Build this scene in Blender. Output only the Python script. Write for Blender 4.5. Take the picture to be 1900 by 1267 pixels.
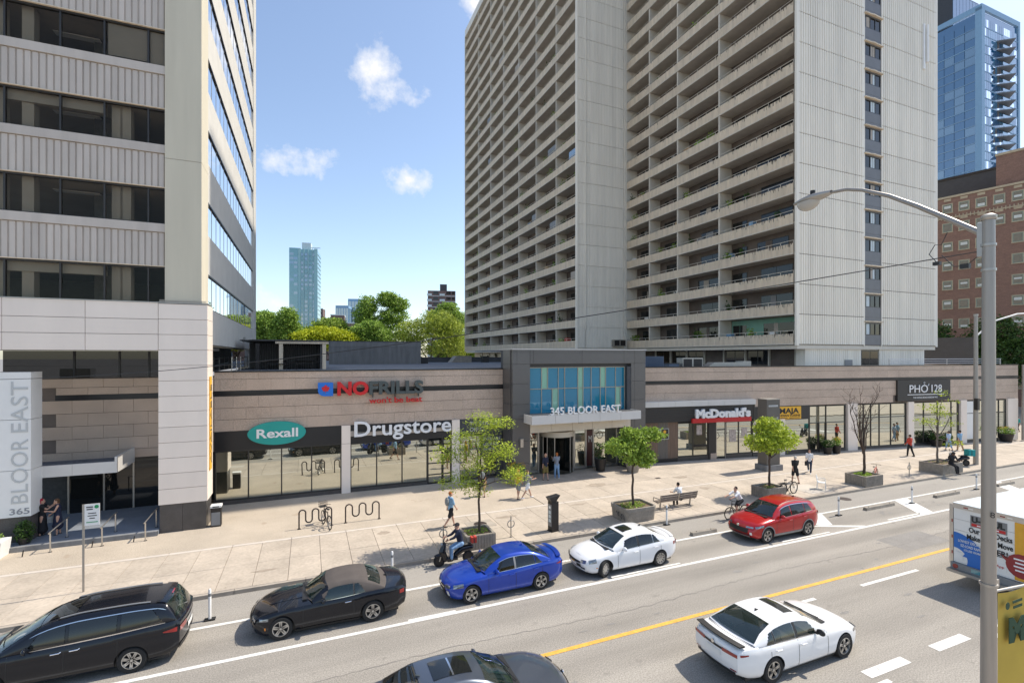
import bpy, bmesh, math, random
from mathutils import Vector, Matrix
R = math.radians
for o in list(bpy.data.objects): bpy.data.objects.remove(o)
scene = bpy.context.scene
COL = bpy.data.collections.new('street_scene'); scene.collection.children.link(COL)
LAYER = bpy.context.view_layer.layer_collection.children['street_scene']; LAYER.exclude = True   # kept out of evaluation while building; shown at the end

# ------------------------------------------------------------------ camera
cam_d = bpy.data.cameras.new('camera'); cam = bpy.data.objects.new('camera', cam_d); COL.objects.link(cam)
cam_d.sensor_width = 36; cam_d.lens = 905/1900*36; cam_d.shift_y = 0.0139
cam_d.clip_start = 0.1; cam_d.clip_end = 5000
cam.location = (0, 0, 8.65); cam.rotation_euler = (R(90), 0, R(-22.6))
scene.camera = cam

# ------------------------------------------------------------------ sky, sun, exposure
SUN_EL, SUN_AZ = 53.5, 0.7          # degrees above ground; degrees from +X (along the street) towards +Y
sv = Vector((math.cos(R(SUN_AZ))*math.cos(R(SUN_EL)), math.sin(R(SUN_AZ))*math.cos(R(SUN_EL)), math.sin(R(SUN_EL))))
world = bpy.data.worlds.new('World'); scene.world = world; world.use_nodes = True
wn = world.node_tree.nodes; wl = world.node_tree.links; wn.clear()
w_out = wn.new('ShaderNodeOutputWorld'); w_bg = wn.new('ShaderNodeBackground'); w_bg.inputs[1].default_value = 0.128
sky = wn.new('ShaderNodeTexSky'); sky.sky_type = 'NISHITA'; sky.sun_disc = False
sky.sun_elevation = R(SUN_EL); sky.sun_rotation = R(90-SUN_AZ); sky.altitude = 100; sky.air_density = 1.0; sky.dust_density = 0.9; sky.ozone_density = 1.0
# fair weather clouds: noise puffs grouped round a few directions of the sky
tc = wn.new('ShaderNodeTexCoord')
def wmath(op, a, b=None, clamp=False):
    n = wn.new('ShaderNodeMath'); n.operation = op; n.use_clamp = clamp
    for i, v in enumerate((a, b)):
        if v is None: continue
        if isinstance(v, (int, float)): n.inputs[i].default_value = v
        else: wl.new(v, n.inputs[i])
    return n.outputs[0]
cn = wn.new('ShaderNodeTexNoise'); cn.inputs['Scale'].default_value = 17; cn.inputs['Detail'].default_value = 9; cn.inputs['Roughness'].default_value = .62
wl.new(tc.outputs['Generated'], cn.inputs['Vector'])
def pxdir(px, py):
    u = (px-950)/905; v = (660-py)/905; c, s = math.cos(R(22.6)), math.sin(R(22.6))
    return Vector((s+u*c, c-u*s, v)).normalized()
puffs = [((700,130),.085,1.0),((728,170),.075,1.0),((530,292),.075,.85),((585,296),.06,.85),((755,332),.075,1.0),((790,340),.07,1.0),((880,8),.05,.9),((510,560),.10,.55),((640,575),.08,.5),((1893,100),.10,.8),((2300,200),.25,.8),((-400,150),.3,.8),((300,-400),.3,.7),((1500,-700),.3,.7)]
acc = None
for (p, rad, amp) in puffs:
    d = pxdir(*p)
    vs = wn.new('ShaderNodeVectorMath'); vs.operation = 'SUBTRACT'; wl.new(tc.outputs['Generated'], vs.inputs[0]); vs.inputs[1].default_value = d
    sc_ = wn.new('ShaderNodeVectorMath'); sc_.operation = 'MULTIPLY'; wl.new(vs.outputs[0], sc_.inputs[0]); sc_.inputs[1].default_value = (1, 1, 1.45)
    ln = wn.new('ShaderNodeVectorMath'); ln.operation = 'LENGTH'; wl.new(sc_.outputs[0], ln.inputs[0])
    m = wmath('MULTIPLY', wmath('SUBTRACT', 1.0, wmath('DIVIDE', ln.outputs['Value'], rad), True), amp)
    acc = m if acc is None else wmath('MAXIMUM', acc, m)
cl = wmath('MULTIPLY', wmath('SUBTRACT', wmath('ADD', wmath('MULTIPLY', acc, .75), wmath('MULTIPLY', cn.outputs['Fac'], 1.7)), 1.18), 1.9, True)
cl = wmath('MULTIPLY', cl, wmath('MULTIPLY', acc, 6.0, True), True)
mixc = wn.new('ShaderNodeMixRGB'); wl.new(cl, mixc.inputs[0]); hsv = wn.new('ShaderNodeHueSaturation'); hsv.inputs['Saturation'].default_value = .94; wl.new(sky.outputs[0], hsv.inputs['Color']); wl.new(hsv.outputs[0], mixc.inputs[1]); mixc.inputs[2].default_value = (4.6, 4.6, 4.7, 1)
wl.new(mixc.outputs[0], w_bg.inputs[0]); wl.new(w_bg.outputs[0], w_out.inputs[0])
sun_d = bpy.data.lights.new('sun', 'SUN'); sun_d.energy = 3.1; sun_d.angle = R(.53); sun_d.color = (1, .92, .80)
sun = bpy.data.objects.new('sun', sun_d); COL.objects.link(sun); sun.rotation_euler = sv.to_track_quat('Z', 'Y').to_euler(); sun.location = (60, 10, 120)
vs_ = scene.view_settings; vs_.view_transform = 'Standard'; vs_.look = 'None'; vs_.exposure = 0.84; vs_.gamma = 1; vs_.use_curve_mapping = False

# ------------------------------------------------------------------ materials
MATS = {}
def M(name, col, rough=.6, var=.12, scale=1.5, bump=0.0, bscale=30, metal=0, coat=0, spec=.5, rnd=0.0, streak=None, speck=None, detail=5, wear=None, bands=None):
    m = bpy.data.materials.new(name); m.use_nodes = True; MATS[name] = m
    nt = m.node_tree; n = nt.nodes; l = nt.links; p = n['Principled BSDF']
    p.inputs['Roughness'].default_value = rough; p.inputs['Metallic'].default_value = metal
    p.inputs['Coat Weight'].default_value = coat; p.inputs['Coat Roughness'].default_value = .04
    p.inputs['Specular IOR Level'].default_value = spec
    c = Vector(col)
    geo = n.new('ShaderNodeNewGeometry'); src = geo.outputs['Position']
    out = None
    def rgbmix(kind, fac, a, b):
        x = n.new('ShaderNodeMixRGB'); x.blend_type = kind
        for i, v in enumerate((fac, a, b)):
            if isinstance(v, float): x.inputs[i].default_value = v
            elif isinstance(v, (tuple, Vector)): x.inputs[i].default_value = (v[0], v[1], v[2], 1)
            else: l.new(v, x.inputs[i])
        return x.outputs[0]
    if var > 0:
        t = n.new('ShaderNodeTexNoise'); t.inputs['Scale'].default_value = scale; t.inputs['Detail'].default_value = detail; t.inputs['Roughness'].default_value = .6
        mp = n.new('ShaderNodeMapping'); l.new(src, mp.inputs['Vector']); l.new(mp.outputs[0], t.inputs['Vector'])
        if streak: mp.inputs['Scale'].default_value = streak
        cr = n.new('ShaderNodeValToRGB'); l.new(t.outputs['Fac'], cr.inputs[0])
        cr.color_ramp.elements[0].position = .3; cr.color_ramp.elements[1].position = .7
        a = c*(1-var); b = c*(1+var)
        cr.color_ramp.elements[0].color = (a.x, a.y, a.z, 1); cr.color_ramp.elements[1].color = (min(b.x, .95), min(b.y, .95), min(b.z, .95), 1)
        out = cr.outputs[0]
    else:
        rg = n.new('ShaderNodeRGB'); rg.outputs[0].default_value = (c.x, c.y, c.z, 1); out = rg.outputs[0]
    if speck:
        ss, amt = speck
        t2 = n.new('ShaderNodeTexNoise'); t2.inputs['Scale'].default_value = ss; t2.inputs['Detail'].default_value = 2; l.new(src, t2.inputs['Vector'])
        mr = n.new('ShaderNodeMapRange'); mr.inputs[1].default_value = .3; mr.inputs[2].default_value = .7; mr.inputs[3].default_value = 1-amt; mr.inputs[4].default_value = 1+amt
        l.new(t2.outputs['Fac'], mr.inputs[0])
        cmb = n.new('ShaderNodeCombineXYZ')
        for i in range(3): l.new(mr.outputs[0], cmb.inputs[i])
        out = rgbmix('MULTIPLY', 1.0, out, cmb.outputs[0])
    if bands:
        per, y0, amt = bands
        sp_ = n.new('ShaderNodeSeparateXYZ'); l.new(src, sp_.inputs[0])
        def mth(op, a, b):
            q_ = n.new('ShaderNodeMath'); q_.operation = op
            for i, v in enumerate((a, b)):
                if isinstance(v, (int, float)): q_.inputs[i].default_value = v
                else: l.new(v, q_.inputs[i])
            return q_.outputs[0]
        t5 = n.new('ShaderNodeTexNoise'); t5.inputs['Scale'].default_value = .35; t5.inputs['Detail'].default_value = 4; l.new(src, t5.inputs['Vector'])
        ph = mth('ADD', mth('MULTIPLY', mth('SUBTRACT', sp_.outputs[1], y0), 2*math.pi/per), mth('MULTIPLY', t5.outputs['Fac'], 2.0))
        k_ = mth('SUBTRACT', 1.0, mth('MULTIPLY', mth('MULTIPLY', mth('ADD', mth('SINE', ph, 0.0), 1.0), t5.outputs['Fac']), amt))
        cb5 = n.new('ShaderNodeCombineXYZ')
        for i in range(3): l.new(k_, cb5.inputs[i])
        out = rgbmix('MULTIPLY', 1.0, out, cb5.outputs[0])
    if wear:
        wc, wsc, wth = wear
        t4 = n.new('ShaderNodeTexNoise'); t4.inputs['Scale'].default_value = wsc; t4.inputs['Detail'].default_value = 8; t4.inputs['Roughness'].default_value = .7; l.new(src, t4.inputs['Vector'])
        m4 = n.new('ShaderNodeMapRange'); m4.inputs[1].default_value = wth; m4.inputs[2].default_value = wth+.06; l.new(t4.outputs['Fac'], m4.inputs[0])
        out = rgbmix('MIX', m4.outputs[0], out, wc)
    if rnd > 0:
        oi = n.new('ShaderNodeObjectInfo')
        mr = n.new('ShaderNodeMapRange'); mr.inputs[3].default_value = 1-rnd; mr.inputs[4].default_value = 1+rnd; l.new(oi.outputs['Random'], mr.inputs[0])
        cmb = n.new('ShaderNodeCombineXYZ')
        for i in range(3): l.new(mr.outputs[0], cmb.inputs[i])
        out = rgbmix('MULTIPLY', 1.0, out, cmb.outputs[0])
    l.new(out, p.inputs['Base Color'])
    if bump > 0:
        t3 = n.new('ShaderNodeTexNoise'); t3.inputs['Scale'].default_value = bscale; t3.inputs['Detail'].default_value = 3; l.new(src, t3.inputs['Vector'])
        bp = n.new('ShaderNodeBump'); bp.inputs['Strength'].default_value = bump; bp.inputs['Distance'].default_value = .02; l.new(t3.outputs['Fac'], bp.inputs['Height']); l.new(bp.outputs[0], p.inputs['Normal'])
    m['_out'] = 1
    return m

def glass(name, tint, refl, rough=.01, see=0.0, wav=0.0, rcol=(1, 1, 1), ior=1.5):
    """window glass: a mirror-like coat over a dark tinted body; 'see' lets part of the light through"""
    m = bpy.data.materials.new(name); m.use_nodes = True; MATS[name] = m
    nt = m.node_tree; n = nt.nodes; l = nt.links; n.clear()
    o = n.new('ShaderNodeOutputMaterial'); gl = n.new('ShaderNodeBsdfGlossy'); gl.inputs['Roughness'].default_value = rough; gl.inputs['Color'].default_value = (*rcol, 1)
    df = n.new('ShaderNodeBsdfDiffuse'); df.inputs['Color'].default_value = (*tint, 1)
    body = df.outputs[0]
    if see > 0:
        tr = n.new('ShaderNodeBsdfTransparent'); tr.inputs['Color'].default_value = (.90, .89, .86, 1)
        mx = n.new('ShaderNodeMixShader'); mx.inputs[0].default_value = see; l.new(df.outputs[0], mx.inputs[1]); l.new(tr.outputs[0], mx.inputs[2]); body = mx.outputs[0]
    fr = n.new('ShaderNodeFresnel'); fr.inputs['IOR'].default_value = ior
    ad = n.new('ShaderNodeMath'); ad.operation = 'ADD'; ad.use_clamp = True; l.new(fr.outputs[0], ad.inputs[0]); ad.inputs[1].default_value = refl
    ms = n.new('ShaderNodeMixShader'); l.new(ad.outputs[0], ms.inputs[0]); l.new(body, ms.inputs[1]); l.new(gl.outputs[0], ms.inputs[2]); l.new(ms.outputs[0], o.inputs[0])
    if wav > 0:
        g2 = n.new('ShaderNodeNewGeometry'); t = n.new('ShaderNodeTexNoise'); t.inputs['Scale'].default_value = 1.1; t.inputs['Detail'].default_value = 1; l.new(g2.outputs['Position'], t.inputs['Vector'])
        b = n.new('ShaderNodeBump'); b.inputs['Strength'].default_value = wav; b.inputs['Distance'].default_value = .02; l.new(t.outputs['Fac'], b.inputs['Height']); l.new(b.outputs[0], gl.inputs['Normal'])
    return m

def leafmat(name, col, var=.5):
    m = bpy.data.materials.new(name); m.use_nodes = True; MATS[name] = m
    nt = m.node_tree; n = nt.nodes; l = nt.links; p = n['Principled BSDF']; p.inputs['Roughness'].default_value = .55; p.inputs['Specular IOR Level'].default_value = .3
    g2 = n.new('ShaderNodeNewGeometry'); cr = n.new('ShaderNodeValToRGB'); l.new(g2.outputs['Random Per Island'], cr.inputs[0])
    c = Vector(col); a = c*(1-var); b = c*(1+var)
    cr.color_ramp.elements[0].color = (a.x*.9, a.y, a.z, 1); cr.color_ramp.elements[1].color = (b.x*1.1, b.y, b.z*.9, 1)
    l.new(cr.outputs[0], p.inputs['Base Color'])
    tl = n.new('ShaderNodeBsdfTranslucent'); l.new(cr.outputs[0], tl.inputs['Color'])
    ms = n.new('ShaderNodeMixShader'); ms.inputs[0].default_value = .28; l.new(p.outputs[0], ms.inputs[1]); l.new(tl.outputs[0], ms.inputs[2])
    l.new(ms.outputs[0], n['Material Output'].inputs[0])
    return m

M('granite', (.50, .385, .30), .55, .10, .7, .15, 60, rnd=.04, speck=(45, .42))
M('granite_dark', (.075, .068, .065), .35, .2, 2, speck=(60, .3), rnd=.06)
M('joint', (.16, .13, .11), .9, .1)
M('black_trim', (.012, .012, .014), .35, .1)
M('black_panel', (.018, .018, .02), .3, .15, .8)
M('bronze_frame', (.03, .027, .024), .4, .1)
M('white_panel', (.84, .735, .64), .4, .04, .8, rnd=.03, streak=(1, 1, .25))
M('beige_concrete', (.60, .55, .43), .8, .06, .6, .1, 20, streak=(2, 2, .2))
M('spandrel_concrete', (.53, .475, .42), .85, .08, 1.2, .15, 25, rnd=.05, streak=(1.5, 1.5, .25))
M('side_concrete', (.60, .58, .53), .85, .06, .8, .12, 20)
M('tower_white', (.82, .76, .65), .6, .09, .6, rnd=.025, streak=(2, 2, .12))
M('tower_cream', (.68, .565, .42), .8, .14, 1.1, .1, 25, rnd=.05, streak=(2.5, 2.5, .3))
M('tower_slab', (.55, .49, .41), .85, .1, .8)
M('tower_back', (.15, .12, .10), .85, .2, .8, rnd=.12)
M('tower_divider', (.66, .60, .50), .8, .06, .8)
M('mint_wall', (.22, .42, .33), .8, .05)
M('grey_panel', (.15, .15, .155), .5, .08, 1, rnd=.06)
M('entry_panel', (.125, .12, .118), .32, .06, .8, rnd=.05, metal=.3)
M('canopy_white', (.62, .60, .57), .45, .03)
M('canopy_soffit', (.55, .50, .42), .6, .05)
M('dark_brick', (.035, .03, .028), .6, .2, 3)
M('wood_panel', (.16, .105, .075), .55, .2, 2, streak=(6, 6, .5))
M('grey_wood', (.13, .115, .10), .6, .2, 2, streak=(6, 6, .5))
M('asphalt', (.31, .285, .248), .9, .17, .55, .35, 60, speck=(26, .28), streak=(.09, 1.3, 1), wear=((.235, .215, .188), 1.7, .60), bands=(1.75, 13.2, .17))
M('asphalt_lane', (.305, .282, .248), .9, .12, .5, .3, 60, speck=(26, .22), streak=(.12, 1, 1), wear=((.25, .23, .20), 1.3, .62))
M('asphalt_far', (.22, .21, .20), .9, .1)
M('paint_white', (.70, .685, .645), .7, .10, 4, speck=(12, .10), wear=((.36, .335, .295), 5.0, .60))
M('paint_yellow', (.68, .37, .06), .7, .12, 4, speck=(12, .12), wear=((.40, .28, .13), 5.0, .60))
M('sidewalk', (.45, .385, .31), .9, .13, .8, .12, 40, rnd=.07, speck=(9, .09), wear=((.34, .285, .225), 2.2, .655))
M('kerb', (.36, .315, .26), .9, .15, 2, .15, 30)
M('aggregate', (.44, .375, .295), .95, .10, .5, .35, 55, speck=(26, .2), wear=((.37, .30, .225), 1.1, .62))
M('platform', (.20, .22, .25), .8, .12, 1)
M('roof_gravel', (.16, .17, .19), .95, .2, .8, .3, 30, speck=(10, .3), streak=(.2, 1, 1))
M('grass', (.06, .10, .03), .95, .3, .2)
M('concrete_grey', (.20, .20, .20), .9, .2, 1.2, .2, 20, streak=(2, 2, .3))
M('concrete_planter', (.27, .24, .20), .9, .22, 3, .25, 30, speck=(30, .15))
M('soil', (.16, .11, .07), .95, .3, 6, .5, 20)
M('metal_galv', (.40, .38, .35), .42, .08, 3, metal=.75)
M('pole_paint', (.34, .315, .285), .45, .06, 3, metal=.55, streak=(6, 6, .3))
M('metal_dark', (.028, .025, .024), .45, .15, 3, metal=.3)
M('metal_steel', (.55, .53, .50), .3, .05, metal=.9)
M('rust_pipe', (.06, .045, .04), .55, .3, 6, metal=.4)
M('rubber', (.018, .018, .018), .85, .1, 8)
M('plastic_black', (.02, .02, .021), .5, .05)
M('plastic_grey', (.22, .22, .22), .55, .08)
M('plastic_white', (.78, .77, .74), .5, .03)
M('chrome', (.75, .75, .76), .12, 0, metal=1)
M('alloy', (.55, .54, .52), .3, .03, metal=.85)
M('alloy_dark', (.035, .035, .037), .4, .03, metal=.6)
M('red_light', (.26, .008, .008), .12, 0, coat=1)
M('head_light', (.26, .275, .29), .1, .5, 14, metal=.5, coat=1)
M('amber', (.75, .25, .03), .2, 0)
for nm, c_, rg, mt in (('paint_black', (.006, .0075, .012), .22, .0), ('paint_blue', (.006, .045, .36), .28, .25), ('paint_white_car', (.80, .80, .80), .3, 0), ('paint_red', (.42, .008, .010), .28, .2), ('paint_grey', (.075, .09, .12), .3, .45)):
    M(nm, c_, rg, 0, coat=.55 if nm == 'paint_black' else 1.0, metal=mt, spec=.25)
M('canvas', (.085, .072, .065), .9, .1, 3, .1, 200)
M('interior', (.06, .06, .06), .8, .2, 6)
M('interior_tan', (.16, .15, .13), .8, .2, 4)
glass('shop_glass', (.045, .045, .032), .58, .012, wav=.08, rcol=(.90, .93, .84))
glass('office_glass', (.012, .011, .010), .0, .01, see=.93, ior=1.22, rcol=(.8, .8, .78))
glass('mirror_glass', (.02, .03, .05), .80, .01)
glass('tower_glass', (.014, .015, .015), .02, .02, ior=1.35)
glass('teal_glass', (.004, .21, .34), .05, .02)
glass('green_glass', (.24, .50, .36), .05, .02)
glass('car_glass', (.02, .045, .038), .03, .01, see=.70)
glass('car_glass_dark', (.008, .010, .010), .02, .01, see=.15)
glass('condo_glass', (.02, .11, .24), .16, .02)
glass('condo_glass_light', (.05, .19, .33), .2, .02)
glass('far_teal', (.07, .27, .30), .12, .05)
glass('far_blue', (.05, .14, .22), .25, .05)
glass('hotel_glass', (.04, .06, .06), .08, .02, wav=.3)
M('condo_frame', (.24, .40, .56), .5, .05); M('condo_slab', (.20, .22, .25), .7, .08)
M('far_white', (.55, .62, .64), .6, .05); M('far_pale_teal', (.30, .50, .52), .6, .05)
M('brick', (.22, .142, .118), .9, .15, 1.0, .2, 20, speck=(6, .12), streak=(1, 1, 3))
M('stone_trim', (.42, .38, .29), .85, .1, 2)
M('brick_far', (.16, .11, .10), .9, .1)
M('dark_clad', (.055, .057, .062), .6, .1)
M('blind', (.42, .37, .31), .8, .05)
M('office_wall', (.50, .44, .36), .8, .1, .5)
M('sign_teal', (.012, .33, .29), .4, .03)
M('sign_white', (.80, .80, .80), .4, 0)
M('sign_grey', (.07, .085, .085), .4, 0)
M('sign_red', (.60, .012, .015), .4, 0)
M('sign_blue', (.01, .16, .62), .4, 0)
M('sign_yellow', (.78, .42, .03), .5, .04)
M('sign_mcred', (.52, .02, .022), .45, .05)
M('sign_dark', (.03, .027, .025), .5, .06)
M('totem', (.12, .108, .094), .5, .06)
M('ink', (.02, .02, .02), .6, 0)
M('ink_grey', (.26, .27, .28), .6, 0); M('ink_pale', (.50, .51, .50), .6, 0)
M('pale_letter', (.55, .56, .55), .6, 0)
M('sign_green', (.02, .28, .10), .5, 0)
M('banner_yellow', (.46, .33, .05), .8, .06, 2)
M('poster', (.42, .36, .33), .6, .4, 6)
M('bark', (.085, .06, .045), .95, .25, 6, .5, 30, streak=(4, 4, .6))
M('bark_grey', (.16, .13, .11), .95, .25, 6, .4, 30)
leafmat('leaf_lime', (.36, .46, .05))
leafmat('leaf_fresh', (.25, .37, .06))
leafmat('leaf_mid', (.25, .39, .075))
leafmat('leaf_dark', (.05, .105, .022))
leafmat('leaf_yellow', (.46, .52, .03), .25)
leafmat('leaf_olive', (.34, .43, .07))
leafmat('leaf_flower', (.62, .40, .04), .3)
M('skin', (.52, .30, .21), .6, .05, 8)
M('skin_dark', (.13, .07, .045), .6, .05, 8)
for nm, c_ in (('cloth_black', (.015, .015, .017)), ('cloth_navy', (.012, .016, .04)), ('cloth_blue', (.22, .38, .55)), ('cloth_white', (.75, .75, .76)), ('cloth_jeans', (.22, .36, .55)), ('cloth_dkjeans', (.03, .045, .08)),
               ('cloth_olive', (.17, .13, .04)), ('cloth_tan', (.42, .27, .14)), ('cloth_grey', (.24, .25, .25)), ('cloth_pattern', (.24, .27, .33)), ('cloth_red', (.48, .05, .03)), ('cloth_yellow', (.55, .36, .03)), ('cloth_teal', (.02, .28, .29)), ('cloth_lblue', (.42, .52, .68)),
               ('hair_dark', (.02, .014, .01)), ('hair_red', (.33, .012, .03)), ('hair_orange', (.42, .13, .03)), ('hair_white', (.55, .52, .48)), ('hair_brown', (.10, .05, .025))):
    M(nm, c_, .85, .25, 12)

# ------------------------------------------------------------------ builders
def link(o, parent=None):
    COL.objects.link(o)
    if parent is not None: o.parent = parent
    return o
def tag(o, label=None, cat=None, group=None, kind=None):
    if label: o['label'] = label
    if cat: o['category'] = cat
    if group: o['group'] = group
    if kind: o['kind'] = kind
    return o
def thing(name, label, cat, loc=(0, 0, 0), rz=0, group=None):
    o = bpy.data.objects.new(name, None); o.empty_display_size = .2; o.location = loc; o.rotation_euler = (0, 0, rz)
    COL.objects.link(o); return tag(o, label, cat, group)
def sub(name, parent, loc=(0, 0, 0)):
    o = bpy.data.objects.new(name, None); o.location = loc; return link(o, parent)
CUBES = {}
def cube_mesh(mat):
    if mat not in CUBES:
        me = bpy.data.meshes.new('block_'+mat); h = .5
        v = [(-h,-h,-h),(h,-h,-h),(h,h,-h),(-h,h,-h),(-h,-h,h),(h,-h,h),(h,h,h),(-h,h,h)]
        me.from_pydata(v, [], [(0,3,2,1),(4,5,6,7),(0,1,5,4),(1,2,6,5),(2,3,7,6),(3,0,4,7)]); me.materials.append(MATS[mat]); CUBES[mat] = me
    return CUBES[mat]
def box(name, parent, lo, hi, mat, rz=0):
    """block from corner lo to corner hi in the parent's own coordinates"""
    o = bpy.data.objects.new(name, cube_mesh(mat))
    o.location = [(a+b)/2 for a, b in zip(lo, hi)]; o.scale = [max(abs(b-a), 1e-4) for a, b in zip(lo, hi)]
    if rz: o.rotation_euler = (0, 0, rz)
    return link(o, parent)
class MB:
    """collects geometry for one mesh"""
    def __init__(s): s.v = []; s.f = []
    def add(s, v, f):
        b = len(s.v); s.v += [tuple(p) for p in v]; s.f += [tuple(i+b for i in q) for q in f]; return s
    def box(s, lo, hi):
        (a, b, c), (d, e, f) = lo, hi
        return s.add([(a,b,c),(d,b,c),(d,e,c),(a,e,c),(a,b,f),(d,b,f),(d,e,f),(a,e,f)], [(0,3,2,1),(4,5,6,7),(0,1,5,4),(1,2,6,5),(2,3,7,6),(3,0,4,7)])
    def tube(s, pts, rad, n=8, cap=True, closed=False):
        pts = [Vector(p) for p in pts]; k = len(pts); rad = rad if isinstance(rad, (list, tuple)) else [rad]*k
        rings = []; prev = None
        for i in range(k):
            if closed: t = pts[(i+1) % k]-pts[i-1]
            else: t = pts[min(i+1, k-1)]-pts[max(i-1, 0)]
            t = t.normalized() if t.length > 1e-9 else Vector((0, 0, 1))
            up = Vector((0, 0, 1)) if abs(t.z) < .95 else Vector((1, 0, 0))
            a = prev if prev is not None and abs(prev.dot(t)) < .98 else t.cross(up).normalized()
            a = (a-t*a.dot(t)).normalized(); b = t.cross(a); prev = a
            rings.append([pts[i]+(a*math.cos(2*math.pi*j/n)+b*math.sin(2*math.pi*j/n))*rad[i] for j in range(n)])
        v = [p for r in rings for p in r]; f = []
        for i in range(k if closed else k-1):
            i2 = (i+1) % k
            for j in range(n): f.append((i*n+j, i2*n+j, i2*n+(j+1) % n, i*n+(j+1) % n))
        if cap and not closed: f.append(tuple(range(n))); f.append(tuple((k-1)*n+j for j in reversed(range(n))))
        return s.add(v, f)
    def lathe(s, prof, n=24, axis='z', c=(0, 0, 0), cap=True):
        """prof: list of (radius, height along the axis)"""
        v = []
        for (r, h) in prof:
            for j in range(n):
                a = 2*math.pi*j/n; x, y = r*math.cos(a), r*math.sin(a)
                q = (x, y, h) if axis == 'z' else ((x, h, y) if axis == 'y' else (h, x, y))
                v.append((q[0]+c[0], q[1]+c[1], q[2]+c[2]))
        f = [(i*n+j, i*n+(j+1) % n, (i+1)*n+(j+1) % n, (i+1)*n+j) for i in range(len(prof)-1) for j in range(n)]
        if cap: f.append(tuple(reversed(range(n)))); f.append(tuple((len(prof)-1)*n+j for j in range(n)))
        return s.add(v, f)
    def prism(s, poly, lo, hi, axis='z'):
        """polygon of 2d points pushed along an axis"""
        def p3(p, h): return (p[0], p[1], h) if axis == 'z' else ((p[0], h, p[1]) if axis == 'y' else (h, p[0], p[1]))
        n = len(poly); v = [p3(p, lo) for p in poly]+[p3(p, hi) for p in poly]
        return s.add(v, [tuple(reversed(range(n))), tuple(range(n, 2*n))]+[(i, (i+1) % n, n+(i+1) % n, n+i) for i in range(n)])
    def grid(s, fn, us, vs):
        v = [fn(u, w) for u in us for w in vs]; k = len(vs)
        return s.add(v, [(i*k+j, i*k+j+1, (i+1)*k+j+1, (i+1)*k+j) for i in range(len(us)-1) for j in range(k-1)])
    def mesh(s, name, mat, smooth=False, fix=True):
        me = bpy.data.meshes.new(name); me.from_pydata(s.v, [], s.f); me.materials.append(MATS[mat])
        if fix:
            bm = bmesh.new(); bm.from_mesh(me); bmesh.ops.remove_doubles(bm, verts=bm.verts, dist=1e-5); bmesh.ops.recalc_face_normals(bm, faces=bm.faces); bm.to_mesh(me); bm.free()
        if smooth:
            me.polygons.foreach_set('use_smooth', [True]*len(me.polygons))
            if smooth != True: me.set_sharp_from_angle(angle=R(smooth))
        return me
    def build(s, name, mat, parent=None, smooth=False, loc=(0, 0, 0), rot=(0, 0, 0), fix=True):
        o = bpy.data.objects.new(name, s.mesh(name, mat, smooth, fix)); o.location = loc; o.rotation_euler = rot
        return link(o, parent)
def inst(name, me, parent, loc=(0, 0, 0), rot=(0, 0, 0), scale=(1, 1, 1)):
    o = bpy.data.objects.new(name, me); o.location = loc; o.rotation_euler = rot; o.scale = scale; return link(o, parent)
def evaluate(tmp):
    """mesh of an object after its modifiers"""
    scene.collection.objects.link(tmp); dg = bpy.context.evaluated_depsgraph_get()
    me = bpy.data.meshes.new_from_object(tmp.evaluated_get(dg)); bpy.data.objects.remove(tmp); return me
def text(name, parent, s, loc, height, mat, depth=.03, width=None, bold=0.0, rot=(R(90), 0, 0), spacing=1.0, shear=0.0, roll=0, align='L'):
    """raised lettering: loc = lower left of the word, height = capital height"""
    cu = bpy.data.curves.new('lettering', 'FONT'); cu.body = s; cu.size = 1; cu.extrude = .5; cu.offset = bold; cu.space_character = spacing; cu.shear = shear; cu.resolution_u = 3
    tmp = bpy.data.objects.new('tmp', cu); me = evaluate(tmp); bpy.data.curves.remove(cu)
    xs = [v.co.x for v in me.vertices]; x0, x1 = min(xs), max(xs)
    cap = .72; k = height/cap; kx = (width/(x1-x0)) if width else k
    for v in me.vertices: v.co = ((v.co.x-x0)*kx, v.co.y*k, v.co.z*depth)
    me.materials.clear(); me.materials.append(MATS[mat]); me.name = name
    o = bpy.data.objects.new(name, me); o.location = loc
    m = Matrix.Rotation(rot[2], 4, 'Z') @ Matrix.Rotation(rot[0], 4, 'X') @ Matrix.Rotation(roll, 4, 'Z')
    o.rotation_euler = m.to_euler(); return link(o, parent)
def ribbed(width, height, pitch, groove, depth, mat, name='ribbed_panel', chamfer=.35):
    """panel in the XZ plane facing -Y, with vertical ribs"""
    pts = [(0, 0)]; n = max(1, round(width/pitch)); p = width/n; g = groove*p; e = g*chamfer
    for i in range(n):
        a = i*p
        pts += [(a+p-g, 0), (a+p-g+e, depth), (a+p-e, depth), (a+p, 0)] if i < n-1 else [(width, 0)]
    b = MB(); v = []
    for (x, y) in pts: v += [(x, y, 0), (x, y, height)]
    f = [(2*i, 2*i+2, 2*i+3, 2*i+1) for i in range(len(pts)-1)]
    v += [(0, depth+.06, 0), (0, depth+.06, height), (width, depth+.06, 0), (width, depth+.06, height)]; k = 2*len(pts)
    f += [(0, 1, k+1, k), (k-2, k+2, k+3, k-1), (k, k+1, k+3, k+2)]
    top = [2*i+1 for i in range(len(pts))]; bot = [2*i for i in range(len(pts))]
    f += [tuple(top+[k+3, k+1]), tuple(reversed(bot+[k+2, k]))]
    b.add(v, f); return b.mesh(name, mat, fix=True)
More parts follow.
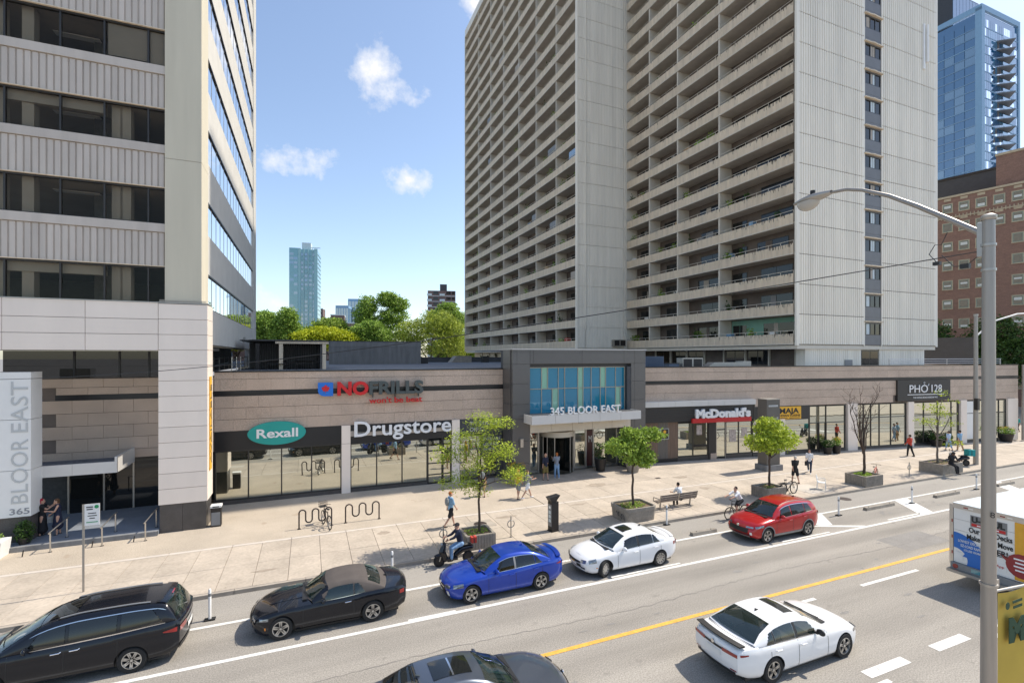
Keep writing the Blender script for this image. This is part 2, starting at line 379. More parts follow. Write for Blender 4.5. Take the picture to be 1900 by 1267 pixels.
# ================================================================== the setting: ground, road, pavements
def sheet(name, x0, x1, y0, y1, z, mat, parent=None, nx=1):
    b = MB(); xs = [x0+(x1-x0)*i/nx for i in range(nx+1)]
    b.grid(lambda x, y: (x, y, z), xs, [y0, y1]); o = b.build(name, mat, parent)
    if parent is None: tag(o, kind='structure')
    return o
sheet('ground', -1500, 1500, -1500, 1500, -.03, 'asphalt_far')
road = sheet('road', -160, 320, 5.1, 20.2, 0.0, 'asphalt')
sheet('side_street', 69, 84, 20.2, 220, 0.004, 'asphalt_far')
sheet('near_pavement', -160, 320, -14, 5.1, .13, 'sidewalk')
tag(box('near_kerb', None, (-160, 4.95, -.02), (320, 5.1, .134), 'kerb'), kind='structure')
# painted markings, each its own sheet on the road
def quadmark(name, pts, mat='paint_white', z=.008):
    return MB().add([(x, y, z) for x, y in pts], [tuple(range(len(pts)))]).build(name, mat, road)
def line(name, x0, x1, y, w=.13, mat='paint_white', z=.008): return quadmark(name, [(x0, y-w/2), (x1, y-w/2), (x1, y+w/2), (x0, y+w/2)], mat, z)
sheet('bike_lane', -160, 67, 18.22, 20.19, .004, 'asphalt_lane', road)
line('parking_line', -60, 66, 15.9, .15)
line('bike_lane_line', -60, 24.2, 18.12, .15); line('bike_lane_line', 24.6, 66, 18.18, .13)
line('yellow_line', -60, 66, 12.65, .16, 'paint_yellow')
line('parking_tick', 10.9, 14.3, 16.10, .10); line('parking_tick', 20.3, 23.6, 16.12, .10); line('parking_tick', 28.2, 31.0, 16.13, .10); line('parking_tick', 3.0, 4.6, 16.02, .10)
for a, b_ in ((12.9, 16.65), (19.2, 22.7), (27.5, 31), (35, 38.5)): line('lane_dash', a, b_, 11.9, .14)
for a, b_ in ((13.95, 15.7), (17.05, 18.7), (20.3, 22.0), (23.6, 25.3)): line('lane_dash', a, b_, 8.52, .30)
line('stop_line', 8.0, 14.3, 8.13, .14); line('stop_line', 19.5, 24, 8.15, .14)
quadmark('hatch', [(24.15, 18.12), (25.9, 18.12), (24.75, 16.75), (23.55, 17.05)])
quadmark('hatch', [(23.5, 16.98), (23.75, 17.1), (26.2, 16.02), (25.75, 15.97)])
quadmark('hatch', [(32.3, 18.12), (33.5, 18.12), (31.9, 15.98), (30.75, 15.98)])
quadmark('hatch', [(42.6, 18.12), (43.9, 18.12), (42.2, 15.98), (41.1, 15.98)])
quadmark('hatch', [(51.6, 18.12), (52.9, 18.12), (51.2, 15.98), (50.1, 15.98)])
# crack seams in the wearing course
rnd = random.Random(5)
def crack(name, x0, x1, y, w, wob, mat='joint', step=.35):
    b = MB(); xs = []; x = x0
    while x < x1: xs.append(x); x += step*rnd.uniform(.5, 1.5)
    ys = [y+rnd.uniform(-wob, wob)+.12*math.sin(x*.45) for x in xs]; ws = [w*rnd.uniform(.3, 1.6) for _ in xs]
    v = []
    for x, yy, ww in zip(xs, ys, ws): v += [(x, yy-ww, .006), (x, yy+ww, .006)]
    b.add(v, [(2*i, 2*i+2, 2*i+3, 2*i+1) for i in range(len(xs)-1)]); return b.build(name, mat, road)
M('tar', (.20, .185, .17), .9, .25, 3)
crack('crack', -12, 40, 13.92, .012, .05, 'tar', .22)
# stains and tyre-darkened patches of the worn surface
def blotch(x, y, rx, ry, mat='tar', z=.0055, parent=road, name='stain'):
    n = 14; b = MB(); b.add([(x+rx*math.cos(2*math.pi*i/n)*rnd.uniform(.7, 1.15), y+ry*math.sin(2*math.pi*i/n)*rnd.uniform(.7, 1.15), z) for i in range(n)], [tuple(range(n))]); return b.build(name, mat, parent)
M('asphalt_dark', (.235, .222, .205), .9, .12, 1.2, .3, 60, speck=(28, .24))
for p in ((-2.1, 17.0, .14, .06), (-1.5, 17.15, .16, .08), (15.9, 14.6, .22, .12), (24.3, 14.3, .12, .07), (9.0, 13.3, .2, .04), (6.5, 11.3, .1, .05)): blotch(*p, mat='asphalt_dark')
for (x, y, r_) in ((29.9, 19.5, .36),):
    t = MB(); t.lathe([(r_, 0), (r_, .012)], 20, c=(x, y, .002)).build('manhole_cover', 'rust_pipe', road)

# pavement slabs
walk = sheet('pavement', -160, 320, 20.34, 140, .085, 'kerb')
kerb_me = cube_mesh('kerb')
kerbs = []
x = -14.5
while x < 68:
    box('kerb_stone', walk, (x, 20.19, -.05), (x+2.38, 20.335, .147), 'kerb'); x += 2.4
tag(box('kerb', None, (68.0, 20.19, -.05), (320, 20.335, .146), 'kerb'), kind='structure')
slab = MB()
def bevel_slab(w, d, h=.06, e=.005):
    b = MB(); b.add([(0,0,0),(w,0,0),(w,d,0),(0,d,0),(e,e,h),(w-e,e,h),(w-e,d-e,h),(e,d-e,h)], [(0,3,2,1),(4,5,6,7),(0,1,5,4),(1,2,6,5),(2,3,7,6),(3,0,4,7)]); return b
slab_a = bevel_slab(1.192, 2.197).mesh('slab', 'sidewalk'); slab_b = bevel_slab(1.192, 2.287).mesh('slab', 'sidewalk')
sr = random.Random(3)
for i in range(-12, 56):
    X = -.74+1.2*i
    inst('paving_slab', slab_a, walk, (X, 20.345, .09+sr.uniform(-.003, .003)))
    inst('paving_slab', slab_b, walk, (X, 22.55, .09+sr.uniform(-.003, .003)))
edge_me = bevel_slab(2.385, .22).mesh('edging', 'paint_white')
M('edging', (.56, .50, .43), .9, .08, 2); edge_me.materials[0] = MATS['edging']
for i in range(-7, 28): inst('edging_strip', edge_me, walk, (-.74+2.4*i, 24.845, .092))
sheet('aggregate_paving', -40, 12.4, 25.08, 60, .15, 'aggregate', walk)
plaza = bevel_slab(2.392, 2.172).mesh('slab', 'sidewalk')
for i in range(22):
    for j in range(3):
        Y = 25.09+2.18*j; X = 12.45+2.4*i
        if Y < 31.6-.129*(X-23.6)+.3: inst('paving_slab', plaza, walk, (X, Y, .09+sr.uniform(-.003, .003)))
for (x, y, w, d) in ((36.5, 22.3, 2.2, 1.3), (7.3, 22.9, 1.4, 1.0)):
    box('utility_cover', walk, (x, y, .1), (x+w, y+d, .158), 'kerb'); MB().lathe([(.33, 0), (.33, .004)], 24, c=(x+w*.5, y+d*.5, .158)).build('manhole_cover', 'rust_pipe', walk)
box('drain_cover', walk, (22.2, 27.3, .1), (22.6, 27.55, .157), 'rust_pipe')

# repairs, gum and oil marks
M('stain', (.33, .275, .215), .9, .2, 3); M('slab_new', (.52, .47, .40), .9, .06, 1)
pr_ = random.Random(19)
gm = MB()
for _ in range(420):
    x_, y_ = pr_.uniform(-11, 52), pr_.uniform(20.5, 31); r_ = pr_.uniform(.012, .035); n_ = 6
    gm.add([(x_+r_*math.cos(2*math.pi*i/n_), y_+r_*math.sin(2*math.pi*i/n_), .1555) for i in range(n_)], [tuple(range(n_))])
gm.build('gum_spots', 'stain', walk)['kind'] = 'stuff'
for (x_, y_, a_, b__) in ((-1.6, 21.6, .5, .12), (3.3, 24.0, .3, .25), (9.6, 23.9, .6, .2), (14.2, 24.3, .5, .15), (20.3, 23.0, .7, .2), (23.5, 24.2, .4, .3), (27.2, 23.3, .8, .2), (17.5, 27.5, .8, .4), (24.0, 27.0, .6, .3)): blotch(x_, y_, a_, b__, 'stain', .1558, walk)
for (x_, y_, w_, d_) in ((28.6, 20.6, 1.9, 1.75), (-5.5, 21.0, .9, .7)): box('repair_patch', walk, (x_, y_, .1), (x_+w_, y_+d_, .1566), 'slab_new')
od = random.Random(23)
for x_ in (-5.5, .4, 6.2, 12.4, 20.5, 28.5, 34.0): 
    for _ in range(5): blotch(x_+od.uniform(-1.6, 1.6), 17.05+od.uniform(-.5, .5), od.uniform(.05, .22), od.uniform(.04, .12), 'asphalt_dark')
for _ in range(26): blotch(od.uniform(-8, 36), od.choice((14.9, 13.2, 10.9, 9.4))+od.uniform(-.35, .35), od.uniform(.05, .3), od.uniform(.02, .07), 'asphalt_dark')
for (x_, y_, w_, d_) in ((3.2, 9.6, 2.6, 1.3), (24.6, 13.2, 3.2, 1.4), (31.5, 9.4, 3.0, 1.2)): sheet('asphalt_patch', x_, x_+w_, y_, y_+d_, .004, 'asphalt_dark', road)
# ================================================================== granite podium, left section
rg = random.Random(11)
ROWS = [(7.31, 7.70, 0), (6.64, 7.30, 1), (5.66, 6.33, 0), (4.995, 5.65, 1), (4.33, 4.985, 0)]
def clad(root, x0, x1, rows, origin, pitch=1.3, y=0, mat='granite', skip=None, name='granite_panel'):
    """running bond of granite panels, each its own piece, on the plane y (front towards -y)"""
    for (z0, z1, odd) in rows:
        off = origin+(pitch/2 if odd else 0); i0 = math.floor((x0-off)/pitch)-1; k = i0
        while off+k*pitch < x1:
            a = max(x0, off+k*pitch+.004); b = min(x1, off+(k+1)*pitch-.004); k += 1
            if b-a < .05: continue
            if skip and skip(a, b, z0, z1): continue
            d = rg.uniform(-.004, .004)
            box(name, root, (a, y+d, z0+.005), (b, y+.07+d, z1-.005), mat)
def shopfront(root, x0, x1, cuts, z0, z1, y=.10, sill=.30, head=None, mat='shop_glass', transom=None):
    """glazing bay: dark frame, panes between the cuts"""
    box('sill', root, (x0, y-.06, .1), (x1, y+.25, z0), 'granite_dark')
    for c in [x0]+list(cuts)+[x1]: box('mullion', root, (c-.035, y-.04, z0), (c+.035, y+.08, z1), 'bronze_frame')
    box('rail', root, (x0, y-.045, z0), (x1, y+.08, z0+.09), 'bronze_frame'); box('rail', root, (x0, y-.045, z1-.07), (x1, y+.08, z1), 'bronze_frame')
    if transom: box('rail', root, (x0, y-.042, transom-.03), (x1, y+.08, transom+.03), 'bronze_frame')
    e = [x0]+list(cuts)+[x1]
    for a, b in zip(e[:-1], e[1:]):
        if transom:
            box('pane', root, (a+.035, y+.01, z0+.09), (b-.035, y+.03, transom-.03), mat); box('pane', root, (a+.035, y+.012, transom+.03), (b-.035, y+.032, z1-.07), mat)
        else: box('pane', root, (a+.035, y+.01, z0+.09), (b-.035, y+.03, z1-.07), mat)
YL = 31.95
pl = thing('shop_building', 'low granite-clad shop building with the drugstore and supermarket signs', 'building', (0, YL, 0))
clad(pl, -4.95, 12.6, ROWS, -4.01)
box('backing_wall', pl, (-4.95, .065, 4.3), (12.6, .5, 7.66), 'joint')
box('roof_deck', pl, (-4.9, .5, 7.1), (33, 76, 7.62), 'roof_gravel')
box('parapet_cap', pl, (-4.95, -.05, 7.70), (12.6, .45, 7.78), 'black_trim')
box('recess_band', pl, (-4.95, .05, 6.33), (12.6, .075, 6.64), 'black_trim')
box('light_trough', pl, (-4.95, -.03, 6.50), (12.6, .06, 6.60), 'black_panel')
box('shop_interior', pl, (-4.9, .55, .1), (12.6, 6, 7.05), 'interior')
# left bay
box('fascia', pl, (-4.93, -.02, 3.22), (1.85, .4, 4.325), 'black_panel')
shopfront(pl, -4.9, 1.83, (-3.24, -1.5, .15), .36, 3.22, y=.04)
box('column', pl, (1.86, -.12, .15), (2.38, .4, 4.325), 'white_panel'); box('column_joint', pl, (1.855, -.123, 3.2), (2.385, .3, 3.215), 'joint')
# second bay
box('fascia', pl, (2.39, .0, 3.95), (8.88, .4, 4.325), 'black_panel'); box('fascia_band', pl, (2.39, -.015, 3.62), (8.88, .4, 3.95), 'spandrel_concrete'); box('fascia', pl, (2.39, -.02, 3.16), (8.88, .4, 3.62), 'black_panel')
shopfront(pl, 2.41, 7.22, (3.98, 5.58), .34, 3.18, y=.04)
# door with dark transoms
box('door_frame', pl, (7.25, .0, .1), (8.86, .12, .2), 'black_trim')
for (a, b) in ((7.28, 8.24), (8.30, 8.84)):
    box('door_pane', pl, (a+.05, .07, .25), (b-.05, .09, 3.0), 'shop_glass')
    for x_ in (a, b): box('door_stile', pl, (x_-.04, .03, .1), (x_+.04, .12, 3.15), 'black_trim')
    for z_ in (.75, 1.5, 2.35): box('door_rail', pl, (a, .035, z_-.035), (b, .11, z_+.035), 'black_trim')
box('column', pl, (8.89, -.12, .15), (9.42, .4, 4.325), 'white_panel')
# third bay: clinic entrance
box('fascia', pl, (9.43, -.03, 3.26), (12.58, .4, 4.325), 'dark_clad')
shopfront(pl, 9.45, 10.95, (), .34, 3.2, y=.04); 
box('clinic_sign_panel', pl, (10.97, .0, 1.75), (12.58, .3, 3.25), 'dark_clad'); shopfront(pl, 10.97, 12.1, (), .3, 1.74, y=.04); box('pier', pl, (12.1, -.05, .1), (12.58, .3, 1.74), 'entry_panel')

def sign(name, label, loc=(0, 0, 0), rz=0): return thing(name, label, 'sign', loc, rz)
# oval drugstore sign
s = sign('oval_sign', 'teal oval drugstore sign with white lettering', (-1.72, YL-.22, 4.12))
ov = [(1.55*math.cos(2*math.pi*i/48), .68*math.sin(2*math.pi*i/48)) for i in range(48)]
MB().prism(ov, -.02, .17, 'y').build('oval_panel', 'sign_teal', s)
text('lettering', s, 'Rexall', (-1.08, -.03, -.24), .52, 'sign_white', .03, width=2.2, bold=.022)
s = sign('letter_sign', 'big white raised letters reading Drugstore above shop windows', (2.6, YL-.16, 3.62))
box('mounting_rail', s, (0, .04, .25), (6.2, .13, .33), 'black_trim')
text('lettering', s, 'Drugstore', (0, 0, 0), .96, 'sign_white', .12, width=6.2, bold=.014)
# supermarket sign
s = sign('supermarket_sign', 'red and grey supermarket letters with blue maple leaf badge', (.5, YL-.35, 5.55))
bd = [(0, .95), (0, 1.47), (.86, 1.47), (.86, .65), (.30, .65), (.14, .72), (.04, .82)]
MB().prism(bd, 0, .2, 'y').build('badge', 'sign_blue', s)
leaf = [(0,-.42),(.03,-.16),(.28,-.2),(.24,-.1),(.42,.06),(.36,.1),(.4,.26),(.27,.23),(.24,.3),(.13,.18),(.17,.42),(.08,.37),(0,.5)]
leaf = leaf+[(-x_, z_) for x_, z_ in reversed(leaf[1:-1])]
MB().prism([(.43+x_*.55, 1.06+z_*.58) for x_, z_ in leaf], -.03, .01, 'y').build('maple_leaf', 'sign_red', s)
text('lettering', s, 'NO', (1.10, .1, .70), .80, 'sign_red', .26, width=1.84, bold=.04)
text('lettering', s, 'FRILLS', (2.98, .1, .70), .80, 'sign_grey', .26, width=3.42, bold=.035)
text('lettering', s, "won't be beat", (2.98, .12, .12), .36, 'sign_red', .16, width=3.35, bold=.012)
for x_ in (3.2, 4.6, 6.1): box('bracket', s, (x_, .15, .45), (x_+.04, .34, .75), 'sign_grey')
s = sign('clinic_sign', "dark sign lettered THE DOCTOR'S OFFICE over clinic window", (10.5, YL-.06, 3.3))
box('panel', s, (-.95, .0, -.01), (2.06, .04, 1.0), 'dark_clad')
text('lettering', s, "THE DOCTOR'S", (-.35, -.012, .58), .27, 'pale_letter', .02, width=2.3); text('lettering', s, 'OFFICE', (-.35, -.012, .18), .27, 'pale_letter', .02, width=1.15)
s = sign('entrance_notice', 'dark notice lettered ENTRANCE LOCATED INSIDE beside clinic door', (11.05, YL-.03, 1.8))
box('panel', s, (-.05, .005, 0), (1.5, .03, 1.42), 'dark_clad')
for i, w_ in enumerate(('ENTRANCE', 'LOCATED', 'INSIDE')): text('lettering', s, w_, (.1, -.01, 1.0-.36*i), .2, 'pale_letter', .015, width=(1.25, 1.1, .8)[i])

# ================================================================== entrance pavilion
YB = 30.3
ep = thing('entrance_pavilion', 'dark grey panelled entrance pavilion with teal glass upper window', 'building', (12.65, YB, 0))
W_ = 10.95
def epanel(x0, x1, z0, z1, y0=0, y1=.3): box('metal_panel', ep, (x0+.008, y0, z0+.008), (x1-.008, y1, z1-.008), 'entry_panel')
zc = [.15, 1.35, 2.85, 4.35, 5.35, 6.75, 8.08]
for z0, z1 in zip(zc[:-1], zc[1:]):
    epanel(0, 1.3, z0, z1); epanel(9.62, 9.95, z0, z1); epanel(9.95, W_, z0, z1)
for a, b in ((0, .32), (.32, 1.3), (1.3, 1.55), (1.55, 5.4), (5.4, 9.0), (9.0, 9.95), (9.95, W_)): 
    epanel(a, b, 8.08, 8.88); epanel(a, b, 8.88, 9.06)
for z0, z1 in zip(zc, zc[1:]+[9.06]): 
    box('side_panel', ep, (-.05, .3, z0+.008), (.0, 1.6, z1-.008), 'entry_panel'); box('side_panel', ep, (W_, .3, z0+.008), (W_+.05, 1.6, z1-.008), 'entry_panel')
box('core_wall', ep, (.02, .3, .1), (1.28, 2.2, 9.0), 'dark_clad'); box('core_wall', ep, (9.64, .3, .1), (W_-.02, 2.2, 9.0), 'dark_clad'); box('core_wall', ep, (1.28, .32, 7.85), (9.64, 2.2, 9.0), 'dark_clad')
box('roof_cap', ep, (-.06, -.04, 9.06), (W_+.06, 2.4, 9.12), 'canopy_white'); box('roof_slab', ep, (0, .3, 8.98), (W_, 8.0, 9.05), 'roof_gravel')
# recessed curtain window, teal and green panes
X0, X1 = 1.32, 9.6; ZB, ZM, ZT = 4.62, 6.34, 7.82
GLY = .34
up = [1.35, 2.32, 2.80, 3.64, 4.15, 5.23, 5.66, 6.34, 7.12, 7.58, 8.45, 9.25]; upc = [0, 1, 0, 0, 0, 1, 0, 0, 1, 0, 0]
lo = [1.35, 2.32, 3.15, 3.64, 4.15, 5.23, 5.66, 6.34, 7.12, 7.58, 8.45, 8.88, 9.25]; loc_ = [0, 0, 1, 0, 0, 1, 0, 0, 0, 0, 1, 0]
for xs, cs, z0, z1 in ((up, upc, ZM, ZT), (lo, loc_, ZB, ZM)):
    for a, b, c in zip(xs[:-1], xs[1:], cs): box('pane', ep, (a+.02, GLY, z0+.02), (b-.02, GLY+.03, z1-.02), 'green_glass' if c else 'teal_glass')
    for a in xs: box('mullion', ep, (a-.022, GLY-.05, z0), (a+.022, GLY+.04, z1), 'stone_trim')
for z_ in (ZB, ZM, ZT): box('transom', ep, (1.33, GLY-.052, z_-.025), (9.27, GLY+.042, z_+.025), 'stone_trim')
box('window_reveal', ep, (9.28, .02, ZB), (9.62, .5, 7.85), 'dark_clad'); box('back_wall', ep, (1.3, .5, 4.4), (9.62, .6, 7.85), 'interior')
# canopy
for i in range(5): box('canopy_panel', ep, (.85+i*1.74, -1.3, 4.10), (.85+(i+1)*1.74-.02, -1.25, 4.68), 'canopy_white')
box('canopy_side', ep, (.83, -1.25, 4.10), (.87, 0, 4.68), 'canopy_white'); box('canopy_side', ep, (9.52, -1.25, 4.10), (9.56, 0, 4.68), 'canopy_white')
box('canopy_top', ep, (.87, -1.25, 4.60), (9.52, .3, 4.64), 'dark_clad'); box('canopy_soffit', ep, (.87, -1.25, 4.10), (9.52, .0, 4.16), 'canopy_soffit')
for i in range(5): box('soffit_panel', ep, (1.32+i*1.66, .02, 3.35), (1.32+(i+1)*1.66-.02, .12, 4.08), 'canopy_soffit')
box('ceiling', ep, (1.3, .12, 3.4), (9.6, 2.3, 3.46), 'canopy_soffit')
box('exit_lamp', ep, (5.1, -.05, 3.86), (5.45, .03, 3.94), 'plastic_grey')
# doors behind, on the plane y=1.75
DY = 1.75
for a in (1.35, 2.05, 2.75, 5.75, 6.75, 7.4, 9.58): box('door_post', ep, (a-.06, DY-.06, .15), (a+.06, DY+.08, 3.4), 'metal_galv')
box('door_header', ep, (1.35, DY-.05, 3.1), (9.6, DY+.08, 3.38), 'metal_galv')
for (a, b) in ((1.41, 1.99), (2.11, 2.69), (5.81, 6.69), (7.46, 8.5), (8.56, 9.52)): box('door_pane', ep, (a, DY, .3), (b, DY+.03, 3.1), 'shop_glass'); box('door_rail', ep, (a, DY-.04, .15), (b, DY+.06, .3), 'metal_galv')
box('door_leaf', ep, (6.81, DY-.02, .2), (7.34, DY+.03, 3.1), 'interior')
M('maroon', (.05, .008, .01), .3, .05); box('door_film', ep, (6.84, DY-.03, .3), (7.31, DY-.022, 3.0), 'maroon')
text('arches_mark', ep, 'M', (6.98, DY-.04, 2.1), .5, 'pale_letter', .01, width=.28)
for a in (1.95, 5.95): MB().tube([(a, DY-.08, 1.0), (a, DY-.14, 1.05), (a, DY-.14, 1.55), (a, DY-.08, 1.6)], .02, 6).build('door_handle', 'metal_steel', ep)
# revolving door drum
rv = sub('revolving_door', ep, (4.3, DY+.1, .15))
MB().lathe([(1.28, 2.62), (1.28, 3.0)], 32).build('drum_canopy', 'canopy_soffit', rv, 40)
MB().lathe([(1.26, 0), (1.26, .012)], 32).build('drum_floor', 'metal_dark', rv, 40)
for i in range(8):
    a = 2*math.pi*i/8+.2
    if i % 4 in (0, 1, 3): MB().tube([(1.24*math.cos(a), 1.24*math.sin(a), 0), (1.24*math.cos(a), 1.24*math.sin(a), 2.62)], .04, 6).build('drum_post', 'metal_galv', rv)
for i in range(4): 
    a = math.pi*i/2+.5; o = box('wing', rv, (-.6, -.015, .1), (.6, .015, 2.6), 'car_glass_dark'); o.location = (.6*math.cos(a), .6*math.sin(a), 1.35); o.rotation_euler = (0, 0, a)
    MB().tube([(1.2*math.cos(a), 1.2*math.sin(a), .05), (1.2*math.cos(a), 1.2*math.sin(a), 2.6)], .03, 6).build('wing_stile', 'metal_galv', rv)
for X in (.62, 10.35): 
    w = sub('wall_lamp', ep, (X, -.02, 2.75)); box('lamp_body', w, (-.11, -.16, -.28), (.11, .02, .28), 'metal_steel')
s = sign('address_sign', 'raised white letters reading 345 BLOOR EAST on entrance canopy', (14.86, YB-1.28, 4.70))
text('lettering', s, '345 BLOOR EAST', (0, 0, 0), .50, 'sign_white', .10, width=5.55, bold=.012, spacing=1.05)
box('letter_rail', s, (-.1, .05, -.04), (5.7, .12, .02), 'canopy_white')

# ================================================================== right section, turned a little towards the street
AL = R(7.35)
pr = thing('shop_parade', 'long granite-clad shop parade with the burger restaurant and noodle shop', 'building', (23.6, 31.6, 0), -AL)
clad(pr, .1, 43.4, [r for r in ROWS[:4]], .66)
clad(pr, 11.2, 43.4, [ROWS[4]], .66, skip=lambda a, b, z0, z1: 27.0 < (a+b)/2 < 33.7)
box('backing_wall', pr, (.1, .065, 4.3), (43.4, .5, 7.66), 'joint'); box('end_wall', pr, (43.0, .4, .1), (43.4, 30, 7.66), 'granite')
box('roof_deck', pr, (.1, .5, 7.1), (43.3, 24, 7.60), 'roof_gravel')
box('parapet_cap', pr, (0, -.05, 7.70), (43.45, .45, 7.77), 'black_trim')
box('recess_band', pr, (.1, .05, 6.42), (43.42, .075, 6.64), 'black_trim'); box('light_trough', pr, (.1, -.03, 6.47), (43.42, .06, 6.58), 'black_panel')
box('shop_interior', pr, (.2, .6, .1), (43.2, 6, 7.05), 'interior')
# burger restaurant front
for i in range(7): box('white_fascia_panel', pr, (.3+i*1.53, -.42, 4.60), (.3+(i+1)*1.53-.015, .05, 5.02), 'canopy_white')
for k in range(8): box('cladding_board', pr, (.1, -.30, 3.36+k*.155), (10.85, -.0, 3.36+(k+1)*.155-.012), 'sign_dark')
box('cladding_frame', pr, (10.85, -.32, 3.25), (11.0, 0, 4.60), 'sign_dark')
for k in range(13): box('timber_board', pr, (.9+k*.225, -.02, .45), (.9+(k+1)*.225-.012, .1, 3.36), 'wood_panel' if not 4 < k < 9 else 'grey_wood')
box('plinth', pr, (.1, -.03, .1), (3.81, .3, .45), 'black_panel')
shopfront(pr, 3.82, 6.65, (5.25,), .48, 3.24, y=.03, transom=None)
box('rail', pr, (5.25, -.02, 1.25), (6.65, .1, 1.4), 'black_trim'); 
box('pier', pr, (6.68, -.06, .1), (7.4, .4, 3.3), 'sign_dark'); box('pier_foot', pr, (6.85, -.1, .15), (7.42, .3, .65), 'granite')
shopfront(pr, 8.4, 10.95, (9.65,), .46, 3.2, y=.03)
box('door_pane', pr, (7.5, .05, .3), (8.3, .07, 2.5), 'shop_glass'); box('door_pane', pr, (7.5, .05, 2.6), (8.3, .07, 3.2), 'shop_glass'); box('door_head', pr, (7.42, .02, 2.5), (8.4, .1, 2.6), 'black_trim')
for x_ in (7.46, 8.36): box('door_stile', pr, (x_-.04, .0, .1), (x_+.04, .1, 3.24), 'metal_galv')
for (a, b, z0, z1, m_) in ((8.75, 9.4, 1.5, 2.5, 'poster'), (9.95, 10.5, 1.9, 2.6, 'poster'), (5.6, 6.1, 2.2, 3.0, 'poster')): box('poster', pr, (a, .02, z0), (b, .035, z1), m_)
# neighbours
box('fascia', pr, (11.0, -.03, 3.2), (17.0, .3, 4.33), 'sign_dark'); 
shopfront(pr, 11.05, 13.5, (12.3,), .4, 3.2, y=.03); box('column', pr, (13.55, -.1, .15), (14.3, .4, 3.25), 'white_panel'); shopfront(pr, 14.35, 17.0, (), .4, 3.2, y=.03)
shopfront(pr, 17.05, 21.0, (18.87,), .35, 4.25, y=.06, transom=2.75)
box('door_frame', pr, (18.0, -.01, .15), (18.1, .1, 2.75), 'black_trim'); box('door_frame', pr, (18.8, -.01, .15), (18.9, .1, 2.75), 'black_trim')
box('column', pr, (21.2, -.12, .15), (22.3, .4, 4.33), 'white_panel')
shopfront(pr, 22.35, 28.3, (23.2, 24.06, 25.07, 26.46), .32, 4.25, y=.08, transom=3.0)
box('column', pr, (28.4, -.12, .15), (29.1, .4, 4.33), 'white_panel')
shopfront(pr, 29.15, 35.1, (30.57, 32.35, 34.17), .32, 4.25, y=.08, transom=3.0)
box('column', pr, (35.2, -.12, .15), (36.0, .4, 4.33), 'white_panel')
shopfront(pr, 36.05, 41.7, (37.7, 39.4, 40.72), .32, 4.25, y=.08, transom=3.0)
box('column', pr, (41.75, -.12, .15), (43.2, .4, 4.33), 'white_panel')
box('window_poster', pr, (36.2, .05, .5), (37.4, .07, 4.2), 'plastic_white')

def rloc(s_, off, z): # point on the right facade: along, out from it, height
    e = (math.cos(AL), -math.sin(AL)); n = (-math.sin(AL), -math.cos(AL)); return (23.6+e[0]*s_+n[0]*off, 31.6+e[1]*s_+n[1]*off, z)
s = sign('burger_sign', "bulky white burger restaurant letters above a red band", rloc(4.87, .34, 3.24), -AL)
for i in range(4): box('red_band', s, (i*1.41, -.14, 0), ((i+1)*1.41-.01, .03, .36), 'sign_mcred')
text('lettering', s, "McDonald's", (.32, -.06, .42), .66, 'sign_white', .18, width=5.25, bold=.055)
s = sign('cafe_sign', 'slanted white script lettering on timber wall', rloc(.65, .06, 2.35), -AL)
text('lettering', s, 'McCafé', (0, 0, .1), .36, 'sign_white', .03, width=1.65, shear=.35, bold=.008); box('underline', s, (.35, -.01, -.02), (1.5, .02, .02), 'sign_white')
s = sign('hours_sign', 'small framed sign showing a yellow dot and 24 on timber wall', rloc(2.2, .05, 2.0), -AL)
box('frame', s, (0, 0, 0), (.78, .04, .85), 'pale_letter'); box('panel', s, (.04, -.01, .04), (.74, .02, .81), 'sign_dark')
MB().lathe([(.13, -.03), (.13, 0)], 18, 'y', (.39, 0, .60)).build('dot', 'sign_yellow', s); text('lettering', s, '24', (.24, -.015, .2), .22, 'sign_white', .01, width=.3)
s = sign('indian_food_sign', 'yellow restaurant sign with black INDIAN CUISINE lettering', rloc(13.55, .10, 3.2), -AL)
box('panel', s, (0, 0, 0), (2.45, .12, 1.08), 'sign_yellow')
text('lettering', s, 'MAJA', (.16, -.01, .50), .45, 'ink', .01, width=2.05, bold=.03); text('lettering', s, 'INDIAN CUISINE', (.08, -.01, .22), .19, 'ink', .01, width=2.28, bold=.01)
box('small_print', s, (.1, -.008, .07), (1.0, .01, .12), 'ink'); box('small_print', s, (1.2, -.008, .07), (2.3, .01, .12), 'ink')
s = sign('noodle_sign', 'wide dark noodle shop sign with thin white letters and rule', rloc(27.0, .16, 4.42), -AL)
box('panel', s, (0, 0, 0), (6.7, .2, 1.95), 'sign_dark')
text('lettering', s, 'PHO', (1.42, -.03, .78), .74, 'sign_white', .04, width=2.3); MB().tube([(3.70, -.03, 1.40), (3.84, -.03, 1.46), (3.86, -.03, 1.60)], .03, 6).build('horn_mark', 'sign_white', s); MB().tube([(3.18, -.03, 1.64), (3.24, -.03, 1.74), (3.36, -.03, 1.72), (3.34, -.03, 1.62), (3.26, -.03, 1.56)], .025, 6).build('hook_mark', 'sign_white', s); text('lettering', s, '128', (4.2, -.03, .78), .74, 'sign_white', .04, width=1.32)
box('rule', s, (1.2, -.02, .55), (5.8, .01, .61), 'sign_white'); text('lettering', s, 'THE FAMOUS BONE MARROW PHO', (1.9, -.015, .22), .17, 'sign_white', .012, width=3.1)
